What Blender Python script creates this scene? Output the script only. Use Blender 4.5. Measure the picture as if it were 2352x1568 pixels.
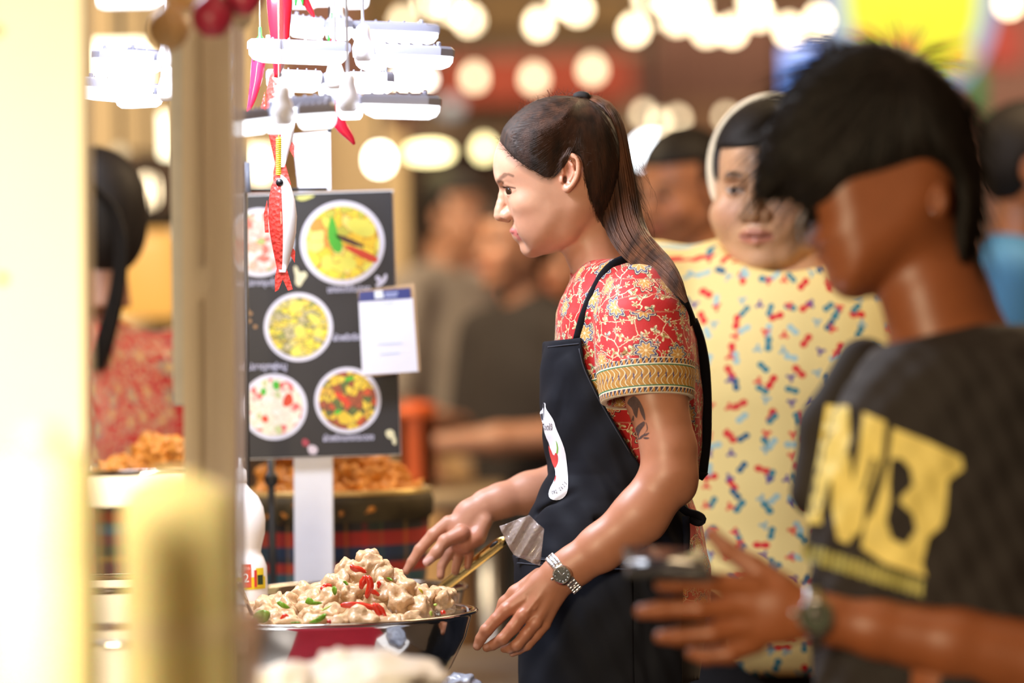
import bpy, bmesh, math, random
import numpy as np
from mathutils import Vector, Matrix, noise
from mathutils.bvhtree import BVHTree
from mathutils.geometry import delaunay_2d_cdt
for _o in list(bpy.data.objects): bpy.data.objects.remove(_o)
SC = bpy.context.scene; COL = SC.collection
random.seed(7); RNG = np.random.RandomState(7)
PI = math.pi
# ---------------------------------------------------------------- camera: 135 mm lens at f/2, focused on the vendor
FPX, HZN, CAMZ, ROLL = 8820.0, 700.0, 1.40, math.radians(1.2)
cam = bpy.data.cameras.new('camera'); CAM = bpy.data.objects.new('camera', cam); COL.objects.link(CAM)
cam.sensor_width = 36; cam.lens = 135; cam.shift_y = -(784-HZN)/2352.0; cam.clip_end = 200
CAM.location = (0, 0, CAMZ)
CAM.matrix_world = Matrix.Translation((0, 0, CAMZ)) @ Matrix.Rotation(math.radians(90), 4, 'X') @ Matrix.Rotation(-ROLL, 4, 'Z')
cam.dof.use_dof = True; cam.dof.focus_distance = 5.13; cam.dof.aperture_fstop = 2.05
SC.camera = CAM
# ---------------------------------------------------------------- world, lights, exposure
SC.view_settings.view_transform = 'Standard'; SC.view_settings.look = 'None'
SC.view_settings.exposure = 0.35; SC.view_settings.gamma = 1; SC.view_settings.use_curve_mapping = False
W = bpy.data.worlds.new('night'); SC.world = W; W.use_nodes = True
W.node_tree.nodes['Background'].inputs[0].default_value = (0.50, 0.27, 0.135, 1)
W.node_tree.nodes['Background'].inputs[1].default_value = 0.30
def area(loc, target, size, power, color, sy=None):
    l = bpy.data.lights.new('light', 'AREA'); l.energy = power; l.color = color; l.size = size
    if sy: l.shape = 'RECTANGLE'; l.size_y = sy
    o = bpy.data.objects.new('area_light', l); COL.objects.link(o); o.location = loc
    o.rotation_euler = (Vector(target)-Vector(loc)).to_track_quat('-Z', 'Y').to_euler(); return o
COOL = (0.80, 0.87, 1.0); WARM = (1.0, 0.72, 0.42)
area((-0.60, 4.75, 2.2), (0.10, 5.2, 1.4), 0.35, 14, COOL)
area((-0.36, 5.0, 1.90), (0.03, 5.18, 1.50), 0.22, 8.5, COOL)        # more of the stall's LED lamps, above the frame
area((-1.1, 5.9, 2.6), (-0.5, 5.6, 1.0), 0.8, 20, (0.92, 0.92, 1.0))
area((-0.85, 2.15, 1.55), (-0.64, 3.4, 1.0), 0.5, 20, (1.0, 0.81, 0.52)).data.spread = math.radians(110)   # added fill for the near post and bottles, stands for no lamp
area((1.1, 6.8, 2.9), (0.4, 5.4, 1.3), 1.2, 42, WARM)              # strings of warm bulbs over the aisle
area((0.35, 3.6, 2.9), (0.3, 5.2, 1.2), 0.8, 5, (1.0, 0.74, 0.50))
area((0.5, 13, 4.6), (0.3, 17, 0.5), 5.0, 900, (1.0, 0.74, 0.50), 3)  # added warm wash that lights the far wall, no lamp of its own
area((-1.6, 8.0, 3.2), (-1.4, 11, 1.2), 1.4, 170, (1.0, 0.80, 0.52))  # added to brighten the neighbouring stall's wall, no fixture modelled for it
# ---------------------------------------------------------------- picture point at a distance -> point in the place
_c, _s = math.cos(ROLL), math.sin(ROLL)
def P(px, py, d):
    px = np.asarray(px, float); py = np.asarray(py, float)
    u = px-1176.0; v = HZN-py
    u0 = u*_c + v*_s; v0 = -u*_s + v*_c
    d = np.asarray(d, float)+0*u
    return np.stack([u0/FPX*d, d, CAMZ+v0/FPX*d], -1)
def Pv(px, py, d): return Vector(P(px, py, d))
class Frame:
    """modelling space at distance D: x right and z down in picture units, y away from the camera in the same units"""
    def __init__(s, D): s.D = D; s.s = FPX/D
    def __call__(s, V):
        V = np.asarray(V, float); return P(V[..., 0], V[..., 2], s.D+V[..., 1]/s.s)
# ---------------------------------------------------------------- objects
def tag(o, label=None, cat=None, group=None, kind=None):
    if label: o['label'] = label
    if cat: o['category'] = cat
    if group: o['group'] = group
    if kind: o['kind'] = kind
    return o
def root(name, label, cat, loc, group=None):
    o = bpy.data.objects.new(name, None); COL.objects.link(o); o.location = loc; o.empty_display_size = .05
    return tag(o, label, cat, group)
def org(p):
    v = Vector((0, 0, 0))
    while p is not None: v = v+p.location; p = p.parent
    return v
def mesh(name, V, F, mats, parent=None, smooth=True, attrs=None, midx=None, angle=None):
    V = np.asarray(V, np.float32).reshape(-1, 3)
    if parent is not None: base = org(parent); loc = Vector((0, 0, 0))
    else:
        base = Vector(((V[:, 0].min()+V[:, 0].max())/2, (V[:, 1].min()+V[:, 1].max())/2, V[:, 2].min())); loc = base
    V = V-np.array(base, np.float32)
    me = bpy.data.meshes.new(name)
    if isinstance(F, np.ndarray):
        n, k = F.shape
        me.vertices.add(len(V)); me.vertices.foreach_set('co', V.ravel())
        me.loops.add(n*k); me.loops.foreach_set('vertex_index', F.astype(np.int32).ravel())
        me.polygons.add(n); me.polygons.foreach_set('loop_start', np.arange(0, n*k, k, dtype=np.int32))
        me.update(calc_edges=True); me.validate()
    else: me.from_pydata([tuple(map(float, v)) for v in V], [], [tuple(map(int, f)) for f in F]); me.update()
    if smooth: me.polygons.foreach_set('use_smooth', [True]*len(me.polygons))
    if angle: me.set_sharp_from_angle(angle=math.radians(angle))
    for m in (mats if isinstance(mats, (list, tuple)) else [mats]): me.materials.append(m)
    if midx is not None: me.polygons.foreach_set('material_index', np.asarray(midx, np.int32))
    for k, a in (attrs or {}).items():
        a = np.asarray(a, np.float32)
        if a.shape[1] == 4: at = me.attributes.new(k, 'FLOAT_COLOR', 'POINT'); at.data.foreach_set('color', a.ravel())
        else: at = me.attributes.new(k, 'FLOAT_VECTOR', 'POINT'); at.data.foreach_set('vector', a.ravel())
    o = bpy.data.objects.new(name, me); COL.objects.link(o); o.location = loc
    if parent is not None: o.parent = parent
    return o
def vf(o):
    """world vertices and faces of a mesh object"""
    b = org(o); return [v.co+b for v in o.data.vertices], [tuple(p.vertices) for p in o.data.polygons]
def bvh(o): V, F = vf(o); return BVHTree.FromPolygons(V, F)
def copy_tree(o, parent=None):
    c = o.copy(); COL.objects.link(c)
    if parent is not None: c.parent = parent
    for ch in o.children: copy_tree(ch, c)
    return c
class G:
    """gathers shapes into one mesh"""
    def __init__(s): s.V = []; s.F = []; s.n = 0
    def add(s, V, F):
        V = np.asarray(V, float).reshape(-1, 3); s.V.append(V); s.F += [tuple(int(i)+s.n for i in f) for f in F]; s.n += len(V); return s
    def obj(s, name, mat, parent=None, **k): return mesh(name, np.concatenate(s.V), s.F, mat, parent, **k)
def box(c, sx, sy, sz, R=None, bev=0.0):
    bm = bmesh.new(); bmesh.ops.create_cube(bm, size=1)
    for v in bm.verts: v.co = Vector((v.co.x*sx, v.co.y*sy, v.co.z*sz))
    if bev: bmesh.ops.bevel(bm, geom=list(bm.edges), offset=bev, segments=2, affect='EDGES', profile=.6)
    if R is not None:
        for v in bm.verts: v.co = R @ v.co
    V = np.array([v.co[:] for v in bm.verts])+np.array(c); F = [[v.index for v in f.verts] for f in bm.faces] if bm.verts.index_update() is None else 0
    bm.free(); return V, F
def lathe(prof, c, seg=32, R=None, sx=1, sy=1, close=True):
    V = []; F = []; n = len(prof)
    for i in range(seg):
        a = 2*PI*i/seg
        for r, z in prof: V.append((r*math.cos(a)*sx, r*math.sin(a)*sy, z))
    for i in range(seg):
        j = (i+1) % seg
        for k in range(n-1): F.append((i*n+k, j*n+k, j*n+k+1, i*n+k+1))
    if close:
        F.append([i*n for i in range(seg)][::-1]); F.append([i*n+n-1 for i in range(seg)])
    V = np.array(V)
    if R is not None: V = V @ np.array(R).T
    return V+np.array(c), F
def cyl(a, b, r0, r1=None, seg=12): return sweep([a, b], [r0, r0 if r1 is None else r1], seg)
def sweep(pts, rad, seg=8, flat=None, up=(0, 1, 0), cap=True):
    """tube along pts; rad per point; flat=(k) squeezes it along `up`"""
    pts = np.array(pts, float); n = len(pts); rad = np.broadcast_to(np.asarray(rad, float), (n,))
    T = np.gradient(pts, axis=0); T /= np.linalg.norm(T, axis=1)[:, None]+1e-12
    U = np.array(up, float); V = []
    for i in range(n):
        A = U-T[i]*np.dot(U, T[i])
        if np.linalg.norm(A) < 1e-3: A = np.array((1., .3, 0))-T[i]*np.dot((1., .3, 0), T[i])
        A /= np.linalg.norm(A); B = np.cross(T[i], A)
        for k in range(seg):
            a = 2*PI*k/seg; V.append(pts[i]+A*math.cos(a)*rad[i]*(flat or 1)+B*math.sin(a)*rad[i])
    F = [(i*seg+k, i*seg+(k+1) % seg, (i+1)*seg+(k+1) % seg, (i+1)*seg+k) for i in range(n-1) for k in range(seg)]
    if cap: F.append(list(range(seg))[::-1]); F.append([(n-1)*seg+k for k in range(seg)])
    return np.array(V), F
def smooth_path(pts, n):
    pts = np.array(pts, float); t = np.r_[0, np.cumsum(np.linalg.norm(np.diff(pts[:, :3], axis=0), axis=1))]; t /= t[-1]
    q = np.linspace(0, 1, n); out = np.stack([np.interp(q, t, pts[:, k]) for k in range(pts.shape[1])], 1)
    for _ in range(3): out[1:-1] = (out[:-2]+2*out[1:-1]+out[2:])/4
    return out
def tubes(Pts, rad, seg=3):
    """many thin strands at once: Pts (S,n,3), rad (S,n)"""
    S, n, _ = Pts.shape; T = np.gradient(Pts, axis=1); T /= np.linalg.norm(T, axis=2, keepdims=True)+1e-12
    A = np.cross(T, np.array([0.13, 1, 0.07])); A /= np.linalg.norm(A, axis=2, keepdims=True)+1e-9; B = np.cross(T, A)
    V = np.stack([Pts+rad[..., None]*(A*math.cos(2*PI*k/seg)+B*math.sin(2*PI*k/seg)) for k in range(seg)], 2).reshape(-1, 3)
    idx = (np.arange(S)[:, None, None]*n+np.arange(n-1)[None, :, None])*seg; k = np.arange(seg)[None, None]; k2 = (k+1) % seg
    return V, np.stack([idx+k, idx+k2, idx+seg+k2, idx+seg+k], -1).reshape(-1, 4)
# ---------------------------------------------------------------- smooth volumes -> meshes
class Vol:
    def __init__(s, lo, hi, h):
        s.h = h; s.lo = np.array(lo, float); s.n = np.ceil((np.array(hi)-s.lo)/h).astype(int)+1
        s.ax = [(s.lo[i]+h*np.arange(s.n[i])).astype(np.float32) for i in range(3)]
        s.F = np.full(tuple(s.n), 1e3, np.float32)
    def win(s, lo, hi):
        sl = []
        for i in range(3):
            a = int(np.clip(math.floor((lo[i]-s.lo[i])/s.h), 0, s.n[i])); b = int(np.clip(math.ceil((hi[i]-s.lo[i])/s.h)+1, 0, s.n[i])); sl.append(slice(a, b))
        return tuple(sl)
    def grid(s, sl): return s.ax[0][sl[0]][:, None, None], s.ax[1][sl[1]][None, :, None], s.ax[2][sl[2]][None, None, :]
    def put(s, sl, d, k, op):
        f = s.F[sl]
        if op == 'cut': f = -f
        if k > 0:
            hh = np.clip(.5+.5*(d-f)/k, 0, 1) if op != 'and' else None
            if op == 'and': hh = np.clip(.5-.5*(d-f)/k, 0, 1); r = d*(1-hh)+f*hh+k*hh*(1-hh)
            else: r = d*(1-hh)+f*hh-k*hh*(1-hh)
        else: r = np.maximum(f, d) if op == 'and' else np.minimum(f, d)
        s.F[sl] = -r if op == 'cut' else r
    def limb(s, pts, k=4, op='add', sy=1.0, m=0, y0=None):
        """chain of (x,y,z,r) capsules; depth radius is r*sy"""
        for a, b in zip(pts[:-1], pts[1:]) if len(pts) > 1 else [(pts[0], pts[0])]:
            a = np.array(a, float); b = np.array(b, float); a[3] += m; b[3] += m; r = max(a[3], b[3])+1.4*k+2*s.h; ry = max(a[3], b[3])*max(sy, 1)+1.4*k+2*s.h
            lo = np.minimum(a[:3], b[:3])-[r, max(r, ry), r]; hi = np.maximum(a[:3], b[:3])+[r, max(r, ry), r]; sl = s.win(lo, hi)
            X, Y, Z = s.grid(sl); yc = a[1]
            if s.F[sl].size == 0: continue
            e = b[:3]-a[:3]; e = e*[1, 1/sy, 1]; L = float(e@e)+1e-9
            px, py, pz = X-a[0], (Y-a[1])/sy, Z-a[2]
            t = np.clip((px*e[0]+py*e[1]+pz*e[2])/L, 0, 1)
            d = np.sqrt((px-t*e[0])**2+(py-t*e[1])**2+(pz-t*e[2])**2)-(a[3]+(b[3]-a[3])*t)
            s.put(sl, d*min(1, (1+sy)/2), k, op)
    def ell(s, c, r, k=4, op='add', rot=None):
        c = np.array(c, float); r = np.array(r, float); R = r.max()+1.6*k+3*s.h; sl = s.win(c-R, c+R)
        if s.F[sl].size == 0: return
        X, Y, Z = s.grid(sl); x, y, z = X-c[0], Y-c[1], Z-c[2]
        if rot is not None: x, y, z = [rot[i][0]*x+rot[i][1]*y+rot[i][2]*z for i in range(3)]
        q = np.sqrt((x/r[0])**2+(y/r[1])**2+(z/r[2])**2); g = np.sqrt((x/r[0]**2)**2+(y/r[1]**2)**2+(z/r[2]**2)**2)+1e-6
        s.put(sl, q*(q-1)/g, k, op)
    def fn(s, f, lo=None, hi=None, k=0, op='add'):
        sl = s.win(s.lo if lo is None else lo, s.ax_hi() if hi is None else hi); X, Y, Z = s.grid(sl)
        s.put(sl, np.broadcast_to(f(X, Y, Z), s.F[sl].shape).astype(np.float32), k, op)
    def ax_hi(s): return s.lo+s.h*s.n
    def net(s):
        F = s.F; ins = F < 0; nx, ny, nz = F.shape
        F[0] = F[-1] = 1; F[:, 0] = F[:, -1] = 1; F[:, :, 0] = F[:, :, -1] = 1; ins = F < 0
        c = np.zeros((nx-1, ny-1, nz-1), np.uint8)
        off = [(i, j, k) for i in (0, 1) for j in (0, 1) for k in (0, 1)]
        for i, j, k in off: c += ins[i:nx-1+i, j:ny-1+j, k:nz-1+k]
        I, J, K = np.nonzero((c > 0) & (c < 8)); N = len(I)
        val = np.stack([F[I+i, J+j, K+k] for i, j, k in off], 1); pos = np.array(off, float)
        acc = np.zeros((N, 3)); cnt = np.zeros(N)
        for a in range(8):
            for b in range(a+1, 8):
                if sum(abs(pos[a]-pos[b])) != 1: continue
                va, vb = val[:, a], val[:, b]; m = (va < 0) != (vb < 0); t = np.where(m, va/(va-vb+1e-20), 0)
                acc += np.where(m[:, None], pos[a]+(pos[b]-pos[a])*t[:, None], 0); cnt += m
        V = (np.stack([I, J, K], 1)+acc/cnt[:, None])*s.h+s.lo
        idx = np.full(c.shape, -1, np.int32); idx[I, J, K] = np.arange(N)
        Q = []
        for ax in range(3):
            sa = [slice(None)]*3; sb = [slice(None)]*3; sa[ax] = slice(0, -1); sb[ax] = slice(1, None)
            A = ins[tuple(sa)]; B = ins[tuple(sb)]; i = np.nonzero(A != B); fl = A[i]
            o1, o2 = [d for d in range(3) if d != ax]
            ok = (i[o1] > 0) & (i[o2] > 0) & (i[o1] < F.shape[o1]-1) & (i[o2] < F.shape[o2]-1); i = [q[ok] for q in i]; fl = fl[ok]
            def at(d1, d2): q = list(i); q[o1] = q[o1]-d1; q[o2] = q[o2]-d2; return idx[q[0], q[1], q[2]]
            q = np.stack([at(1, 1), at(0, 1), at(0, 0), at(1, 0)], 1)
            if ax == 1: fl = ~fl
            q[~fl] = q[~fl][:, ::-1]; Q.append(q)
        return V, np.concatenate(Q)
def table(rows):
    rows = np.array(rows, float); return lambda z, c: np.interp(z, rows[:, 0], rows[:, c])
def poly_sd(poly, X, Z):
    """signed distance (inside positive) to a closed polygon, arrays X (n,1), Z (1,m)"""
    X = np.asarray(X)[:, None]; Z = np.asarray(Z)[None, :]; n = len(poly); best = np.full((X.shape[0], Z.shape[1]), 1e9); ins = np.zeros(best.shape, bool)
    for i in range(n):
        (x1, z1), (x2, z2) = poly[i], poly[(i+1) % n]; ex, ez = x2-x1, z2-z1
        t = np.clip(((X-x1)*ex+(Z-z1)*ez)/(ex*ex+ez*ez+1e-9), 0, 1); best = np.minimum(best, (X-x1-t*ex)**2+(Z-z1-t*ez)**2)
        if z1 != z2: ins ^= ((z1 > Z) != (z2 > Z)) & (X < (x2-x1)*(Z-z1)/(z2-z1)+x1)
    return np.where(ins, 1, -1)*np.sqrt(best)
def chaikin(p, n=2):
    p = [tuple(q) for q in p]
    for _ in range(n): p = [q for a, b in zip(p, p[1:]+p[:1]) for q in ((a[0]*.75+b[0]*.25, a[1]*.75+b[1]*.25), (a[0]*.25+b[0]*.75, a[1]*.25+b[1]*.75))]
    return p
def join_parts(*vfs):
    V = []; F = []; n = 0
    for v, f in vfs: V.append(np.asarray(v)); F.append(np.asarray(f)+n); n += len(v)
    return np.concatenate(V), np.concatenate(F)
# ---------------------------------------------------------------- flat prints laid on a surface, seen from the camera's side
def tri_poly(poly, step):
    P2 = []
    for (x1, y1), (x2, y2) in zip(poly, poly[1:]+poly[:1]):
        k = max(1, int(math.hypot(x2-x1, y2-y1)/step))
        P2 += [(x1+(x2-x1)*i/k, y1+(y2-y1)*i/k) for i in range(k)]
    n = len(P2); E = [(i, (i+1) % n) for i in range(n)]
    xs = [p[0] for p in P2]; ys = [p[1] for p in P2]
    gx = np.arange(min(xs)+step/2, max(xs), step); gy = np.arange(min(ys)+step/2, max(ys), step)
    if len(gx) and len(gy):
        sd = poly_sd(poly, gx, gy); P2 = P2+[(gx[i], gy[j]) for i, j in zip(*np.nonzero(sd > step*.4))]
    r = delaunay_2d_cdt([Vector(p) for p in P2], E, [], 1, 1e-4)
    return [tuple(v) for v in r[0]], [f for f in r[2]]
def decal(name, polys, tree, mat, parent, step=4, lift=.0006, d0=5.25, attr=None):
    g = G(); eye = Vector((0, 0, CAMZ))
    for poly in polys:
        V2, F = tri_poly(poly, step) if not isinstance(poly, dict) else (poly['V'], poly['F'])
        V = []; last = d0
        for x, z in V2:
            w = Pv(x, z, 1.0)-eye; h = tree.ray_cast(eye, w.normalized())
            if h[0] is not None: q = h[0]-w.normalized()*lift; last = q.y
            else: q = Pv(x, z, last)
            V.append(q)
        g.add([tuple(v) for v in V], F)
    return g.obj(name, mat, parent)
def text_mesh(s, size, bold=0.0):
    c = bpy.data.curves.new('t', 'FONT'); c.body = s; c.size = size; c.align_x = 'CENTER'; c.align_y = 'CENTER'; c.offset = bold; c.resolution_u = 3
    o = bpy.data.objects.new('t', c); COL.objects.link(o); bpy.context.view_layer.update()
    me = bpy.data.meshes.new_from_object(o.evaluated_get(bpy.context.evaluated_depsgraph_get()))
    V = [tuple(v.co) for v in me.vertices]; F = [tuple(p.vertices) for p in me.polygons]
    bpy.data.objects.remove(o); bpy.data.curves.remove(c); bpy.data.meshes.remove(me); return V, F
# ---------------------------------------------------------------- materials
def NT(name):
    m = bpy.data.materials.new(name); m.use_nodes = True; nt = m.node_tree; b = nt.nodes['Principled BSDF']; return m, nt, b
def nd(nt, t, **k):
    n = nt.nodes.new(t)
    for a, v in k.items():
        if a.startswith('i_'):
            key = a[2:]; key = int(key) if key.isdigit() else key
            if hasattr(v, 'is_output') or isinstance(v, bpy.types.NodeSocket): nt.links.new(v, n.inputs[key])
            else: n.inputs[key].default_value = v
        else: setattr(n, a, v)
    return n
def M(nt, op, a, b=0.0, c=None, clamp=False):
    n = nt.nodes.new('ShaderNodeMath'); n.operation = op; n.use_clamp = clamp
    for i, v in enumerate((a, b, c)):
        if v is None: continue
        if isinstance(v, bpy.types.NodeSocket): nt.links.new(v, n.inputs[i])
        else: n.inputs[i].default_value = v
    return n.outputs[0]
def MIX(nt, f, a, b):
    n = nt.nodes.new('ShaderNodeMix'); n.data_type = 'RGBA'
    for i, v in ((0, f), (6, a), (7, b)):
        if isinstance(v, bpy.types.NodeSocket): nt.links.new(v, n.inputs[i])
        else: n.inputs[i].default_value = v if i == 0 else (*v[:3], 1)
    return n.outputs[2]
def RAMP(nt, f, stops, interp='LINEAR'):
    n = nt.nodes.new('ShaderNodeValToRGB'); e = n.color_ramp; e.interpolation = interp
    nt.links.new(f, n.inputs[0])
    while len(e.elements) < len(stops): e.elements.new(.5)
    for el, (p, c) in zip(e.elements, stops): el.position = p; el.color = (*c[:3], 1)
    return n.outputs[0]
def mat(name, col, rough=.5, metal=0., var=.12, nscale=40., bump=.15, emis=None, es=0., trans=0., sss=0., coat=0., ior=1.45, alpha=1., sheen=0., stretch=None):
    m, nt, b = NT(name)
    tc = nd(nt, 'ShaderNodeTexCoord'); v = tc.outputs['Object']
    if stretch: v = nd(nt, 'ShaderNodeMapping', i_0=v, i_3=stretch).outputs[0]
    n = nd(nt, 'ShaderNodeTexNoise', i_0=v); n.inputs['Scale'].default_value = nscale; n.inputs['Detail'].default_value = 4
    d = tuple(c*(1-var) for c in col); l = tuple(min(1, c*(1+var)) for c in col)
    nt.links.new(MIX(nt, n.outputs[0], d, l), b.inputs['Base Color'])
    b.inputs['Roughness'].default_value = rough; b.inputs['Metallic'].default_value = metal; b.inputs['IOR'].default_value = ior
    if bump: bp = nd(nt, 'ShaderNodeBump'); bp.inputs['Strength'].default_value = bump; bp.inputs['Distance'].default_value = .002; nt.links.new(n.outputs[0], bp.inputs['Height']); nt.links.new(bp.outputs[0], b.inputs['Normal'])
    if emis: b.inputs['Emission Color'].default_value = (*emis, 1); b.inputs['Emission Strength'].default_value = es
    if trans: b.inputs['Transmission Weight'].default_value = trans
    if sss: b.inputs['Subsurface Weight'].default_value = sss; b.inputs['Subsurface Scale'].default_value = .01
    if coat: b.inputs['Coat Weight'].default_value = coat
    if alpha < 1: b.inputs['Alpha'].default_value = alpha
    if sheen: b.inputs['Sheen Weight'].default_value = sheen
    return m
def skin_mat(name):
    m, nt, b = NT(name); a = nd(nt, 'ShaderNodeAttribute', attribute_name='Col')
    tc = nd(nt, 'ShaderNodeTexCoord'); n = nd(nt, 'ShaderNodeTexNoise', i_0=tc.outputs['Object']); n.inputs['Scale'].default_value = 60; n.inputs['Detail'].default_value = 3
    k = RAMP(nt, n.outputs[0], [(.3, (.93, .92, .91)), (.7, (1, 1, 1))]); mm = nd(nt, 'ShaderNodeMix', data_type='RGBA', blend_type='MULTIPLY'); mm.inputs[0].default_value = 1
    nt.links.new(a.outputs[0], mm.inputs[6]); nt.links.new(k, mm.inputs[7]); nt.links.new(mm.outputs[2], b.inputs['Base Color'])
    n2 = nd(nt, 'ShaderNodeTexNoise', i_0=tc.outputs['Object']); n2.inputs['Scale'].default_value = 900
    bp = nd(nt, 'ShaderNodeBump'); bp.inputs['Strength'].default_value = .12; bp.inputs['Distance'].default_value = .0006; nt.links.new(n2.outputs[0], bp.inputs['Height']); nt.links.new(bp.outputs[0], b.inputs['Normal'])
    b.inputs['Roughness'].default_value = .42; b.inputs['Subsurface Weight'].default_value = .12; b.inputs['Subsurface Scale'].default_value = .006
    b.inputs['Subsurface Radius'].default_value = (1, .4, .25); return m
def colors(n, base): return np.tile(np.array([*base, 1.0]), (n, 1))
def tint(C, w, col): C[:, :3] = C[:, :3]*(1-w[:, None])+np.array(col)[None]*w[:, None]
def seg_d(V, pts):
    """distance of V[:, (0,2)] to a polyline in the x-z view"""
    best = np.full(len(V), 1e9); X = V[:, 0]; Z = V[:, 2]
    for (x1, z1), (x2, z2) in zip(pts[:-1], pts[1:]):
        ex, ez = x2-x1, z2-z1; t = np.clip(((X-x1)*ex+(Z-z1)*ez)/(ex*ex+ez*ez), 0, 1); best = np.minimum(best, np.hypot(X-x1-t*ex, Z-z1-t*ez))
    return best
def soft(d, r, w): return np.clip((r+w-d)/w, 0, 1)
# ---------------------------------------------------------------- printed cloths
def cell_shape(nt, vec, scale, rnd, petals, r0, r1, seed=(0, 0, 0)):
    """voronoi cells with a petal outline in each: returns signed distance, polar radius, angle, cell colour"""
    mp = nd(nt, 'ShaderNodeMapping', i_0=vec, i_1=seed)
    vo = nd(nt, 'ShaderNodeTexVoronoi', voronoi_dimensions='2D', i_0=mp.outputs[0]); vo.inputs['Scale'].default_value = scale; vo.inputs['Randomness'].default_value = rnd
    sub = nd(nt, 'ShaderNodeVectorMath', operation='SUBTRACT', i_0=mp.outputs[0], i_1=vo.outputs['Position'])
    sp = nd(nt, 'ShaderNodeSeparateXYZ', i_0=sub.outputs[0]); cs = nd(nt, 'ShaderNodeSeparateXYZ', i_0=vo.outputs['Color'])
    th = M(nt, 'ARCTAN2', sp.outputs[1], sp.outputs[0]); r = M(nt, 'MULTIPLY', vo.outputs['Distance'], 1.0)
    ph = M(nt, 'MULTIPLY', cs.outputs[0], 6.28)
    cosn = M(nt, 'COSINE', M(nt, 'ADD', M(nt, 'MULTIPLY', th, petals), ph))
    R = M(nt, 'MULTIPLY_ADD', cosn, r1, r0); return M(nt, 'SUBTRACT', r, R), r, th, cs, cosn
def lt(nt, a, b): return M(nt, 'LESS_THAN', a, b)
CREAM = (.80, .66, .42); NAVY = (.03, .035, .09); OLIVE = (.22, .17, .03); GOLD = (.55, .28, .06)
def batik_color(nt, vec):
    dn = nd(nt, 'ShaderNodeTexNoise', i_0=vec); dn.inputs['Scale'].default_value = .9
    dv = nd(nt, 'ShaderNodeVectorMath', operation='SCALE', i_0=dn.outputs['Color']); dv.inputs['Scale'].default_value = .9
    wv = nd(nt, 'ShaderNodeVectorMath', operation='ADD', i_0=vec, i_1=dv.outputs[0]).outputs[0]
    col = (.47, .007, .010)
    # vines
    ve = nd(nt, 'ShaderNodeTexVoronoi', voronoi_dimensions='2D', feature='DISTANCE_TO_EDGE', i_0=wv); ve.inputs['Scale'].default_value = .34
    col = MIX(nt, lt(nt, ve.outputs[0], .016), col, CREAM)
    # sprays of leaves
    for sc, rnd, pet, r0, r1, seed in ((.50, .85, 3, .20, .13, (3, 7, 0)), (.62, .9, 5, .17, .10, (11, 2, 0))):
        s, r, th, cs, cn = cell_shape(nt, wv, sc, rnd, pet, r0, r1, seed)
        on = M(nt, 'GREATER_THAN', cs.outputs[1], .25)
        fill = RAMP(nt, cs.outputs[2], [(0, OLIVE), (.35, (.35, .22, .05)), (.55, NAVY), (.75, (.10, .16, .08))], 'CONSTANT')
        vein = lt(nt, M(nt, 'ABSOLUTE', M(nt, 'SUBTRACT', cn, .92)), .12)
        fill = MIX(nt, M(nt, 'MULTIPLY', vein, M(nt, 'GREATER_THAN', r, .05)), fill, CREAM)
        ring = MIX(nt, lt(nt, s, -.03), CREAM, fill)
        col = MIX(nt, M(nt, 'MULTIPLY', lt(nt, s, 0.0), on), col, ring)
    # big stars
    s, r, th, cs, cn = cell_shape(nt, vec, .19, .7, 8, .275, .045, (1.3, .7, 0))
    f = MIX(nt, lt(nt, s, -.025), (.012, .012, .02), CREAM)
    f = MIX(nt, lt(nt, s, -.045), f, MIX(nt, M(nt, 'GREATER_THAN', cs.outputs[1], .5), (.05, .06, .16), (.45, .05, .03)))
    f = MIX(nt, lt(nt, s, -.105), f, CREAM); f = MIX(nt, lt(nt, s, -.12), f, GOLD)
    f = MIX(nt, M(nt, 'MULTIPLY', lt(nt, s, -.06), lt(nt, cn, -.93)), f, CREAM)
    f = MIX(nt, lt(nt, r, .035), f, CREAM)
    col = MIX(nt, lt(nt, s, 0.0), col, f)
    return col
def cloth_bump(nt, b, strength=.35, scale=900):
    tc = nd(nt, 'ShaderNodeTexCoord'); w = nd(nt, 'ShaderNodeTexNoise', i_0=tc.outputs['Object']); w.inputs['Scale'].default_value = scale
    w2 = nd(nt, 'ShaderNodeTexNoise', i_0=tc.outputs['Object']); w2.inputs['Scale'].default_value = 14; w2.inputs['Detail'].default_value = 3
    s = M(nt, 'MULTIPLY_ADD', w2.outputs[0], 6.0, w.outputs[0])
    bp = nd(nt, 'ShaderNodeBump'); bp.inputs['Strength'].default_value = strength; bp.inputs['Distance'].default_value = .0015; nt.links.new(s, bp.inputs['Height']); nt.links.new(bp.outputs[0], b.inputs['Normal'])
def batik_mat():
    m, nt, b = NT('red_batik'); a = nd(nt, 'ShaderNodeAttribute', attribute_name='pat'); nt.links.new(batik_color(nt, a.outputs['Vector']), b.inputs['Base Color'])
    b.inputs['Roughness'].default_value = .6; b.inputs['Sheen Weight'].default_value = .15; cloth_bump(nt, b); return m
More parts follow.
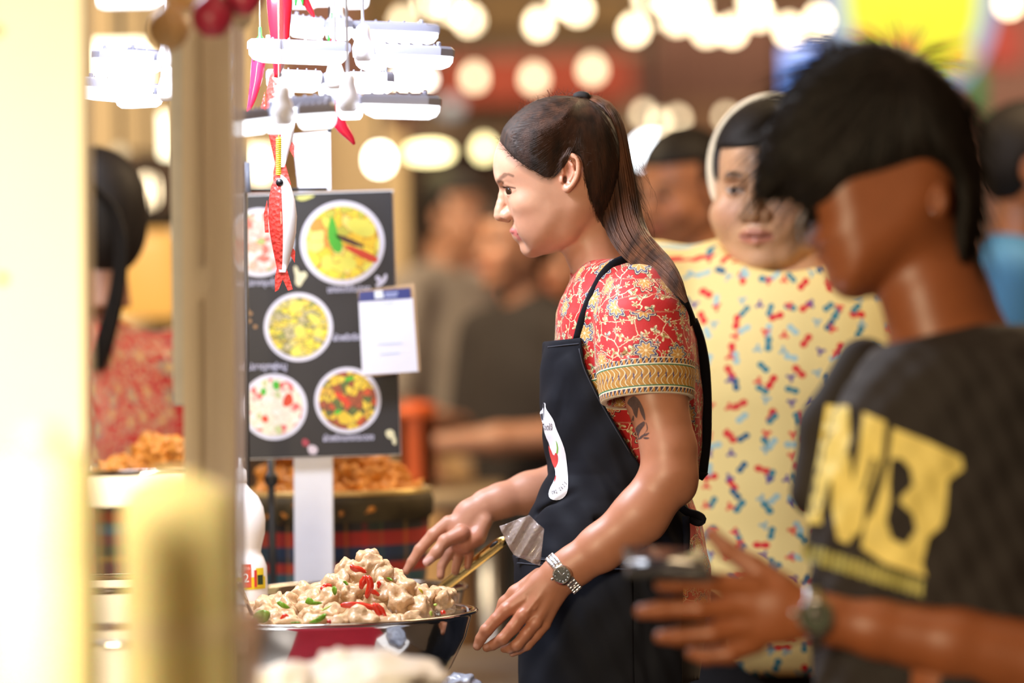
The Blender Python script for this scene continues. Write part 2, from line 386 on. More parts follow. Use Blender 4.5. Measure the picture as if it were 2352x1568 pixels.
def cuff_mat():
    m, nt, b = NT('gold_cuff'); a = nd(nt, 'ShaderNodeAttribute', attribute_name='pat'); sp = nd(nt, 'ShaderNodeSeparateXYZ', i_0=a.outputs['Vector']); u, v = sp.outputs[0], sp.outputs[1]
    # v runs 0 (upper edge) to 1 (lower edge); u in centimetres round the arm
    x = M(nt, 'MULTIPLY', u, 4.2); vv = M(nt, 'MULTIPLY', v, 12.0)
    w1 = M(nt, 'SINE', M(nt, 'ADD', x, M(nt, 'MULTIPLY', M(nt, 'SINE', vv), 1.7))); w2 = M(nt, 'SINE', M(nt, 'SUBTRACT', M(nt, 'MULTIPLY', x, 1.5), M(nt, 'MULTIPLY', M(nt, 'COSINE', M(nt, 'MULTIPLY', vv, 1.3)), 2.0)))
    l1 = lt(nt, M(nt, 'ABSOLUTE', w1), .22); l2 = lt(nt, M(nt, 'ABSOLUTE', w2), .20)
    col = MIX(nt, lt(nt, M(nt, 'ABSOLUTE', w1), .42), (.42, .20, .035), (.20, .11, .02)); col = MIX(nt, l2, col, (.60, .36, .10)); col = MIX(nt, l1, col, (.84, .74, .52))
    s, r, th, cs, cn = cell_shape(nt, a.outputs['Vector'], 1.0, 0, 6, .09, .03, (.5, .5, 0)); col = MIX(nt, lt(nt, s, 0.), col, (.05, .05, .16))
    # edging strips
    e = M(nt, 'MINIMUM', v, M(nt, 'SUBTRACT', 1.0, v))
    d = M(nt, 'SINE', M(nt, 'MULTIPLY', u, 9.0)); sl = M(nt, 'SINE', M(nt, 'ADD', M(nt, 'MULTIPLY', u, 9.0), M(nt, 'MULTIPLY', v, 30.0)))
    st = MIX(nt, M(nt, 'GREATER_THAN', d, .2), (.03, .03, .07), (.55, .25, .05)); st = MIX(nt, M(nt, 'GREATER_THAN', sl, .93), st, (.85, .8, .7))
    col = MIX(nt, lt(nt, e, .23), col, (.03, .16, .08)); col = MIX(nt, lt(nt, e, .195), col, (.85, .78, .62)); col = MIX(nt, lt(nt, e, .165), col, st); col = MIX(nt, lt(nt, e, .03), col, (.85, .78, .62))
    nt.links.new(col, b.inputs['Base Color']); b.inputs['Roughness'].default_value = .55; cloth_bump(nt, b); return m
def girl_mat():
    m, nt, b = NT('yellow_print'); a = nd(nt, 'ShaderNodeAttribute', attribute_name='pat'); v = a.outputs['Vector']; col = (.88, .68, .26)
    for sc, pet, r0, r1, seed, ramp in ((.21, 2, .155, .09, (2, 1, 0), [(0, (.70, .02, .02)), (.5, (.05, .22, .26)), (.8, (.7, .05, .03))]), (.24, 2, .16, .08, (5.5, 3.2, 0), [(0, (.06, .22, .25)), (.4, (.38, .55, .52)), (.75, (.03, .12, .2))]), (.27, 3, .13, .07, (9.1, 6.4, 0), [(0, (.75, .03, .03)), (.45, (.10, .06, .25)), (.7, (.30, .45, .45))])):
        s, r, th, cs, cn = cell_shape(nt, v, sc, .55, pet, r0, r1, seed); col = MIX(nt, lt(nt, s, 0.), col, RAMP(nt, cs.outputs[1], ramp, 'CONSTANT'))
    nt.links.new(col, b.inputs['Base Color']); b.inputs['Roughness'].default_value = .75; cloth_bump(nt, b); return m
def plaid_mat():
    m, nt, b = NT('plaid'); tc = nd(nt, 'ShaderNodeTexCoord'); sp = nd(nt, 'ShaderNodeSeparateXYZ', i_0=tc.outputs['Object'])
    z = M(nt, 'FRACT', M(nt, 'MULTIPLY', sp.outputs[2], 6.2)); x = M(nt, 'FRACT', M(nt, 'MULTIPLY', sp.outputs[0], 11.0))
    hz = RAMP(nt, z, [(0, (.02, .05, .12)), (.10, (.50, .03, .02)), (.24, (.03, .03, .03)), (.34, (.10, .01, .03)), (.46, (.30, .17, .03)), (.52, (.03, .06, .03)), (.62, (.16, .02, .03)), (.72, (.04, .14, .18)), (.84, (.55, .04, .02)), (.94, (.02, .03, .06))], 'CONSTANT')
    vt = RAMP(nt, x, [(0, (.02, .02, .03)), (.2, (.35, .2, .04)), (.26, (.03, .02, .02)), (.5, (.25, .02, .02)), (.6, (.02, .05, .03)), (.8, (.08, .12, .05)), (.86, (.03, .02, .04))], 'CONSTANT')
    nt.links.new(MIX(nt, .32, hz, vt), b.inputs['Base Color']); b.inputs['Roughness'].default_value = .85; cloth_bump(nt, b, .5); return m
def food_mat(name, scale, ramp, seed=0., stretch=(1, 1, 1), rough=.35, edge=.1, dark=(.05, .02, .01)):
    m, nt, b = NT(name); tc = nd(nt, 'ShaderNodeTexCoord'); mp = nd(nt, 'ShaderNodeMapping', i_0=tc.outputs['Object'], i_1=(seed, seed*.7, seed*1.3), i_3=stretch)
    n = nd(nt, 'ShaderNodeTexNoise', i_0=mp.outputs[0]); n.inputs['Scale'].default_value = scale*.7; a = nd(nt, 'ShaderNodeVectorMath', operation='SCALE', i_0=n.outputs['Color']); a.inputs['Scale'].default_value = .9/scale
    wv = nd(nt, 'ShaderNodeVectorMath', operation='ADD', i_0=mp.outputs[0], i_1=a.outputs[0]).outputs[0]
    vo = nd(nt, 'ShaderNodeTexVoronoi', i_0=wv); vo.inputs['Scale'].default_value = scale
    cs = nd(nt, 'ShaderNodeSeparateXYZ', i_0=vo.outputs['Color']); col = RAMP(nt, cs.outputs[0], ramp, 'CONSTANT')
    ve = nd(nt, 'ShaderNodeTexVoronoi', feature='DISTANCE_TO_EDGE', i_0=wv); ve.inputs['Scale'].default_value = scale
    f = M(nt, 'DIVIDE', ve.outputs[0], edge, clamp=True); col = MIX(nt, f, dark, col)
    nt.links.new(col, b.inputs['Base Color']); b.inputs['Roughness'].default_value = rough; return m
def wood_mat(name, a, c, rough=.6, sc=3.0, stretch=(12, 12, .7)):
    m, nt, b = NT(name); tc = nd(nt, 'ShaderNodeTexCoord'); mp = nd(nt, 'ShaderNodeMapping', i_0=tc.outputs['Object'], i_3=stretch)
    n = nd(nt, 'ShaderNodeTexNoise', i_0=mp.outputs[0]); n.inputs['Scale'].default_value = sc; n.inputs['Detail'].default_value = 6
    nt.links.new(RAMP(nt, n.outputs[0], [(.3, a), (.7, c)]), b.inputs['Base Color']); b.inputs['Roughness'].default_value = rough
    bp = nd(nt, 'ShaderNodeBump'); bp.inputs['Strength'].default_value = .3; bp.inputs['Distance'].default_value = .002; nt.links.new(n.outputs[0], bp.inputs['Height']); nt.links.new(bp.outputs[0], b.inputs['Normal']); return m
def streak_hair(name, c0, c1, rough=.38, axis=(60, 60, 4)):
    m, nt, b = NT(name); tc = nd(nt, 'ShaderNodeTexCoord'); mp = nd(nt, 'ShaderNodeMapping', i_0=tc.outputs['Object'], i_3=axis)
    n = nd(nt, 'ShaderNodeTexNoise', i_0=mp.outputs[0]); n.inputs['Scale'].default_value = 3; n.inputs['Detail'].default_value = 5
    nt.links.new(RAMP(nt, n.outputs[0], [(.35, c0), (.65, c1)]), b.inputs['Base Color']); b.inputs['Roughness'].default_value = rough; b.inputs['Specular IOR Level'].default_value = .28; return m
BATIK = batik_mat(); CUFF = cuff_mat(); SKIN = skin_mat('skin')
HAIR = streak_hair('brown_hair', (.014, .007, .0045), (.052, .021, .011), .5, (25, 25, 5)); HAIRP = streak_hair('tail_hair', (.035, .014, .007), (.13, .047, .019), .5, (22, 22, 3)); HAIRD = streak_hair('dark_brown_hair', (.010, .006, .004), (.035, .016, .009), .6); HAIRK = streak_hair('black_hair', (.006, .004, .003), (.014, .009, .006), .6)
NAVYC = mat('dark_denim', (.009, .010, .015), .75, var=.35, nscale=9, bump=.3)
NAVYC.node_tree.nodes['Principled BSDF'].inputs['Specular IOR Level'].default_value = .15
BLACKC = mat('black_cloth', (.010, .010, .012), .8, var=.2, nscale=12, sheen=.05)
STEEL = mat('polished_steel', (.62, .60, .57), .10, 1.0, var=.03, nscale=6, bump=.02)
DSTEEL = mat('satin_steel', (.55, .54, .52), .28, 1.0, var=.05, bump=.05)
WHITEP = mat('white_plastic', (.86, .86, .90), .35, var=.03, bump=.03)
BLACKP = mat('black_plastic', (.015, .015, .017), .4, var=.1)
RUBBER = mat('black_elastic', (.010, .007, .006), .85)
CLEARP = mat('clear_plastic', (.95, .95, .97), .08, var=.02, nscale=15, bump=.5, trans=.95, ior=1.3)
EYEW = mat('eye_white', (.52, .46, .43), .12, var=.02); IRIS = mat('iris', (.035, .015, .008), .08, var=.3, nscale=900)
# ================================================================ the setting: market hall floor, far wall, shop fronts
FLR = mat('wet_concrete', (.10, .085, .075), .45, var=.4, nscale=1.5, bump=.2)
MAUVE = mat('mauve_wall', (.46, .27, .235), .8, var=.3, nscale=1.2); BROWNW = mat('brown_wall', (.22, .13, .08), .8, var=.35, nscale=1.5); BEIGEW = mat('beige_wall', (.55, .42, .26), .8, var=.1, nscale=2)
REDF = mat('red_fascia', (.40, .07, .04), .7, var=.25, nscale=2); OLIVEB = mat('olive_beam', (.22, .15, .07), .8, var=.3, nscale=2); GREYB = mat('grey_tan_panel', (.42, .33, .25), .8, var=.2, nscale=2); DARKB = mat('dark_brown_board', (.05, .026, .015), .7, var=.3); BLK = mat('black_board', (.012, .010, .009), .7)
TAN = mat('tan_board', (.50, .36, .20), .7, var=.15, nscale=3); ORANGE = mat('orange_plastic', (.75, .13, .02), .5, var=.15, nscale=3); CREAMP = mat('cream_paint', (.97, .90, .66), .5, var=.04, nscale=5); GREYW = mat('grey_brick_wall', (.24, .16, .13), .8, var=.15, nscale=6)
def pxbox(x0, y0, x1, y1, d, t):
    """box whose front face spans the given picture rectangle at distance d, t deep"""
    a = P((x0+x1)/2, (y0+y1)/2, d); s = d/FPX; return box((a[0], d+t/2, a[2]), abs(x1-x0)*s, t, abs(y1-y0)*s, R=None)
def struct(name, V, F, m, parent=None): o = mesh(name, V, F, m, parent, smooth=False); 
def st(name, VF, m, parent=None):
    o = mesh(name, VF[0], VF[1], m, parent, smooth=False)
    if parent is None: o['kind'] = 'structure'
    return o
st('floor', box((0, 12, -.05), 16, 34, .1), FLR)
wb = st('wall_back', box((0, 26.1, 2.4), 16, .2, 4.8), MAUVE)
# fascias and boards fixed to the row of shops at the back, each piece its own part of the wall
for nm, r, d, t, m in (
    ('beam', (820, -60, 1520, 75), 23.0, .3, OLIVEB), ('ceiling_panel', (900, 78, 1500, 128), 23.4, .3, GREYB), ('fascia_board', (1000, 128, 1452, 232), 22.6, .3, REDF), ('panel', (960, 236, 1480, 330), 23.6, .3, GREYB), ('dark_panel', (900, 330, 1520, 620), 24.2, .3, DARKB),
    ('dark_panel', (1520, 230, 1800, 420), 24.0, .3, BROWNW), ('beam', (1500, -60, 1990, 20), 23.0, .3, BROWNW), ('panel', (1800, 60, 1960, 420), 24.0, .3, DARKB), ('red_panel', (2262, 40, 2352, 150), 22, .3, mat('rose_panel', (.50, .09, .08), .7)),
    ('shop_counter', (900, 850, 1110, 900), 20.0, .6, TAN), ('shop_cabinet', (1110, 700, 1800, 1250), 22.6, .5, BROWNW), ('shop_cabinet', (880, 900, 1110, 1300), 21.0, .5, BROWNW)):
    st(nm, pxbox(*r, d, t), m, wb)
# left: the neighbouring stall's wall with its lit panel
wl = st('wall_left', pxbox(-260, -60, 640, 352, 11.5, .12), BEIGEW)
st('dark_header', pxbox(-260, 352, 560, 492, 11.3, .1), DARKB, wl); st('lower_wall', pxbox(-260, 806, 560, 1780, 11.4, .1), GREYW, wl); st('dark_recess', pxbox(-260, 492, 560, 806, 11.8, .1), BLK, wl); st('end_post', pxbox(905, 300, 945, 1780, 11.2, .1), TAN, wl)
st('back_panel', pxbox(640, 200, 905, 1780, 11.9, .1), BEIGEW, wl)
for i in range(13): st('tile', pxbox(200+i*28, 830, 226+i*28, 1010, 11.36, .05), GREYW, wl)
# ================================================================ lights one sees
def emit(name, col, s): return mat(name, tuple(c*.06 for c in col), .4, var=.02, bump=0, emis=col, es=s)
BULB = emit('bulb_glow', (1.0, .80, .50), 11.); BULBP = emit('bulb_glow_soft', (1.0, .78, .48), 4.6); BULBY = emit('bulb_glow_yellow', (1.0, .84, .40), 5.5); BULBW = emit('lamp_glow_white', (.90, .95, 1.0), 8.)
SOCK = mat('dark_socket', (.03, .025, .02), .6)
def bulb_proto():
    r = root('light_bulb', 'x', 'light bulb', (0, 0, 0), 'warm round bulbs on the string lights across the market')
    prof = [(.0001, -.052), (.02, -.05), (.038, -.036), (.047, -.014), (.048, .006), (.040, .026), (.024, .042), (.015, .056), (.014, .066)]
    mesh('glass', *lathe(prof, (0, 0, 0), 20), BULB, r); s = mesh('socket', *lathe([(.016, .058), (.019, .062), (.019, .10), (.008, .112)], (0, 0, 0), 14), SOCK, r); mesh('cord', *cyl((0, 0, .11), (0, 0, 2.3), .005, seg=5), SOCK, s); return r
BP = bulb_proto()
def place_bulb(i, px, py, d, sc=1.0, m=None, label=None):
    o = BP if i == 0 else copy_tree(BP); o.location = P(px, py, d); o.scale = (sc*.62, sc*.62, sc*.62)
    if label: o['label'] = label; 
    if m is not None:
        for c in o.children:
            if c.name.startswith('glass'): c.data = c.data.copy(); c.data.materials[0] = m
    return o
STR = [(985, 5), (1037, 20), (1078, 46), (1237, 55), (1296, 2), (1327, 22), (1456, 68), (1490, -6), (1538, -2), (1556, 45), (1596, 16), (1624, 70), (1681, 71), (1730, 3), (1742, 34), (1812, 68), (1880, 46), (1944, 74), (2012, 22), (2044, 34), (2088, 46), (2150, 22), (2204, -8), (2262, 42), (2318, 6), (1998, -4)]
ORD = 'first second third fourth fifth sixth seventh eighth ninth tenth eleventh twelfth thirteenth fourteenth fifteenth sixteenth seventeenth eighteenth nineteenth twentieth twenty-first twenty-second twenty-third twenty-fourth twenty-fifth twenty-sixth'.split(); rank = {i: k for k, i in enumerate(sorted(range(len(STR)), key=lambda j: STR[j][0]))}
for i, (x, y) in enumerate(STR):
    place_bulb(i, x, y, 17+(i % 3)*.5, 1.0, None, 'glowing round bulb on the long overhead string, '+ORD[rank[i]]+' from the LED lamps')
for x, y, sz, m in ((1090, 178, 1.05, BULBP), (1227, 180, 1.1, BULBP), (1360, 160, 1.1, BULBP)):
    o = place_bulb(1, x, y, 16.5, sz, m, {1090: 'soft round bulb hanging before the red fascia, first from the LED lamps', 1227: 'soft round bulb hanging before the red fascia, between its two neighbours', 1360: 'soft round bulb hanging before the red fascia, nearest the dark beam end'}[x]); o['group'] = 'bulbs in front of the red fascia'
for x, y, sz, m in ((1480, 262, .7, BULBP), (1512, 282, .8, BULBP), (1556, 274, .7, BULBP), (1668, 268, .6, BULBP), (1500, 40, .5, BULBP), (1945, 20, .7, BULB)):
    o = place_bulb(1, x, y, 16.0, sz, m, {1480: 'small soft bulb just right of the vendor\'s ponytail tie, leftmost above the white lamp', 1512: 'small soft bulb in the middle, directly above the white lamp', 1556: 'small soft bulb at the right above the white lamp', 1668: 'small pale bulb beside the cream headband of the woman in yellow', 1500: 'small soft bulb under the overhead string, right of the red fascia', 1945: 'small bulb of the string touching the lime-yellow round sign'}[x]); o['group'] = 'small bulbs above the white lamp'
place_bulb(1, 925, 48, 15, .9, BULBP, 'pale round bulb just above the uppermost LED panels')['group'] = 'odd bulbs'
place_bulb(1, 1112, 342, 13.5, .95, BULBY, 'yellowish bulb hanging just left of the vendor\'s forehead')['group'] = 'odd bulbs'
# overhead wires the bulbs hang from
WIRE = mat('black_wire', (.02, .02, .02), .6)
for nm, pts, d, lb in (('string_light_cable', [(-400, 60), (700, -25), (1040, -28), (1300, -40), (1480, 0), (1700, -20), (1900, 0), (2150, -30), (2700, 30)], 17.5, 'thin dark cable that carries the long string of bulbs overhead'),):
    tag(mesh(nm, *sweep(P(*zip(*smooth_path(pts, 40)), d), .008, 6), WIRE), lb, 'cable', None)
def lantern(px, py, rx, ry, d, m, label, name='lantern_lamp', cat='lamp'):
    c = Pv(px, py, d); s = d/FPX; r = root(name, label, cat, c); R = rx*s; H = ry*s
    mesh('shade', *lathe([(R*.05, -H), (R*.6, -H*.9), (R*.95, -H*.5), (R, 0), (R*.92, H*.5), (R*.55, H*.9), (R*.1, H)], c, 28), m, r)
    mesh('cap', *lathe([(R*.3, H*.9), (R*.3, H*1.05), (R*.06, H*1.1), (.01, H*1.1)], c, 16), SOCK, r); mesh('cord', *cyl(c+Vector((0, 0, H*1.05)), (c.x, c.y, 3.6), .006, seg=6), WIRE, r); return r
lantern(1497, 345, 42, 36, 10.5, BULBW, 'broad white lamp shining just behind the vendor\'s ponytail'); lantern(985, 350, 52, 20, 11, BULBY, 'flat yellow glowing lamp right of the hanging white card'); lantern(872, 366, 26, 30, 10, emit('hot_glow', (1, .93, .70), 12), 'bright squarish yellow-white lamp between white card and flat yellow lamp'); lantern(948, 182, 46, 18, 10.5, emit('hot_glow_b', (1, .92, .75), 7), 'broad cream lamp glowing behind the LED panel ends')
lantern(340, 438, 20, 34, 10.8, BULBP, 'soft cream lamp in the dark gap beside the taped post'); lantern(291, 478, 10, 30, 10.8, BULBP, 'narrow cream lamp beside the hair of the stall helper'); lantern(273, 350, 16, 14, 10.2, emit('dim_glow', (.9, .72, .45), .9), 'dim round lamp on the beige wall above the helper'); lantern(1035, 245, 26, 22, 15, emit('dim_glow_b', (.6, .62, .60), .55), 'dim grey-blue round lamp below the soft bulbs')
# big lit box fixtures on the left
def light_box(x0, y0, x1, y1, d, m, label, t=.12):
    a, b = P(x0, y1, d), P(x1, y0, d); c = ((a[0]+b[0])/2, d, (a[2]+b[2])/2); w, h = b[0]-a[0], b[2]-a[2]; r = root('light_box', label, 'lamp', (c[0], c[1], a[2]))
    mesh('diffuser', *box(c, w, t, h, bev=min(w, h)*.18), m, r); mesh('housing', *box((c[0], d+t*.55, c[2]), w*1.02, t*.3, h*1.02, bev=.004), WHITEP, r)
    mesh('cord', *cyl((c[0], d+t*.55, b[2]-.02), (c[0], d+t*.55, 3.3), .006, seg=6), WIRE, r); return r
HOT = emit('fixture_glow', (1, .88, .58), 3.0)
light_box(200, 92, 345, 205, 8.2, HOT, 'big squarish glowing light box between pale post and onions'); light_box(372, 262, 395, 362, 8.6, HOT, 'narrow upright glowing strip at the edge of the taped post'); light_box(575, 335, 622, 420, 8.4, HOT, 'small glowing box seen left of the toy fish'); light_box(225, -60, 380, 8, 7.6, emit('cool_glow', (.9, .93, 1.), 6), 'cool white lamp cut off by the top edge over the light box')
light_box(262, 528, 420, 735, 10.2, emit('orange_glow', (.95, .45, .09), .85), 'orange lit panel behind the stall helper', .2)
# coloured signs at the upper right
sg = root('round_sign', 'round lime-yellow lit sign with pale blue rim behind the young man\'s head', 'sign', P(2110, 60, 15)); SGY = emit('lime_glow', (.72, .80, .01), .80); SGB = emit('pale_blue_glow', (.33, .45, .68), .75); SGG = emit('green_glow', (.03, .30, .08), .5); SGR = emit('sign_red', (.75, .30, .03), .8)
def disc(px, py, r, d, t, m, name, parent, sy=1.0, seg=48):
    c = P(px, py, d); s = d/FPX; R = Matrix.Rotation(PI/2, 3, 'X'); return mesh(name, *lathe([(r*s, -t/2), (r*s, t/2)], c, seg, R=R @ Matrix.Diagonal((1, sy, 1))), m, parent, smooth=False)
disc(2090, -10, 196, 15.0, .10, SGB, 'rim', sg, 1.30); disc(2095, -8, 152, 14.92, .06, SGY, 'face', sg, 1.38); 
for x, y, r in ((2200, 130, 38), (2078, 110, 42), (1990, 85, 26)): disc(x, y, r, 14.87, .02, SGR, 'motif', sg)
disc(2205, 128, 22, 14.855, .02, SGY, 'motif_centre', sg)
mesh('bracket', *cyl(P(2085, -120, 15.1), P(2085, -900, 15.1), .03), SOCK, sg)
gs = root('sign_board', 'narrow green sign board under the rim of the round sign', 'sign', P(2250, 280, 15.4)); mesh('panel', *pxbox(2225, 150, 2262, 260, 15.3, .05), SGG, gs); mesh('pole', *pxbox(2238, 260, 2250, 1530, 15.38, .04), SOCK, gs); 
bs = root('screen', 'bright blue lit screen at the left edge of the young man\'s hair', 'screen', P(1830, 240, 13)); mesh('panel', *pxbox(1800, 108, 1885, 250, 13, .05), emit('blue_glow', (.16, .36, 1.0), 1.1), bs); mesh('pole', *pxbox(1836, 250, 1850, 1650, 13.02, .04), SOCK, bs)
# ================================================================ the food stall
CTR = .855
TBL = mat('steel_worktop', (.45, .42, .38), .3, 1.0, var=.08, nscale=3); 
cr = root('counter', 'long steel-topped stall counter the bowls and bottles stand on', 'counter', (-.8, 4.6, 0))
mesh('top', *box((-.62, 4.62, CTR-.02), 1.26, 3.1, .04, bev=.006), TBL, cr)
mesh('skirt', *box((-.62, 4.62, .46), 1.22, 3.06, .76, bev=.004), mat('red_cloth_skirt', (.40, .03, .04), .8), cr)
for sx in (-1.2, -.04):
    for sy in (3.12, 6.12): mesh('leg', *box((sx, sy, .41), .05, .05, .82), DSTEEL, cr)
# ---- stacked-leaf LED lamps
LENS = emit('led_lens', (.93, .95, 1.0), 2.6); HOUSE = mat('lamp_housing', (.26, .26, .33), .35, var=.06, nscale=30)
def led_wing(L, Wd, lit=True):
    g = G(); h = Wd/2
    # housing: a slab with chamfered far end; ribs on its back
    out = [(0, -h), (L*.86, -h), (L, -h*.45), (L, h*.45), (L*.86, h), (0, h)]
    V = []; 
    for z, k in ((0, 1.0), (.009, 1.0), (.0125, .93)): V += [((x-L/2)*k+L/2, y*k, z) for x, y in out]
    F = [[i, (i+1) % 6, 6+(i+1) % 6, 6+i] for i in range(6)]+[[6+i, 6+(i+1) % 6, 12+(i+1) % 6, 12+i] for i in range(6)]+[[5, 4, 3, 2, 1, 0], [12, 13, 14, 15, 16, 17]]
    g.add(V, F)
    for i in range(5): g.add(*box((L*(.12+.16*i), 0, .0135), .002, Wd*.8, .003))
    g.add(*lathe([(.003, .012), (.003, .018), (.001, .019)], (L*.8, 0, 0), 8))
    # lens: bulging light strip below
    q = G(); n = 7; V = []
    for j, (z, k) in enumerate(((0, .97), (-.007, .96), (-.013, .88), (-.017, .70))): V += [((x-L/2)*k+L/2, y*k, z) for x, y in out]
    F = [[j*6+i, (j+1)*6+i, (j+1)*6+(i+1) % 6, j*6+(i+1) % 6] for j in range(3) for i in range(6)]+[[18+i for i in range(6)]]
    q.add(V, F); return g, q
def led_lamp(px, py, d, wings, label, stem=True):
    c = Pv(px, py, d); r = root('folding_led_lamp', label, 'lamp', c, 'folding LED lamps hung over the stall'); s = d/FPX
    for az, L, Wd, pitch in wings:
        g, q = led_wing(L*s, Wd*s); R = Matrix.Rotation(math.radians(az), 3, 'Z') @ Matrix.Rotation(math.radians(pitch), 3, 'Y'); off = c+R @ Vector((.018, 0, 0)); 
        p = mesh('panel', (np.concatenate(g.V) @ np.array(R).T)+np.array(off), g.F, HOUSE, r, angle=30); mesh('lens', (np.concatenate(q.V) @ np.array(R).T)+np.array(off), q.F, LENS, p, angle=50)
    mesh('hub', *lathe([(.008, -.010), (.014, -.005), (.015, .006), (.012, .014), (.009, .024), (.0085, .034), (.004, .038)], c, 20), WHITEP, r)
    mesh('cord', *cyl(c+Vector((0, 0, .03)), (c.x, c.y, 2.6), .0022, seg=6), WHITEP, r); return r
led_lamp(775, 68, 5.42, [(5, 205, 60, 3), (178, 85, 60, -8), (-85, 110, 60, 2)], 'LED lamp with folded-out panels, topmost of the hanging ones right of the post')
led_lamp(835, 122, 5.02, [(-8, 178, 64, 4), (186, 235, 70, -3), (80, 120, 60, 2)], 'LED lamp with long panels, second from the top beside the red chilli')
led_lamp(770, 186, 5.22, [(0, 105, 60, 2), (184, 130, 60, -3), (100, 110, 50, 4)], 'short-panelled LED lamp in the middle of the hanging cluster')
led_lamp(800, 238, 4.84, [(-4, 180, 62, 3), (176, 150, 60, 3), (90, 120, 60, 0)], 'LED lamp with long panels, just above the small hooked chilli')
led_lamp(650, 268, 4.66, [(8, 88, 70, -3), (188, 92, 70, 6), (100, 110, 60, 0)], 'LED lamp lowest of the cluster, right above the toy fish')
led_lamp(385, 142, 5.35, [(182, 145, 66, -4), (150, 90, 60, -8), (10, 120, 60, 0)], 'LED lamp left of the taped post, upper one')
led_lamp(385, 215, 5.2, [(184, 185, 74, -6), (150, 110, 60, 0), (8, 120, 60, 0)], 'LED lamp left of the taped post, lower one')
led_lamp(760, -8, 5.62, [(3, 60, 90, 0), (180, 110, 90, -2), (-90, 130, 90, 0)], 'LED lamp cut by the top edge above the big red chilli')
# ---- post with its clear sleeve, onions hanging at its top
po = root('post', 'beige taped wooden post wrapped in clear plastic, in front of the menu board', 'post', (float(P(478, 700, 4.4)[0]), 4.4, CTR))
WD = wood_mat('pale_wood', (.74, .63, .45), (.82, .72, .55)); sc_ = 4.4/FPX
def pxprism(x0a, x1a, ya, x0b, x1b, yb, d, t):
    """post leaning slightly: spans x0a..x1a at height ya and x0b..x1b at yb"""
    V = []; 
    for x0, x1, y in ((x0a, x1a, ya), (x0b, x1b, yb)):
        for dd in (0, t): V += [tuple(P(x0, y, d)+[0, dd, 0]), tuple(P(x1, y, d)+[0, dd, 0])]
    return V, [(0, 1, 5, 4), (2, 3, 7, 6), (0, 2, 6, 4), (1, 3, 7, 5), (0, 1, 3, 2), (4, 5, 7, 6)]
mesh('timber', *pxprism(418, 527, -40, 424, 543, 1792, 4.42, .05), WD, po, smooth=False)
mesh('batten', *pxprism(386, 418, -40, 398, 424, 930, 4.44, .03), mat('grey_batten', (.66, .64, .58), .5), po, smooth=False)
mesh('joint_strip', *pxprism(452, 462, 60, 456, 468, 612, 4.412, .006), mat('strip_shadow_wood', (.60, .50, .35), .6), po, smooth=False); mesh('joint_strip', *pxprism(455, 466, 690, 462, 470, 1500, 4.412, .006), mat('strip_dark_wood_b', (.56, .46, .31), .6), po, smooth=False)  # strips slightly darker than the timber
mesh('plastic_sleeve', *pxprism(533, 560, -40, 545, 566, 1500, 4.43, .003), mat('cloudy_plastic', (.62, .55, .60), .25, alpha=.62, nscale=8, var=.25), po, smooth=False)
TANO = mat('onion_skin', (.72, .47, .22), .4, var=.2, nscale=60, stretch=(1, 1, .1)); REDO = mat('shallot_skin', (.33, .02, .05), .35, var=.3, nscale=60, stretch=(1, 1, .1)); PALE = mat('garlic_skin', (.78, .68, .50), .5, var=.1)
def onion(px, py, r, d, m, label, name='onion', cat='onion', tilt=0.):
    c = Pv(px, py, d); s = r*d/FPX; R = Matrix.Rotation(tilt, 3, 'Y'); o = root(name, label, cat, c, 'onions strung at the top of the post')
    mesh('bulb', *lathe([(.001, -s*.98), (s*.5, -s*.88), (s*.88, -s*.45), (s, 0), (s*.86, s*.5), (s*.5, s*.86), (s*.2, s*1.05), (s*.10, s*1.35)], c, 24, R=R), m, o)
    g = G()
    for k in range(6): a = k*1.05; g.add(*sweep([c+R @ Vector((math.cos(a)*s*.1, math.sin(a)*s*.1, -s*.95)), c+R @ Vector((math.cos(a)*s*.3, math.sin(a)*s*.3, -s*1.15))], [.0012, .0004], 5))
    tag(g.obj('roots', PALE, o), kind='stuff'); mesh('stalk', *sweep([c+R @ Vector((0, 0, s*1.3)), c+Vector((0, 0, s*2.2))], [.004, .003], 6), PALE, o); return o
onion(388, 66, 50, 4.18, TANO, 'large tan onion hanging at the left of the bunch on the post'); onion(488, 38, 50, 4.12, REDO, 'dark red onion, lowest one in the middle of the bunch on the post'); onion(428, -22, 46, 4.2, TANO, 'tan onion behind, between the tan and the red one'); onion(560, -8, 46, 4.15, REDO, 'dark red onion at the right end of the bunch, cut by the frame'); onion(556, 38, 27, 4.24, PALE, 'small pale garlic bulb below the red onion near the chilli', 'garlic', 'garlic'); onion(505, -60, 46, 4.2, REDO, 'dark red onion mostly above the frame over the post')
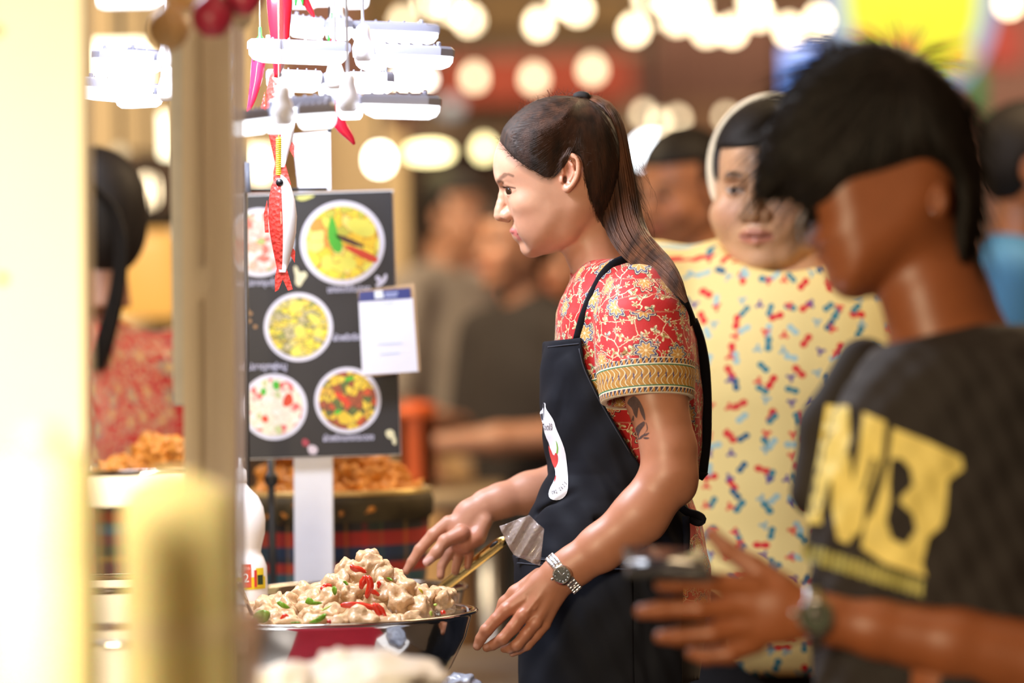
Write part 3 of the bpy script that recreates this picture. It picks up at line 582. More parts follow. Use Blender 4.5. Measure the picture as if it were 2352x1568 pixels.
# ---- hanging toys: chillies and fish
REDP = mat('glossy_red', (.50, .008, .018), .22, coat=.5, var=.12, nscale=20); PINKP = mat('glossy_pink_red', (.75, .02, .06), .2, coat=.5, var=.1); GRNP = mat('glossy_green', (.03, .28, .04), .3, var=.15)
def chilli(pts, d, m, label, cal=True, flat=.8):
    p = smooth_path(pts, 26); V = P(p[:, 0], p[:, 1], d); r = root('hanging_chilli', label, 'decoration', V[0], 'shiny red toy chillies hanging over the counter')
    rad = p[:, 2]*d/FPX; V2, F2 = sweep(V, rad, 16, flat=flat); mesh('pod', V2, F2, m, r)
    if cal:
        c = V[0]; g = G(); g.add(*lathe([(rad[0]*1.05, -.012), (rad[0]*.9, .002), (rad[0]*.3, .008), (.002, .02)], c, 12))
        for k in range(5): a = k*1.257; g.add(*sweep([c+[math.cos(a)*rad[0]*.9, math.sin(a)*rad[0]*.9, -.006], c+[math.cos(a)*rad[0]*1.25, math.sin(a)*rad[0]*1.25, -.026]], [.004, .001], 6))
        g.obj('calyx', GRNP, r); mesh('string', *cyl(c+[0, 0, .015], (c[0], c[1], 2.5), .0012, seg=5), CREAMP, r)
    return r
chilli([(640, -60, 30), (642, 10, 30), (642, 60, 25), (644, 105, 21), (640, 150, 14), (634, 178, 4)], 5.15, REDP, 'big dark red toy chilli hanging behind the LED lamps')
chilli([(690, -30, 12), (700, 0, 10), (716, 28, 6), (722, 40, 2)], 5.3, REDP, 'little red toy chilli at the top edge beside the big one')
chilli([(598, 96, 15), (594, 140, 17), (588, 185, 14), (578, 230, 9), (568, 262, 3)], 5.2, PINKP, 'slim pinkish-red toy chilli beside the taped post')
chilli([(764, 62, 10), (768, 90, 12), (772, 160, 16), (770, 240, 18), (774, 276, 17), (790, 300, 13), (806, 315, 9), (813, 326, 7), (814, 332, 3)], 5.35, PINKP, 'red toy chilli with hooked tip and green top, right of the white card')
FISHR = mat('fish_red', (.66, .045, .035), .35, coat=.3, var=.10, nscale=400); FISHW = mat('fish_white', (.80, .80, .84), .35, coat=.3, var=.03)
def scales(nt_mat):
    nt = nt_mat.node_tree; tc = nd(nt, 'ShaderNodeTexCoord'); vo = nd(nt, 'ShaderNodeTexVoronoi', i_0=tc.outputs['Object']); vo.inputs['Scale'].default_value = 190; bp = nd(nt, 'ShaderNodeBump'); bp.inputs['Strength'].default_value = .7; bp.inputs['Distance'].default_value = .002; nt.links.new(vo.outputs[0], bp.inputs['Height']); nt.links.new(bp.outputs[0], nt.nodes['Principled BSDF'].inputs['Normal'])
scales(FISHR)
def fish(cx, ytop, ybot, w, d, label, tailonly=False):
    """hangs head up; red back to the left, white belly to the right"""
    L = ybot-ytop; c0 = Pv(cx, ytop, d); r = root('toy_fish', label, 'decoration', c0, 'red and white toy fish hanging over the counter')
    prof = [(0, .10), (.04, .42), (.10, .68), (.22, .92), (.36, 1.0), (.50, .92), (.64, .70), (.76, .46), (.84, .30)]
    fp = Frame(d); V = []; seg = 20; bend = lambda t: 6*math.sin(t*3.0)
    for t, k in prof:
        for j in range(seg):
            a = 2*PI*j/seg; V.append((cx+bend(t)+math.cos(a)*w*.5*k, math.sin(a)*w*.34*k, ytop+L*t))
    F = [(i*seg+j, i*seg+(j+1) % seg, (i+1)*seg+(j+1) % seg, (i+1)*seg+j) for i in range(len(prof)-1) for j in range(seg)]+[list(range(seg)), [(len(prof)-1)*seg+j for j in range(seg)][::-1]]
    mi = []
    for q_, f in enumerate(F): mi.append(0 if (len(f) > 4 or 6 <= (q_ % seg) < 15) else 1)
    mesh('body', fp(np.array(V)), F, [FISHR, FISHW], r, midx=mi)
    def fin(nm, pts, m, y=0, t=5):
        n = len(pts); V = [(x, y-t/2, z) for x, z in pts]+[(x, y+t/2, z) for x, z in pts]; F = [list(range(n)), list(range(n, 2*n))[::-1]]+[(i, (i+1) % n, n+(i+1) % n, n+i) for i in range(n)]; mesh(nm, fp(np.array(V)), F, m, r, smooth=False)
    tx = cx+bend(.84); fin('tail_fin', [(tx-10, ytop+L*.78), (tx+9, ytop+L*.78), (tx+20, ytop+L*.92), (tx+25, ybot-4), (tx+14, ybot), (tx+2, ytop+L*.90), (tx-8, ybot-2), (tx-16, ybot+2), (tx-16, ytop+L*.88)], FISHR)
    fin('pelvic_fin', [(cx+w*.34, ytop+L*.60), (cx+w*.52, ytop+L*.66), (cx+w*.50, ytop+L*.76), (cx+w*.36, ytop+L*.70)], FISHR); fin('dorsal_fin', [(cx-w*.46, ytop+L*.22), (cx-w*.58, ytop+L*.34), (cx-w*.54, ytop+L*.50), (cx-w*.40, ytop+L*.50)], FISHR)
    e = fp(np.array((cx-2, -w*.2, ytop+L*.07))); mesh('eye', *lathe([(.0001, -.004), (.005, -.002), (.005, .002), (.0001, .004)], e, 12, R=Matrix.Rotation(PI/2, 3, 'X')), BLACKP, r)
    return r, c0
f1, c1 = fish(644, 400, 668, 66, 5.1, 'red-backed white toy fish hanging in front of the menu board')
spr = np.linspace(0, 1, 220); mesh('spring_cord', P(640+4*np.cos(spr*2*PI*20), 316+spr*86, 5.1).tolist() and sweep(P(640+5*np.cos(spr*2*PI*20), 316+spr*86, 5.1+.002*np.sin(spr*2*PI*20)), .0011, 5)[0], sweep(P(640+5*np.cos(spr*2*PI*20), 316+spr*86, 5.1+.002*np.sin(spr*2*PI*20)), .0011, 5)[1], mat('yellow_coil', (.80, .62, .03), .4), f1)
mesh('string', *cyl(Pv(640, 318, 5.1), Pv(640, -400, 5.1), .001, seg=5), CREAMP, f1)
f2, c2 = fish(640, 150, 428, 70, 5.2, 'toy fish whose red tail shows under the lowest LED lamp'); mesh('string', *cyl(Pv(640, 152, 5.2), Pv(640, -400, 5.2), .001, seg=5), CREAMP, f2)
# ---- menu board on its white post, payment card, white card and clip rail
BD = 5.76; BS = BD/FPX; tl, tr, bl_c, br_c = [np.array(P(x, y, BD)) for x, y in ((545, 452), (895, 441), (556, 1055), (914, 1036))]
ux = (tr-tl)/np.linalg.norm(tr-tl); uz = np.cross(ux, (0, 1, 0)); uz = -uz if uz[2] < 0 else uz; bc = (tl+tr+bl_c+br_c)/4
BW, BH = np.linalg.norm(tr-tl)+.045, np.linalg.norm(tl-bl_c)
bc = bc-ux*.018
BR = Matrix((Vector(ux), Vector((0, 1, 0)), Vector(uz))).transposed()
mb = root('menu_board', 'black menu board with round pictures of five curries and stir-fries, on a white post', 'sign', (bc[0], BD, CTR))
BOARD = mat('board_black', (.022, .020, .024), .5, var=.5, nscale=9, bump=.03)
brd = mesh('board', *box(bc, BW, .008, BH, R=BR), BOARD, mb, smooth=False)
mesh('board_edge', *box(bc+np.array((0, .006, 0)), BW+.004, .004, BH+.004, R=BR), WHITEP, mb, smooth=False)
pc_ = P(719, 1195, BD+.03); mesh('post', *pxprism(674, 762, 960, 678, 767, 1560, BD+.02, .03), mat('white_board_post', (.80, .80, .86), .4, var=.03), mb, smooth=False); mesh('foot', *box((P(724, 1500, BD)[0], BD+.03, CTR+.008), .20, .14, .016, bev=.003), WHITEP, mb)
PLATE = mat('plate_white', (.72, .72, .86), .35, var=.03); RX = Matrix.Rotation(PI/2, 3, 'X')
def bpos(px, py, lift=.005): p = np.array(P(px, py, BD)); k = (p-bc); return bc+ux*np.dot(k, ux)+uz*np.dot(k, uz)+np.array((0, -lift, 0))
def dish(px, py, r, fm, name='dish_picture', fr=.87, bits=()):
    rr = r*BS; pl = mesh(name, *lathe([(rr, -.0008), (rr, .0008)], bpos(px, py), 56, R=RX), PLATE, brd, smooth=False)
    mesh('food_print', *lathe([(rr*fr, -.0005), (rr*fr, .0005)], bpos(px, py, .0063), 56, R=RX), fm, pl, smooth=False)
    for nm, poly, m in bits:
        pts = chaikin(poly, 2); V = [bpos(x, y, .0071) for x, y in pts]; mesh(nm, V, [list(range(len(V)))], m, pl, smooth=False)
YL = (.95, .72, .03); CU1 = food_mat('yellow_curry', 60, [(0, (.95, .75, .04)), (.25, (.92, .62, .02)), (.45, (.85, .80, .10)), (.62, (.95, .80, .20)), (.8, (.80, .30, .03)), (.9, (.55, .55, .05))], 1.1, edge=.06, dark=(.45, .20, .01))
CU2 = food_mat('olive_stirfry', 85, [(0, (.80, .62, .08)), (.3, (.70, .62, .20)), (.5, (.85, .72, .05)), (.7, (.55, .48, .25)), (.85, (.30, .33, .08))], 3.3, stretch=(1, 1, 1.6), edge=.10, dark=(.06, .05, .02))
CU3 = food_mat('pale_salad', 110, [(0, (.85, .80, .68)), (.4, (.80, .78, .62)), (.62, (.90, .85, .78)), (.78, (.75, .12, .14)), (.86, (.55, .62, .30)), (.93, (.85, .45, .42))], 5.1, edge=.05, dark=(.55, .45, .35))
CU4 = food_mat('dark_stirfry', 90, [(0, (.80, .52, .03)), (.25, (.85, .60, .05)), (.45, (.35, .06, .02)), (.6, (.70, .40, .04)), (.75, (.10, .14, .03)), (.88, (.62, .08, .02))], 7.9, edge=.09, dark=(.03, .015, .01))
CU5 = food_mat('pink_salad', 90, [(0, (.80, .55, .50)), (.3, (.70, .12, .10)), (.45, (.85, .75, .70)), (.65, (.80, .40, .30)), (.8, (.35, .45, .12)), (.9, (.85, .65, .62))], 9.3, edge=.06, dark=(.35, .12, .10))
GL = mat('print_leaf', (.06, .50, .03), .4, var=.2); RL = mat('print_chilli', (.70, .05, .02), .4, var=.2); DL = mat('print_dark', (.07, .02, .02), .4); YC = mat('print_chunk', (.80, .78, .12), .4, var=.15)
dish(787, 558, 97, CU1, bits=[('leaf_print', [(762, 492), (772, 512), (775, 535), (788, 560), (784, 582), (766, 578), (752, 548), (755, 515)], GL), ('aubergine_print', [(770, 536), (800, 545), (835, 562), (838, 570), (800, 560), (775, 548)], DL), ('chilli_print', [(790, 560), (830, 572), (872, 592), (862, 606), (826, 590), (795, 572)], RL), ('chunk_print', [(798, 500), (850, 505), (868, 530), (845, 548), (800, 530)], YC), ('chunk_print', [(738, 590), (762, 582), (766, 620), (740, 622)], YC), ('chunk_print', [(785, 590), (822, 595), (815, 622), (782, 618)], YC)])
dish(686, 751, 79, CU2, bits=[('chunk_print', [(662, 705), (676, 690), (700, 694), (692, 712), (670, 720)], YC), ('chunk_print', [(705, 715), (738, 730), (735, 748), (712, 738)], YC), ('chunk_print', [(675, 748), (700, 750), (704, 772), (680, 775)], YC), ('chunk_print', [(722, 752), (745, 756), (740, 775), (722, 772)], YC), ('chunk_print', [(668, 800), (690, 795), (694, 815), (670, 820)], YC)])
dish(630, 934, 76, CU3, bits=[('leaf_print', [(628, 872), (645, 878), (640, 898), (626, 890)], GL), ('leaf_print', [(600, 890), (614, 892), (610, 910), (598, 905)], GL), ('pepper_print', [(655, 905), (670, 900), (676, 925), (660, 935), (648, 930)], RL), ('pepper_print', [(600, 958), (612, 950), (620, 966), (606, 972)], RL)])
dish(799, 919, 76, CU4, bits=[('chilli_print', [(765, 895), (790, 905), (810, 928), (800, 934), (775, 915)], RL), ('chunk_print', [(775, 950), (800, 945), (808, 970), (780, 975)], mat('print_gold', (.80, .55, .04), .4, var=.2)), ('leaf_print', [(790, 868), (812, 862), (815, 872), (795, 876)], GL), ('leaf_print', [(768, 942), (786, 940), (780, 952), (768, 950)], GL)])
dish(597, 557, 79, CU5)
LIL = mat('print_lilac', (.62, .62, .82), .5)
def btext(s, px, py, size, parent=brd, m=LIL, name='lettering', lift=.0056, w=None, bold=.012):
    V, F = text_mesh(s, size*BS, bold*size*BS); V = np.array(V); 
    if w: V[:, 0] *= w*BS/(V[:, 0].max()-V[:, 0].min())
    c = bpos(px, py, lift); W_ = c+V[:, :1]*ux+V[:, 1:2]*uz; return mesh(name, W_, F, m, parent, smooth=False)
btext('แกงกะทิสับปะรด', 802, 664, 21, w=98); btext('ผัดพริกขิงไก่', 803, 775, 21, w=74); btext('ผัดพริกแกงกระดอง', 801, 1005, 21, w=116); btext('ยำปลาดุกฟูหมู', 605, 842, 21, w=108); btext('พล่าปลากรุบกุ้ง', 590, 650, 20, w=98)
def bpatch(nm, poly, m, lift=.0058): pts = chaikin(poly, 2); mesh(nm, [bpos(x, y, lift) for x, y in pts], [list(range(len(pts)))], m, brd, smooth=False)
GING = mat('print_ginger', (.80, .76, .50), .5, var=.1)
bpatch('mushroom_print', [(862, 655), (870, 646), (880, 640), (884, 628), (890, 630), (888, 645), (876, 656), (866, 660)], mat('print_pale', (.62, .62, .78), .5)); bpatch('mushroom_print', [(862, 634), (870, 632), (878, 642), (872, 648), (864, 644)], LIL); bpatch('ginger_print', [(674, 612), (682, 610), (688, 628), (700, 622), (708, 632), (696, 646), (690, 660), (678, 652), (680, 636)], GING); bpatch('herb_print', [(676, 452), (700, 449), (728, 448), (708, 458), (690, 462)], mat('print_lime', (.70, .68, .20), .5))
bpatch('shallot_print', [(694, 1008), (704, 1006), (712, 1016), (706, 1026), (694, 1022)], mat('print_shallot', (.40, .05, .08), .5)); bpatch('garlic_print', [(706, 1024), (720, 1020), (732, 1030), (726, 1044), (710, 1042)], mat('print_garlic', (.70, .60, .68), .5)); bpatch('garlic_print', [(884, 990), (898, 984), (908, 994), (904, 1008), (890, 1006)], GING); bpatch('garlic_print', [(900, 1004), (910, 1000), (911, 1022), (902, 1020)], GING)
for x, y in ((569, 713), (576, 720), (574, 737), (587, 750)): mesh('peppercorn_print', *lathe([(4.5*BS, -.0003), (4.5*BS, .0003)], bpos(x, y, .0056), 12, R=RX), mat('print_pepper', (.40, .22, .10), .5), brd, smooth=False)
# payment card in its clear sleeve (its code is left out)
pr = root('payment_card', 'white payment card with dark blue header in a clear sleeve clipped to the menu board', 'sign', P(892, 860, 5.70)); cD = 5.70
def quadbox(pts, d, t, nm, m, parent): n = len(pts); V = [tuple(P(x, y, d)) for x, y in pts]+[tuple(P(x, y, d)+[0, t, 0]) for x, y in pts]; return mesh(nm, V, [list(range(n)), list(range(n, 2*n))[::-1]]+[(i, (i+1) % n, n+(i+1) % n, n+i) for i in range(n)], m, parent, smooth=False)
quadbox([(822, 668), (952, 650), (966, 852), (836, 866)], cD+.004, .002, 'sleeve', mat('sleeve_film', (.72, .50, .30), .25, alpha=.5, var=.05), pr)
cd = quadbox([(824, 692), (948, 684), (960, 853), (832, 861)], cD+.002, .0015, 'card', mat('card_white', (.80, .82, .95), .4, var=.02), pr); quadbox([(825, 670), (942, 661), (944, 685), (824, 693)], cD+.0015, .0015, 'header', mat('header_blue', (.035, .05, .22), .4, var=.05), pr)
quadbox([(860, 668), (878, 666), (882, 684), (861, 686)], cD+.001, .0004, 'emblem', mat('emblem_white', (.75, .82, .92), .4), pr)
for x0, x1, y in ((884, 914, 672), (884, 912, 679)): quadbox([(x0, y), (x1, y-2), (x1, y+2), (x0, y+4)], cD+.001, .0003, 'header_line', mat('line_pale', (.40, .46, .75), .5), pr)
for x0, x1, y in ((878, 904, 697), (866, 924, 789), (872, 918, 812)): quadbox([(x0, y), (x1, y-3), (x1, y), (x0, y+3)], cD+.001, .0003, 'card_line', mat('line_blue', (.55, .66, .88), .5), pr)
wc = root('white_card', 'plain white plastic card hanging above the menu board beside the toy fish', 'sign', P(720, 432, 5.4)); quadbox([(672, 308), (758, 300), (760, 436), (686, 440)], 5.55, .004, 'card', mat('white_sheet', (.82, .84, .95), .4, var=.02), wc); quadbox([(752, 292), (760, 291), (761, 302), (753, 303)], 5.395, .012, 'clip', BLACKP, wc); mesh('string', *cyl(Pv(756, 293, 5.4), Pv(756, -400, 5.4), .001, seg=5), WIRE, wc)
rl = root('clip_rail', 'thin black rail with grey clamp along the top of the menu board', 'rail', P(640, 440, 5.5)); mesh('bar', *cyl(Pv(545, 437, 5.52), Pv(752, 434, 5.52), .0022, seg=8), BLACKP, rl); mesh('clamp', *quad_ if False else pxbox(560, 372, 574, 442, 5.5, .02), mat('grey_clamp', (.16, .18, .24), .4), rl)
mesh('upright', *cyl(Pv(562, 437, 5.53), Pv(572, 1545, 5.53), .004, seg=8), BLACKP, rl)
bk = root('sign_rod', 'thin black metal rod standing beside the white board post', 'rod', P(628, 1530, 5.85)); mesh('rod', *cyl(Pv(622, 1030, 5.85), Pv(630, 1510, 5.85), .006, seg=10), BLACKP, bk); mesh('knob', *lathe([(.008, -.01), (.012, 0), (.008, .01)], Pv(623, 1100, 5.85), 12), BLACKP, bk); mesh('foot', *lathe([(.05, 0), (.05, .008), (.008, .014)], (P(630, 1527, 5.85)[0], 5.85, CTR), 20), BLACKP, bk)
# ---- white bottle
BX, BY = float(P(556, 1300, 5.35)[0]), 5.35; kb = 5.35/FPX; zb = lambda y: float(P(556, y, 5.35)[2])
bt = root('bottle', 'white plastic squeeze bottle with yellow label and red tab, between post and rod', 'bottle', (BX, BY, CTR))
mesh('body', *lathe([(50*kb, CTR), (58*kb, CTR+.004), (58*kb, zb(1345)), (57*kb, zb(1300)), (50*kb, zb(1280)), (44*kb, zb(1268)), (46*kb, zb(1255)), (54*kb, zb(1225)), (56*kb, zb(1195)), (52*kb, zb(1165)), (40*kb, zb(1140)), (22*kb, zb(1122)), (14*kb, zb(1112)), (12*kb, zb(1100))], (BX, BY, 0), 36), WHITEP, bt)
mesh('cap', *lathe([(14*kb, zb(1108)), (15*kb, zb(1104)), (14*kb, zb(1080)), (5*kb, zb(1072)), (4*kb, zb(1050))], (BX, BY, 0), 20), WHITEP, bt)
def curved(x0, x1, y0, y1, m, nm, lift=.0006, parent=bt):
    V = []; n = 10
    for i in range(n+1):
        x = x0+(x1-x0)*i/n; a = math.asin(max(-1, min(1, (x-556)/58.6))); r = 58*kb+lift
        for y in (y0, y1): V.append((BX+math.sin(a)*r, BY-math.cos(a)*r, zb(y)))
    return mesh(nm, V, [(2*i, 2*i+1, 2*i+3, 2*i+2) for i in range(n)], m, parent)
YEL = mat('label_yellow', (.80, .62, .03), .4); LBL = curved(520, 610, 1322, 1350, YEL, 'label'); curved(558, 580, 1292, 1345, mat('label_red', (.62, .10, .06), .4), 'red_tab', .0012, LBL); curved(590, 606, 1302, 1345, YEL, 'yellow_tab', .0012, LBL); curved(586, 592, 1306, 1345, mat('label_red_b', (.60, .05, .04), .4), 'red_edge', .0014, LBL); curved(593, 604, 1318, 1340, mat('label_black', (.03, .05, .02), .4), 'dark_mark', .0016, LBL)
def ctext(s, px, py, size, m, lift=.0018):
    V, F = text_mesh(s, size, .04*size*.1); out = []
    for x, y, z in V:
        xx = px+x; a = math.asin(max(-1, min(1, (xx-556)/58.6))); r = 58*kb+lift; out.append((BX+math.sin(a)*r, BY-math.cos(a)*r, zb(py-y)))
    mesh('lettering', out, F, m, LBL, smooth=False)
ctext('2', 568, 1324, 28, mat('label_white', (.85, .85, .85), .4)); ctext('สูตร', 568, 1301, 11, mat('label_pink', (.85, .6, .55), .4))
# ---- bowls
def bowl(cx, cy, zr, R, H, label, name='bowl', seg=96):
    r = root(name, label, 'bowl', (cx, cy, zr-H)); t = .0012
    out = [(.0001, -H), (R*.42, -H), (R*.46, -H+.003), (R*.66, -H*.82), (R*.82, -H*.55), (R*.92, -H*.25), (R*.955, -.008), (R*.962, -.003), (R*.985, -.0012), (R*.997, -.002), (R, 0), (R*.993, .0016), (R*.97, .0015), (R*.952, -.001), (R*.944, -.008), (R*.905, -H*.25), (R*.80, -H*.55+.002), (R*.64, -H*.80), (R*.44, -H+.005), (.0001, -H+.004)]
    mesh('shell', *lathe([(a, b+zr) for a, b in out], (cx, cy, 0), seg, close=False), STEEL, r); return r
B1D = 5.15; b1c = P(742, 1407, B1D); B1 = (float(b1c[0]), B1D, float(b1c[2])); R1 = 357*B1D/FPX; H1 = B1[2]-CTR
bowl(B1[0], B1[1], B1[2], R1, H1, 'shiny steel bowl heaped with pale stir-fried meat and red chillies')
B2D = 5.58; b2c = P(818, 1351, B2D); B2 = (float(b2c[0]), B2D, float(b2c[2])); R2 = 258*B2D/FPX; H2 = B2[2]-CTR
bowl(B2[0], B2[1], B2[2], R2, H2, 'steel bowl of clear broth behind the heaped one, with a golden handle leaning on it')
# broth and bubbles in the rear bowl
tag(mesh('broth', *lathe([(R2*.85, B2[2]-.032), (R2*.86, B2[2]-.028), (.0001, B2[2]-.028)], (B2[0], B2[1], 0), 48, close=False), mat('cloudy_broth', (.55, .55, .58), .12, var=.2, nscale=70, bump=1.2, coat=.5)), 'cloudy pale broth filling the rear bowl', 'soup', kind='stuff')
g = G()
for i in range(110):
    a = RNG.uniform(0, 2*PI); q = R2*.8*math.sqrt(RNG.rand()); s = RNG.uniform(.004, .011); g.add(*lathe([(s, -.002), (s*.8, s*.5), (s*.4, s*.8), (.0001, s*.9)], (B2[0]+q*math.cos(a), B2[1]+q*math.sin(a), B2[2]-.029), 8))
tag(g.obj('ice_pieces', mat('ice', (.85, .88, .92), .1, trans=.4, ior=1.3, var=.05)), 'small clear lumps floating in the rear bowl', 'ice', kind='stuff')
# golden handle
HD = root('ladle', 'golden-handled ladle leaning out of the rear steel bowl', 'ladle', P(1000, 1360, 5.45)); GOLDM = mat('brushed_gold', (.82, .62, .25), .22, 1.0, var=.08, nscale=12, bump=.05)
a0 = Pv(994, 1362, 5.42); a1 = Pv(1028, 1340, 5.41); a2 = Pv(1150, 1246, 5.34); a3 = Pv(1163, 1236, 5.33)
V, F = sweep([a0, a0.lerp(a1, .5), a1, a2, a3], [.0035, .006, .0085, .0088, .0045], 12, flat=.62, up=(0, 1, .3)); mesh('handle', V, F, GOLDM, HD)
q0 = Pv(1126, 1256, 5.325); q1 = Pv(1143, 1243, 5.318); mesh('hanging_slot', *sweep([q0, q0.lerp(q1, .5), q1], [.0016, .0026, .0016], 10), BLACKP, HD)
mesh('neck', *sweep([a0, Pv(965, 1385, 5.46), (B2[0]+.05, B2[1], B2[2]-.05)], [.003, .0028, .004], 8), STEEL, HD); mesh('scoop', *lathe([(.0001, -.016), (.02, -.012), (.032, 0), (.030, 0), (.018, -.010), (.0001, -.013)], (B2[0]+.03, B2[1], B2[2]-.05), 24, close=False), STEEL, HD)
# steel spoon at the left of the heaped bowl
SP_ = root('serving_spoon', 'steel serving spoon handle standing in the heaped bowl beside the yellow bottle', 'spoon', P(578, 1420, 5.05)); mesh('handle', *sweep(P([548, 560, 582], [1338, 1365, 1418], [5.0, 5.02, 5.06]), [.0035, .003, .0025], 8, flat=.4), STEEL, SP_); mesh('scoop', *lathe([(.0001, -.010), (.016, -.007), (.024, 0), (.0235, .0005), (.014, -.006), (.0001, -.009)], P(596, 1432, 5.08), 20, close=False), STEEL, SP_)
# ---- meat, chillies and leaves heaped in the front bowl
MEAT = mat('stirfried_meat', (.58, .38, .21), .36, var=.38, nscale=110, bump=1.0, sss=.12, coat=.25); RC = mat('fresh_red_chilli', (.60, .03, .012), .16, coat=.6, var=.2, nscale=50); GLF = mat('coriander_green', (.16, .34, .02), .35, var=.5, nscale=30); LGF = mat('pale_stem_green', (.45, .60, .12), .35, var=.3, nscale=30)
def ctr_mesh(o):
    z = [v.co.z for v in o.data.vertices]; o.data.transform(Matrix.Translation((0, 0, -(min(z)+max(z))/2))); o.location = (0, 0, 0)
def lump(seed, r, amp=.36, f=1.6, sub=4):
    bm = bmesh.new(); bmesh.ops.create_icosphere(bm, subdivisions=sub, radius=1); of = Vector((seed*3.7, seed*1.9, seed*5.3))
    for v in bm.verts:
        n = v.co.normalized(); k = max(.5, 1+amp*noise.noise(n*f+of)*1.4+amp*.30*noise.noise(n*f*2.5+of)-amp*.40*max(0, .22-abs(noise.noise(n*f*1.7-of)))+.05*noise.noise(n*7+of)+.02*noise.noise(n*16+of)); v.co = n*k*r
    V = np.array([v.co[:] for v in bm.verts]); bm.verts.index_update(); F = [[v.index for v in f.verts] for f in bm.faces]; bm.free(); return V, F
mp = []
for k in range(7):
    V, F = lump(k+1, .0185, .42, 1.25, 4); V = V*[1.15, 1.0, .85]; me_o = mesh('meat_piece', V, F, MEAT); ctr_mesh(me_o); mp.append(me_o)
def heap_h(x, y):
    """height of the food above the rim plane at picture x and depth offset y (m)"""
    hx = np.interp(x, [400, 520, 590, 640, 680, 720, 760, 800, 850, 885, 925, 960, 1000, 1040, 1075], [4, 10, 14, 30, 42, 56, 84, 104, 122, 104, 78, 58, 42, 34, 8]); return hx*B1D/FPX*math.exp(-(y/.085)**2)-.004
rows = []; cnt = 0
for yi, y in enumerate(np.linspace(-.155, .15, 8)):
    half = math.sqrt(max(0, (R1*.90)**2-y*y)); x = -half+.012+(yi % 2)*.012
    while x < half-.010:
        px = 742+x*FPX/B1D
        if px > 560: rows.append((x, y+RNG.normal(0, .004), px))
        x += .030
meat = 0
LBM = 'glossy pale brown chunk of stir-fried meat in the heaped steel bowl'
for x, y, px in rows:
    h = heap_h(px, y); lv = [h-.006]
    if h > .03: lv.append(h-.024)
    if h > .05: lv.append(h-.042)
    for z in lv:
        if meat >= 230: break
        src = mp[meat % 7]; o = src if meat < 7 else src.copy()
        if meat >= 7: COL.objects.link(o)
        o.location = (B1[0]+x+RNG.normal(0, .0025), B1[1]+y, B1[2]+z+RNG.normal(0, .002)); o.rotation_euler = tuple(RNG.uniform(0, 6.28, 3)); s = RNG.uniform(.85, 1.12); o.scale = (s, s, s)
        tag(o, LBM, 'food', 'chunks of stir-fried meat in the front bowl'); meat += 1
for px, py in ((848, 1306), (872, 1322), (832, 1330), (812, 1345)):
    o = mp[int(px) % 7].copy(); COL.objects.link(o); o.location = P(px, py, B1D-.02); o.rotation_euler = tuple(RNG.uniform(0, 6.28, 3)); tag(o, LBM, 'food', 'chunks of stir-fried meat in the front bowl')
def chil(pts, d, r, label):
    p = smooth_path(pts, 18); V = P(p[:, 0], p[:, 1], d); n = len(p); rad = np.interp(np.linspace(0, 1, n), [0, .1, .5, .9, 1], [.3, .9, 1, .6, .1])*r*d/FPX; V2, F2 = sweep(V, rad, 10, flat=.55)
    V2 = V2+np.array([[0, 0, .0008*math.sin(i*1.3)] for i in range(len(V2))]); o = mesh('red_chilli', V2, F2, RC); tag(o, label, 'chilli', 'cut red chillies on the heaped meat'); return o
FD = 5.136
chil([(804, 1298), (816, 1306), (832, 1309), (842, 1314)], FD-.055, 7, 'short red chilli piece lying highest on the heap of meat'); chil([(842, 1322), (832, 1340), (828, 1352)], FD-.07, 9, 'wide split red chilli running down the middle of the heap, upper half'); chil([(846, 1322), (852, 1345), (842, 1368), (843, 1374)], FD-.075, 9, 'wide split red chilli pointing down in the middle of the heap'); chil([(850, 1352), (862, 1362), (872, 1366)], FD-.075, 6, 'small red chilli piece right of the split one in the middle')
chil([(738, 1349), (750, 1354), (768, 1360)], FD-.05, 7, 'red chilli piece at the upper left slope beside a green leaf'); chil([(736, 1353), (748, 1345), (762, 1343)], FD-.045, 5, 'thin red chilli piece topmost at the left slope'); chil([(782, 1390), (800, 1387), (830, 1391), (862, 1396), (876, 1398)], FD-.125, 8, 'long red chilli lying flat across the front of the heap'); chil([(858, 1385), (866, 1398), (874, 1416), (885, 1422)], FD-.13, 8, 'red chilli bending down to the rim at the front of the heap'); chil([(866, 1386), (876, 1396), (888, 1420)], FD-.135, 5, 'narrow red chilli beside the bent one at the front')
chil([(646, 1424), (655, 1416), (664, 1420)], FD-.155, 8, 'crumpled red chilli piece low at the left of the heap'); chil([(752, 1424), (760, 1430)], FD-.165, 5, 'tiny red chilli bit at the rim, front middle'); chil([(1012, 1405), (1024, 1407)], FD-.10, 5, 'tiny red chilli bit at the right end of the bowl'); chil([(868, 1334), (872, 1342), (868, 1350)], FD-.07, 5, 'tiny red chilli flake just right of the top of the heap')
def leaf(poly, d, m, label, cup=.004):
    pts = chaikin(poly, 2); c = np.mean(pts, 0); V2, F = tri_poly(pts, 5); V = []
    for x, y in V2: k = math.hypot(x-c[0], y-c[1])/30; V.append(tuple(P(x, y, d-.014)+[0, -cup*math.cos(k*2)+.0015*math.sin(x*.5), 0]))
    o = mesh('herb_leaf', V, F, m); so = o.modifiers.new('thick', 'SOLIDIFY'); so.thickness = .0008; tag(o, label, 'herb', 'green herb leaves on the heaped meat'); return o
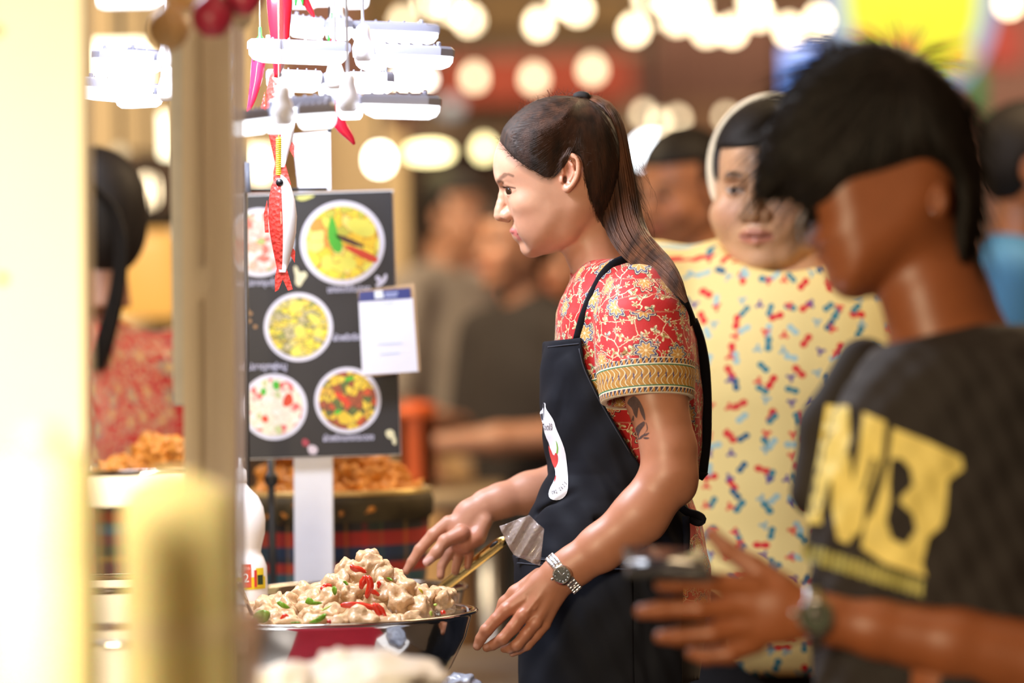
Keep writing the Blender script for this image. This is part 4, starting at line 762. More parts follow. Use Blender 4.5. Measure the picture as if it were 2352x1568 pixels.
leaf([(580, 1424), (585, 1406), (600, 1398), (618, 1402), (622, 1414), (612, 1430), (596, 1428)], FD-.15, GLF, 'large bright green leaf at the left end of the bowl'); leaf([(634, 1384), (642, 1378), (650, 1382), (668, 1394), (660, 1398), (646, 1394)], FD-.08, GLF, 'curled dark green leaf on the left part of the heap'); leaf([(698, 1384), (708, 1370), (714, 1372), (722, 1380), (742, 1382), (736, 1388), (712, 1388)], FD-.10, GLF, 'long green leaf with raised tip left of the middle'); leaf([(736, 1402), (748, 1394), (764, 1387), (760, 1392), (744, 1402)], FD-.125, LGF, 'pale green stem slice in the middle left'); leaf([(706, 1430), (722, 1422), (742, 1408), (751, 1408), (748, 1418), (732, 1430)], FD-.17, GLF, 'broad green leaf at the front rim'); leaf([(662, 1430), (676, 1426), (692, 1427), (690, 1431)], FD-.175, GLF, 'slim green leaf on the rim, left front')
leaf([(762, 1350), (766, 1344), (774, 1348), (775, 1360), (769, 1367), (764, 1360)], FD-.06, GLF, 'rounded green leaf at the upper left slope'); leaf([(786, 1334), (794, 1332), (802, 1342), (796, 1344)], FD-.055, GLF, 'small green leaf under the topmost pieces'); leaf([(886, 1326), (894, 1324), (905, 1332), (896, 1334)], FD-.04, GLF, 'dark green leaf tip behind the top on the right'); leaf([(960, 1348), (968, 1352), (974, 1364), (966, 1360)], FD-.06, mat('yellow_strip', (.75, .60, .05), .3), 'yellow strip on the right slope'); leaf([(987, 1402), (992, 1401), (994, 1414), (988, 1415)], FD-.14, LGF, 'small green stem piece near the right end'); leaf([(996, 1386), (1004, 1384), (1004, 1391), (997, 1391)], FD-.03, LGF, 'green leaf bit behind at the right end')
# ---- red mesh cloth lying on the counter before the bowl, white boxes, clear bag
NETM = mat('red_net', (.62, .02, .05), .6, var=.1)
tag(mesh('net_cloth', *box((B1[0]+.07, B1[1]-.36, CTR+.004), .30, .30, .005), NETM, None, smooth=False), 'red net cloth lying on the counter in front of the heaped bowl', 'cloth')
g = G()
for i in range(46): g.add(*box((B1[0]+.07-.148+i*.0066, B1[1]-.36, CTR+.0075), .0022, .298, .002)); g.add(*box((B1[0]+.07, B1[1]-.36-.148+i*.0066, CTR+.0085), .298, .0022, .002))
o = g.obj('net_threads', mat('dark_red_thread', (.30, .008, .02), .6), bpy.data.objects['net_cloth'], smooth=False); o['kind'] = 'stuff'
WF = mat('white_foam', (.86, .84, .82), .5, var=.04, nscale=20, bump=.4)
def crumple(cx, cy, rx, ry, d, dep, name, label, m, cat, seed, lo=None):
    V, F = lump(seed, 1.0, .22, 2.2, 4); s = d/FPX; c = P(cx, cy, d); V = V*[rx*s, dep, ry*s]+c
    fold = np.array([noise.noise(Vector(v)*38+Vector((seed, 0, 0))) for v in V]); V[:, 2] += fold*ry*s*.16
    o = mesh(name, V, F, m); tag(o, label, cat); return o
crumple(840, 1565, 170, 62, 4.1, .13, 'plastic_bag', 'crumpled white plastic bag in front of the steel bowl', WF, 'bag', 3); crumple(650, 1580, 85, 58, 4.05, .10, 'plastic_bag', 'smaller white plastic bag at the lower left of the crumpled one', WF, 'bag', 5); crumple(770, 1545, 60, 50, 4.12, .06, 'plastic_bag', 'peaked white plastic bag standing up behind the two others', WF, 'bag', 9)
for x, y, rx, ry, d, lb in ((770, 1700, 120, 150, 4.1, 'white foam box under the white bags, nearer the bowl'), (640, 1740, 110, 180, 4.02, 'white foam box under the small white bag')):
    c = P(x, y, d); tag(mesh('foam_box', *box((c[0], c[1], (CTR+float(P(x, 1590, d)[2]))/2), .20, .14, float(P(x, 1590, d)[2])-CTR, bev=.008), WF), lb, 'box')
crumple(1058, 1572, 40, 26, 4.95, .03, 'plastic_bag', 'small clear bluish plastic bag at the right foot of the steel bowl', mat('bluish_plastic', (.45, .50, .62), .15, var=.2, trans=.3, alpha=.8), 'bag', 12)
c = P(1058, 1600, 4.95); tag(mesh('foam_box', *box((c[0], c[1], (CTR+c[2])/2), .07, .08, c[2]-CTR, bev=.004), WF), 'narrow white foam box under the clear bag beside the bowl', 'box')
# ---- clear bag held in the apron pocket
BAGM = mat('bag_film', (.62, .52, .50), .16, alpha=.22, var=.15, nscale=60, bump=.6, coat=.4)
bgr = root('plastic_bag', 'clear plastic bag sticking out of the apron pocket', 'bag', P(1190, 1275, 5.12)); V2, F = tri_poly([(1147, 1208), (1182, 1195), (1215, 1182), (1250, 1215), (1240, 1300), (1180, 1274), (1172, 1262), (1157, 1232)], 6)
for k, dd in ((0, 5.085), (1, 5.10)):
    V = [tuple(P(x, y, dd)+[0, .006*math.sin(x*.16+y*.1+k)+.003*math.sin(x*.5-y*.3), 0]) for x, y in V2]; o = mesh('sheet', V, F, BAGM, bgr); so = o.modifiers.new('t', 'SOLIDIFY'); so.thickness = .0004
# ---- plaid-lined basket of fried chicken, side tray
PLD = plaid_mat(); bsx, bsd = float(P(770, 1140, 6.04)[0]), 6.04; rz = float(P(770, 1140, 6.04)[2]); kb2 = 6.04/FPX; RB = 222*kb2; HB = rz-CTR
bs_ = root('basket', 'round basket lined with red-blue-green plaid cloth behind the white board post', 'basket', (bsx, bsd, CTR))
mesh('wall', *lathe([(RB*.80, CTR), (RB*.84, CTR+.02), (RB*.93, CTR+HB*.5), (RB*.97, rz-.03), (RB*.93, rz-.02), (RB*.6, CTR+.12), (.001, CTR+.12)], (bsx, bsd, 0), 64, sy=.85), PLD, bs_)
V, F = lathe([(RB*.97, rz-.035), (RB*1.01, rz-.03), (RB*1.02, rz-.005), (RB*.99, rz+.006), (RB*.93, rz), (RB*.92, rz-.03)], (bsx, bsd, 0), 64, sy=.85, close=False); mesh('rim_band', V, F, mat('dark_plaid_trim', (.06, .045, .02), .8, var=.9, nscale=30), bs_)
mesh('liner', *lathe([(RB*.95, rz-.01), (RB*1.0, rz+.012), (RB*.97, rz+.014), (RB*.90, rz-.02)], (bsx, bsd, 0), 64, sy=.85, close=False), mat('golden_foil', (.85, .62, .25), .25, .6, nscale=40, bump=.6), bs_)
FRY = mat('fried_crust', (.66, .25, .035), .5, var=.55, nscale=55, bump=1.0); fr = []
for k in range(5): V, F = lump(20+k, .034, .45, 2.3, 4); o = mesh('fried_chicken', V, F, FRY); ctr_mesh(o); fr.append(o)
n = 0
def put_fry(x, y, z, s, lb, gr):
    global n
    src = fr[n % 5]; o = src if n < 5 else src.copy()
    if n >= 5: COL.objects.link(o)
    o.location = (x, y, z); o.rotation_euler = tuple(RNG.uniform(0, 6.28, 3)); o.scale = (s, s, s); tag(o, lb, 'food', gr); n += 1
for ring_, cntf, zz in ((.70, 18, 0), (.52, 13, .026), (.34, 9, .052), (.12, 4, .070)):
    for k in range(cntf):
        a = 2*PI*k/cntf+ring_*5; xx = bsx+math.cos(a)*RB*ring_; pk = (.3+.7*math.exp(-((xx-bsx-.02)/.16)**2)); put_fry(xx, bsd+math.sin(a)*RB*ring_*.85, rz-.012+zz*1.15, RNG.uniform(.85, 1.15), 'golden piece of fried chicken heaped in the plaid basket', 'fried chicken in the plaid basket')
for k in range(8): put_fry(bsx+RNG.uniform(-.10, .05), bsd+RNG.uniform(-.06, .06), rz+.085+RNG.uniform(0, .02), .95, 'golden piece of fried chicken heaped in the plaid basket', 'fried chicken in the plaid basket')
def tray(cx, cy, zt, w, dp, h, label, m=DSTEEL):
    r = root('tray', label, 'tray', (cx, cy, zt-h)); g = G(); t = .002; g.add(*box((cx, cy, zt-h+t), w, dp, t*2))
    for sx in (-1, 1): g.add(*box((cx+sx*w/2, cy, zt-h/2), t, dp, h))
    for sy in (-1, 1): g.add(*box((cx, cy+sy*dp/2, zt-h/2), w, t, h))
    g.obj('pan', m, r, smooth=False); mesh('rim', *sweep([(cx-w/2, cy-dp/2, zt), (cx+w/2, cy-dp/2, zt), (cx+w/2, cy+dp/2, zt), (cx-w/2, cy+dp/2, zt), (cx-w/2, cy-dp/2, zt)], .005, 8), STEEL, r); return r
tc_ = P(345, 1078, 5.95); TR1 = tray(float(tc_[0]), 5.95, float(tc_[2]), .22, .24, .05, 'steel tray of fried chicken raised behind the yellow bottle'); mesh('stand', *box((tc_[0], 5.95, (CTR+tc_[2]-.05)/2), .16, .18, tc_[2]-.05-CTR), PLD, TR1)
for k in range(16): put_fry(float(tc_[0])+RNG.uniform(-.085, .085), 5.95+RNG.uniform(-.09, .09), float(tc_[2])-.004+.028*(k % 2), .72, 'golden fried chicken piece in the small steel tray', 'fried chicken in the steel tray')
for i, (x, y, d) in enumerate(((265, 1340, 5.0), (262, 1460, 4.6))):
    c = P(x, y, d); t_ = tray(float(c[0]) if i else -.565, d, float(c[2]), .26 if i else .17, .26, float(c[2])-CTR, ('steel serving tray seen in the gap between the two yellow bottles, farther one', 'steel serving tray seen in the gap between the two yellow bottles, nearer one')[i])
    tag(mesh('sauce', *box((c[0] if i else -.565, d, c[2]-.03), .25 if i else .16, .25, .02), mat('brown_sauce', (.30, .17, .08), .2, var=.5, nscale=60, bump=1)), ('brown sauce filling the farther serving tray', 'brown sauce filling the nearer serving tray')[i], 'sauce', kind='stuff')
# ---- blurred things right in front of the lens: pale post, two tall yellow bottles, spoon end
YB = mat('pale_yellow_plastic', (1.0, .88, .48), .45, var=.05, nscale=6, sss=.5); YC2 = mat('cream_lid', (.93, .82, .50), .4, var=.04)
pp = root('pale_post', 'broad cream painted post standing at the left edge, nearest the lens', 'post', (float(P(60, 700, 3.75)[0]), 3.75, CTR)); mesh('shaft', *pxprism(-90, 186, -60, -80, 196, 1985, 3.75, .09), CREAMP, pp, smooth=False)
for y0, y1 in ((10, 30),): pass
for y in (70, 640): mesh('screw', *lathe([(.006, -.002), (.005, .001), (.0001, .002)], P(-8 if y < 100 else 4, y, 3.745), 12, R=RX), STEEL, pp)
def tall_bottle(cx, d, ytop, rpx, label, shoulder, k=1.0):
    s = d/FPX; x = float(P(cx, 1300, d)[0]); z = lambda y: float(P(cx, y, d)[2]); r = root('bottle', label, 'bottle', (x, d, CTR)); R = rpx*s
    mesh('body', *lathe([(R*.9, CTR), (R, CTR+.006), (R*1.0, z(ytop+shoulder*2.6)), (R*.985, z(ytop+shoulder*2.4)), (R, z(ytop+shoulder*2.2)), (R*.99, z(ytop+shoulder)), (R*.93, z(ytop+shoulder*.55)), (R*.72, z(ytop+shoulder*.22)), (R*.42, z(ytop+shoulder*.05)), (R*.30, z(ytop))], (x, d, 0), 48), YB, r)
    return r, x, z, R
r_, x_, z_, R_ = tall_bottle(413, 3.35, 1092, 132, 'tall pale yellow bottle with rounded shoulders, in front of the taped post', 80); mesh('cap', *lathe([(R_*.40, z_(1094)), (R_*.42, z_(1092)), (R_*.40, z_(1082)), (.001, z_(1080))], (x_, 3.35, 0), 24), YC2, r_)
mesh('band', *lathe([(R_*1.0, z_(1480)), (R_*1.03, z_(1470)), (R_*1.03, z_(1420)), (R_*1.0, z_(1410))], (x_, 3.35, 0), 48, close=False), YC2, r_)
r_, x_, z_, R_ = tall_bottle(95, 3.1, 1010, 140, 'wider pale yellow bottle overlapping the foot of the cream post', 120); mesh('cap', *lathe([(R_*.34, z_(1015)), (R_*.36, z_(1010)), (R_*.34, z_(975)), (.001, z_(970))], (x_, 3.1, 0), 24), YC2, r_)
kn = root('scoop', 'small pinkish white scoop end leaning against the yellow bottle', 'scoop', P(580, 1430, 3.5)); c = P(578, 1432, 3.5); mesh('head', *lathe([(.0001, -.014), (.010, -.012), (.0145, -.004), (.0145, .004), (.010, .012), (.0001, .014)], c, 20), mat('pinkish_plastic', (.85, .68, .72), .4, sss=.2), kn); mesh('handle', *sweep([c, P(585, 1700, 3.52), (c[0]+.02, 3.55, CTR+.004)], [.008, .006, .006], 8), mat('pinkish_plastic_b', (.80, .62, .60), .4), kn)
# ================================================================ the vendor: profile to the left, leaning over her pans
FR = Frame(5.25)
VR = root('person', 'ponytailed woman in red batik blouse and dark apron, seen in profile beside the bowls', 'person', Pv(1430, 3100, 5.25)[:2]+(0.0,) if False else (float(P(1430, 700, 5.25)[0]), 5.25, 0.0))
# ---- head and neck
HSIL = chaikin([(1150, 318), (1138, 345), (1132, 375), (1134, 405), (1143, 425), (1153, 436), (1158, 452), (1166, 475), (1176, 498), (1184, 512), (1190, 523), (1196, 535), (1201, 545), (1204, 555), (1204, 565), (1206, 575), (1210, 584), (1219, 588), (1232, 587), (1256, 584), (1290, 576), (1335, 560), (1380, 520), (1412, 460), (1425, 400), (1425, 340), (1410, 285), (1380, 248), (1340, 230), (1290, 224), (1245, 230), (1213, 246), (1183, 270), (1162, 294)], 1)
_W = table([(200, 100), (230, 112), (290, 126), (340, 127), (400, 121), (440, 116), (480, 110), (520, 100), (550, 88), (575, 72), (600, 58)])
_R = table([(200, 100), (330, 112), (420, 100), (455, 96), (500, 92), (530, 80), (555, 58), (575, 44), (600, 38)])
def head_vol():
    v = Vol((1118, -142, 205), (1445, 4, 668), 1.6)
    sd = poly_sd(HSIL, v.ax[0], v.ax[2]).astype(np.float32); kk = np.hanning(31); kk /= kk.sum()
    bl_ = np.apply_along_axis(lambda a: np.convolve(np.pad(a, 15, 'edge'), kk, 'valid'), 0, sd); bl_ = np.apply_along_axis(lambda a: np.convolve(np.pad(a, 15, 'edge'), kk, 'valid'), 1, bl_)
    w_ = np.clip((sd-6)/26, 0, 1); w_ = w_*w_*(3-2*w_); sd = (sd*(1-w_)+bl_*w_).astype(np.float32)
    sm = lambda a: np.convolve(np.pad(a, 12, 'edge'), np.hanning(25)/np.hanning(25).sum(), 'valid').astype(np.float32); Wz = sm(_W(v.ax[2], 1)); Rz = sm(_R(v.ax[2], 1))
    t = 1-np.minimum(sd/Rz[None, :], 1)
    q = (np.abs(v.ax[1][None, :, None])/Wz[None, None, :])**2.2+(np.maximum(t, 0)[:, None, :])**2.2
    v.F[:] = (q**(1/2.2)-1)*np.minimum(Wz, Rz)[None, None, :]*.9
    S = lambda y: -abs(y)
    # cheekbone, jaw, brow
    v.ell((1212, -74, 470), (34, 30, 30), 26); v.ell((1155, -38, 410), (11, 26, 9), 16)
    v.limb([(1326, -74, 470, 22), (1298, -62, 530, 20), (1260, -42, 556, 12)], 26); v.ell((1217, 0, 530), (43, 38, 36), 12)
    v.ell((1219, 0, 570), (23, 26, 19), 14); v.ell((1228, -56, 515), (40, 32, 42), 26); v.ell((1250, -60, 503), (46, 36, 46), 30)
    # neck
    v.limb([(1352, 0, 470, 66), (1360, 0, 560, 65), (1392, 0, 660, 70), (1410, 0, 720, 78)], 16, sy=.98)
    # eye sockets and lids
    v.ell((1157, -48, 432), (15, 22, 14), 12, 'cut')
    v.ell((1182, -51, 435), (23.5, 23.5, 21), 5)
    v.limb([(1184, -80, 426, 3), (1166, -68, 422.5, 3), (1157, -44, 424, 2.5)], 9)
    v.ell((1165.5, -57, 438.3), (19.5, 26, 8.2), 1.6, 'cut', rot=[(math.cos(.22), 0, math.sin(.22)), (0, 1, 0), (-math.sin(.22), 0, math.cos(.22))])
    v.ell((1181, -51, 435), (19, 19, 18), 1)
    # nose
    v.limb([(1158, 0, 434, 10), (1155.5, 0, 450, 9.5), (1152, 0, 468, 10.5), (1149, 0, 482, 12)], 8)
    v.limb([(1149, 0, 482, 12), (1147.2, 0, 494, 13.2)], 6); v.limb([(1149, 0, 499, 8.5), (1166, 0, 505, 7)], 5)
    v.ell((1163, -14, 494), (13, 9.5, 11.5), 5); v.ell((1170, -11, 490), (12, 10, 14), 8)
    v.ell((1158.5, -12, 505), (6.5, 4.2, 4.2), 2.5, 'cut')
    # lips
    v.limb([(1177, 0, 530, 6.5), (1180, -14, 529.5, 6), (1197, -29, 529, 2.5)], 4); v.limb([(1194, 0, 546, 7.2), (1196.5, -14, 545, 6.6), (1202, -26, 534, 2.8)], 4)
    v.limb([(1184, 0, 538.5, 1.4), (1189, -16, 536, 1.4), (1201, -32, 530, 1.2)], 1.6, 'cut'); 0
    0
    # ear
    e = 1.0
    v.ell((1312, -119, 393), (22, 7, 42), 5, rot=[(math.cos(.10), .18, math.sin(.10)), (-.18, 1, 0), (-math.sin(.10), 0, math.cos(.10))])
    v.ell((1300, -127, 402), (12, 9, 24), 4, 'cut')
    hel = smooth_path([(1293, -119, 398, 4.4), (1288, -122, 374, 5), (1296, -127, 358, 5.5), (1311, -131, 352.5, 5.5), (1325, -134, 362, 5.6), (1330.5, -135, 382, 5.8), (1327, -133, 404, 5.6), (1317, -129, 424, 5.5), (1305, -124, 434, 7)], 22)
    v.limb([tuple(p) for p in hel], 2.2)
    v.limb([(1304, -126, 367, 3), (1315, -130, 380, 3.6), (1318, -130, 398, 4), (1310, -128, 414, 4)], 3)
    v.ell((1302, -122, 433), (9, 6, 10), 4)
    v.ell((1291, -121, 413), (5.5, 5, 8), 3); v.ell((1297.5, -121, 412), (4.2, 11, 8), 2.5, 'cut'); v.ell((1320, -134, 372), (3.5, 4, 10), 3, 'cut')
    # mirror across the middle plane
    F = v.F; n0 = int(np.argmin(np.abs(v.ax[1]))); m = F[:, :n0+1]; v.F = np.concatenate([m, m[:, -2::-1]], 1); v.ax[1] = (v.lo[1]+v.h*np.arange(v.F.shape[1])).astype(np.float32); v.ax[1] -= v.ax[1][n0]; v.lo[1] = v.ax[1][0]; v.n = np.array(v.F.shape)
    # collarbones hint is under the blouse; keep the neck's tendon
    v.limb([(1345, -58, 480, 10), (1338, -40, 560, 9), (1350, -22, 640, 9)], 16)
    return v
hv = head_vol(); HF = hv.F.copy(); Vh, Fh = hv.net()
SK = (.545, .285, .185)
def skin_colors(V, base=SK, face=True):
    C = colors(len(V), base)
    if face:
        ay = np.abs(V[:, 1])
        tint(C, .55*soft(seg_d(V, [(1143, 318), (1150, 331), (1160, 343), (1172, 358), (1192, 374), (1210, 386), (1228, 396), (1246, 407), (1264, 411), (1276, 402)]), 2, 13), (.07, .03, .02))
        lip = (soft(seg_d(V, [(1176, 529), (1186, 536), (1198, 529)]), 5.5, 3) + soft(seg_d(V, [(1194, 545), (1201, 535)]), 5.8, 3)).clip(0, 1)*(ay < 33)*(V[:, 0] < 1203)
        tint(C, lip*.8, (.50, .12, .12)); tint(C, .8*soft(seg_d(V, [(1189, 537.5), (1201, 529.5)]), 1.2, 1.5)*(ay < 36), (.16, .03, .02))
        brow = soft(seg_d(V, [(1147, 415), (1151, 408), (1159, 402)]), 2.8, 4)+soft(seg_d(V, [(1158, 401), (1168, 400), (1178, 404)]), 1.4, 3)
        tint(C, brow.clip(0, 1)*.58*(V[:, 0] < 1185)*(ay > 12), (.035, .018, .012))
        tint(C, .75*soft(seg_d(V, [(1158, 431), (1167, 429.5), (1176, 430.5), (1183, 432)]), 1.2, 1.6)*(ay > 20)*(V[:, 0] < 1192), (.03, .012, .01))
        tint(C, .35*soft(seg_d(V, [(1170, 447), (1184, 438)]), 1, 3)*(ay > 20)*(V[:, 0] < 1192), (.12, .04, .03))
        tint(C, .25*soft(np.hypot(np.hypot(V[:, 0]-1225, V[:, 2]-500), (ay-75)), 15, 40), (.62, .26, .17))
        tint(C, .35*soft(np.hypot(V[:, 0]-1310, V[:, 2]-395), 30, 20)*(ay > 100), (.55, .20, .12))
        tint(C, .75*soft(np.hypot(V[:, 0]-1298, (V[:, 2]-412)*.6), 3, 5)*(ay > 100), (.07, .015, .008)); tint(C, .4*soft(np.hypot((V[:, 0]-1306)*1.2, (V[:, 2]-388)*.6), 6, 8)*(ay > 100), (.25, .07, .04))  # shade of the ear hollow and canal put into the skin colour
    return C
# ---- near arm and hand
def near_arm():
    v = Vol((1075, -400, 800), (1625, -165, 1530), 2.2)
    v.limb([(1488, -285, 760, 68), (1508, -300, 915, 69), (1536, -318, 1030, 63), (1538, -328, 1090, 62)], 14, sy=.86)
    v.limb([(1536, -328, 1095, 63), (1470, -338, 1185, 62), (1380, -335, 1258, 52), (1318, -330, 1300, 44), (1285, -326, 1322, 43)], 20, sy=.72)
    v.ell((1566, -322, 1120, ), (30, 30, 34), 18)
    # back of the hand
    v.limb([(1290, -326, 1318, 44), (1254, -322, 1352, 44), (1228, -318, 1388, 40)], 10, sy=.50)
    for a in ([(1268, -330, 1318, 20), (1165, -322, 1398, 18)], [(1276, -334, 1326, 20), (1202, -332, 1412, 17.5)], [(1284, -334, 1334, 18), (1230, -328, 1428, 16)], [(1292, -326, 1342, 18), (1250, -314, 1432, 15)]): v.limb(a, 10, sy=.9)
    v.limb([(1240, -300, 1325, 22), (1185, -292, 1362, 18), (1160, -286, 1385, 15), (1142, -284, 1420, 13)], 10)           # thumb, behind
    fing = {'i': [(1163, -322, 1400, 17.5), (1140, -324, 1422, 15.5), (1117, -322, 1447, 15.0), (1104, -316, 1466, 12.5), (1096, -311, 1483, 10.5)],
            'm': [(1200, -332, 1412, 17.0), (1178, -334, 1441, 15.5), (1153, -330, 1468, 14.2), (1132, -316, 1481, 12), (1118, -306, 1487, 10)],
            'r': [(1229, -326, 1430, 15.5), (1208, -330, 1456, 14.0), (1186, -326, 1482, 13.0), (1170, -312, 1489, 11), (1158, -300, 1490, 9)],
            'p': [(1250, -314, 1434, 15.0), (1232, -314, 1458, 12.5), (1211, -310, 1482, 11.5), (1192, -300, 1493, 9.5), (1177, -294, 1500, 8.2)]}
    for f in fing.values(): v.limb(f, 3.2)
    for c in ((1164, -333, 1401), (1201, -343, 1413), (1229, -337, 1431)): v.ell(c, (13, 8, 12), 8)
    for c in ((1117, -327, 1447), (1154, -335, 1467), (1187, -330, 1481)): v.ell(c, (14, 11, 12), 5)
    # tendons / veins
    v.limb([(1256, -341, 1352, 3), (1232, -346, 1378, 3), (1214, -346, 1402, 3)], 6); v.limb([(1244, -343, 1372, 2.4), (1228, -346, 1398, 2.4)], 5); v.limb([(1205, -338, 1375, 4), (1180, -334, 1393, 4)], 8)
    return v
av = near_arm(); Va, Fa = av.net()
# ---- far arm and hand, reaching to the handle of the rear bowl
def far_arm():
    v = Vol((905, 95, 1010), (1475, 330, 1345), 2.4)
    v.limb([(1455, 270, 1040, 60), (1410, 262, 1085, 56), (1300, 245, 1110, 53), (1215, 222, 1132, 47), (1150, 202, 1150, 39), (1118, 195, 1160, 36)], 14, sy=.8)
    v.limb([(1118, 195, 1162, 36), (1085, 185, 1186, 36), (1055, 178, 1212, 34)], 12, sy=.62)
    v.limb([(1080, 188, 1185, 34), (1072, 180, 1225, 32), (1060, 176, 1248, 24)], 14, sy=.6)
    v.limb([(1112, 175, 1198, 19), (1095, 168, 1232, 20), (1070, 165, 1252, 18)], 10)
    v.limb([(1030, 180, 1200, 17), (995, 176, 1228, 14.5), (964, 174, 1262, 13), (946, 172, 1290, 10.8), (933, 170, 1311, 8.8)], 5)
    v.limb([(1060, 150, 1225, 20), (1022, 140, 1242, 15), (1003, 134, 1268, 13.5), (981, 130, 1290, 10.5)], 7)
    v.limb([(1055, 185, 1240, 14), (1030, 190, 1272, 12), (1014, 190, 1300, 10), (1012, 186, 1322, 9)], 4)
    v.limb([(1066, 186, 1245, 14), (1052, 190, 1280, 11.5), (1046, 186, 1312, 9.5)], 4)
    v.limb([(1080, 180, 1240, 13), (1078, 184, 1272, 10.5), (1074, 178, 1300, 8.5)], 4)
    return v
bv = far_arm(); Vb, Fb = bv.net()
# ---- torso and legs under the clothes
cv = Vol((1200, -260, 600), (1680, 260, 3050), 11)
cv.limb([(1425, 0, 700, 110), (1440, 0, 900, 120), (1425, 0, 1120, 110), (1440, 0, 1300, 135)], 60, sy=1.5)
for sd_ in (-1, 1): cv.limb([(1450, sd_*110, 1350, 110), (1440, sd_*115, 2100, 72), (1465, sd_*115, 2850, 48)], 30); cv.limb([(1470, sd_*115, 2930, 38), (1370, sd_*118, 2990, 28)], 15)
Vc, Fc = cv.net()
Ca = skin_colors(Va, (.44, .19, .11), False); Cb = skin_colors(Vb, (.50, .235, .15), False)
for t, ty in (((1093, 1484), 9), ((1116, 1483), 8), ((1173, 1500), 8)): tint(Ca, .55*soft(np.hypot(Va[:, 0]-t[0], Va[:, 2]-t[1]), 4, 4), (.66, .40, .34))
tint(Ca, .22*soft(np.hypot(Va[:, 0]-1180, (Va[:, 2]-1425)*1.2), 30, 60), (.55, .17, .10))
tint(Cb, .75*soft(seg_d(Vb, [(990, 1284), (976, 1293)]), 6, 3)*(Vb[:, 1] < 134), (.80, .50, .48)); tint(Cb, .4*soft(np.hypot(Vb[:, 0]-1075, Vb[:, 2]-1255), 30, 30)*(Vb[:, 1] < 178), (.50, .14, .08))
Vall, Fall = join_parts((FR(Vh), Fh), (FR(Va), Fa), (FR(Vb), Fb), (FR(Vc), Fc))
body = mesh('body', Vall, Fall, SKIN, VR, attrs={'Col': np.concatenate([skin_colors(Vh), Ca, Cb, colors(len(Vc), SK)])})
bodyT = bvh(body)
# ---- eyes
for s in (-1, 1):
    g = G().add(*lathe([(0.01, -19.6), (6, -18.7), (12, -15.5), (17, -9.8), (19.4, -2), (19.6, 0), (17, 9.8), (10, 16.8), (.01, 19.6)], (0, 0, 0), 24))
    V = np.concatenate(g.V); R = Matrix.Rotation(math.radians(-78), 3, 'Y'); V = V @ np.array(R).T
    eo = mesh('eye', FR(V+np.array((1181, s*51, 435))), g.F, EYEW, VR)
    gx, gz = -math.cos(.22), math.sin(.22); d = Vector((gx, s*.60, gz+.10)).normalized(); q = Vector((0, 0, 1)).rotation_difference(d).to_matrix()
    V, F = lathe([(.01, 20.4), (3, 20.3), (6.5, 19.6), (11.2, 17.0), (11.4, 16.0)], (0, 0, 0), 20, R=q, close=False); mesh('iris', FR(V+np.array((1181, s*51, 435))), F, IRIS, eo)
lsh = []
for i in range(16):
    a = i/15; x0 = 1158+a*27; z0 = 431-1.6*math.sin(a*PI); y0 = -44-a*24
    lsh.append([(x0, y0, z0), (x0-5, y0-3.5, z0-.5), (x0-10+3*a, y0-6, z0-3.5)])
V, F = tubes(np.array(lsh), np.tile([.55, .4, .15], (16, 1))); mesh('eyelashes', FR(V), F, HAIRK, VR)
# ---- blouse
TOR = [(560, 1345, 1478, 60), (590, 1336, 1490, 95), (610, 1328, 1508, 150), (630, 1318, 1526, 190), (660, 1300, 1557, 228), (690, 1287, 1575, 246), (720, 1277, 1588, 255), (780, 1273, 1604, 252), (880, 1264, 1613, 245), (980, 1268, 1617, 232), (1090, 1285, 1610, 222), (1140, 1272, 1588, 218), (1200, 1260, 1610, 228), (1300, 1244, 1632, 245), (1400, 1240, 1634, 255), (1650, 1236, 1622, 258)]
_T = table(TOR)
def torso_f(tb, grow=0., n=2.3, wob=0.):
    def f(X, Y, Z):
        z = Z.ravel(); x0, x1, b = tb(z, 1)-grow, tb(z, 2)+grow, tb(z, 3)+grow; c = ((x0+x1)/2)[None, None]; a = ((x1-x0)/2)[None, None]; b = b[None, None]
        q = (np.abs((X-c)/a)**n+np.abs(Y/b)**n)**(1/n); r = (q-1)*np.minimum(a, b)*.9
        if wob: r = r+wob*np.sin(X*.045+Z*.032)*np.sin(Z*.017-Y*.03)+wob*.6*np.sin(X*.11-Z*.05+Y*.04)
        return r
    return f
SLV = [(1468, -235, 690, 84), (1476, -262, 745, 100), (1482, -280, 830, 106), (1486, -290, 900, 100), (1488, -294, 960, 97)]
def sleeve(v, s=-1):
    v.limb([(x, s*-y if s > 0 else y, z, r) for x, y, z, r in SLV], 30, sy=.82)
bl = Vol((1225, -402, 535), (1665, 402, 1440), 3.4)
bl.fn(torso_f(_T, 0, wob=1.6)); bl.fn(lambda X, Y, Z: 594-Z+.00075*Y**2*0+0*X, op='and', k=30)
sleeve(bl, -1); bl.limb([(x, -y, z, r) for x, y, z, r in SLV], 30, sy=.82)
# collar round the neck, high at the back and dipping to the throat
def collar(X, Y, Z):
    t = np.clip((Z-560)/160, 0, 1.2); cx = 1362+50*t; r = 70+12*t
    d = np.sqrt((X-cx)**2+(Y*.98)**2)-r
    line = ((X-1317)*(-(540-634))+(Z-634)*(-(1408-1317)))/math.hypot(94, 91)   # above the line = outside
    return np.maximum(np.maximum(d, line), np.maximum(548-Z, Z-720))
bl.fn(collar, k=10)
bl.fn(lambda X, Y, Z: Z-1415+0*X+0*Y, op='and', k=4)
CUT = lambda X, Y, Z: (Z-(912+.20*(np.abs(Y)-330)*-1+.06*(1485-X)))
def cutf(X, Y, Z):     # below the hem, around the sleeve only
    near = np.maximum(np.sqrt((X-1487)**2+((np.abs(Y)-297)/.84)**2)-116, 205-np.abs(Y)); return np.maximum(-CUT(X, Y, Z), near)
bl.fn(cutf, op='cut', k=1.5)
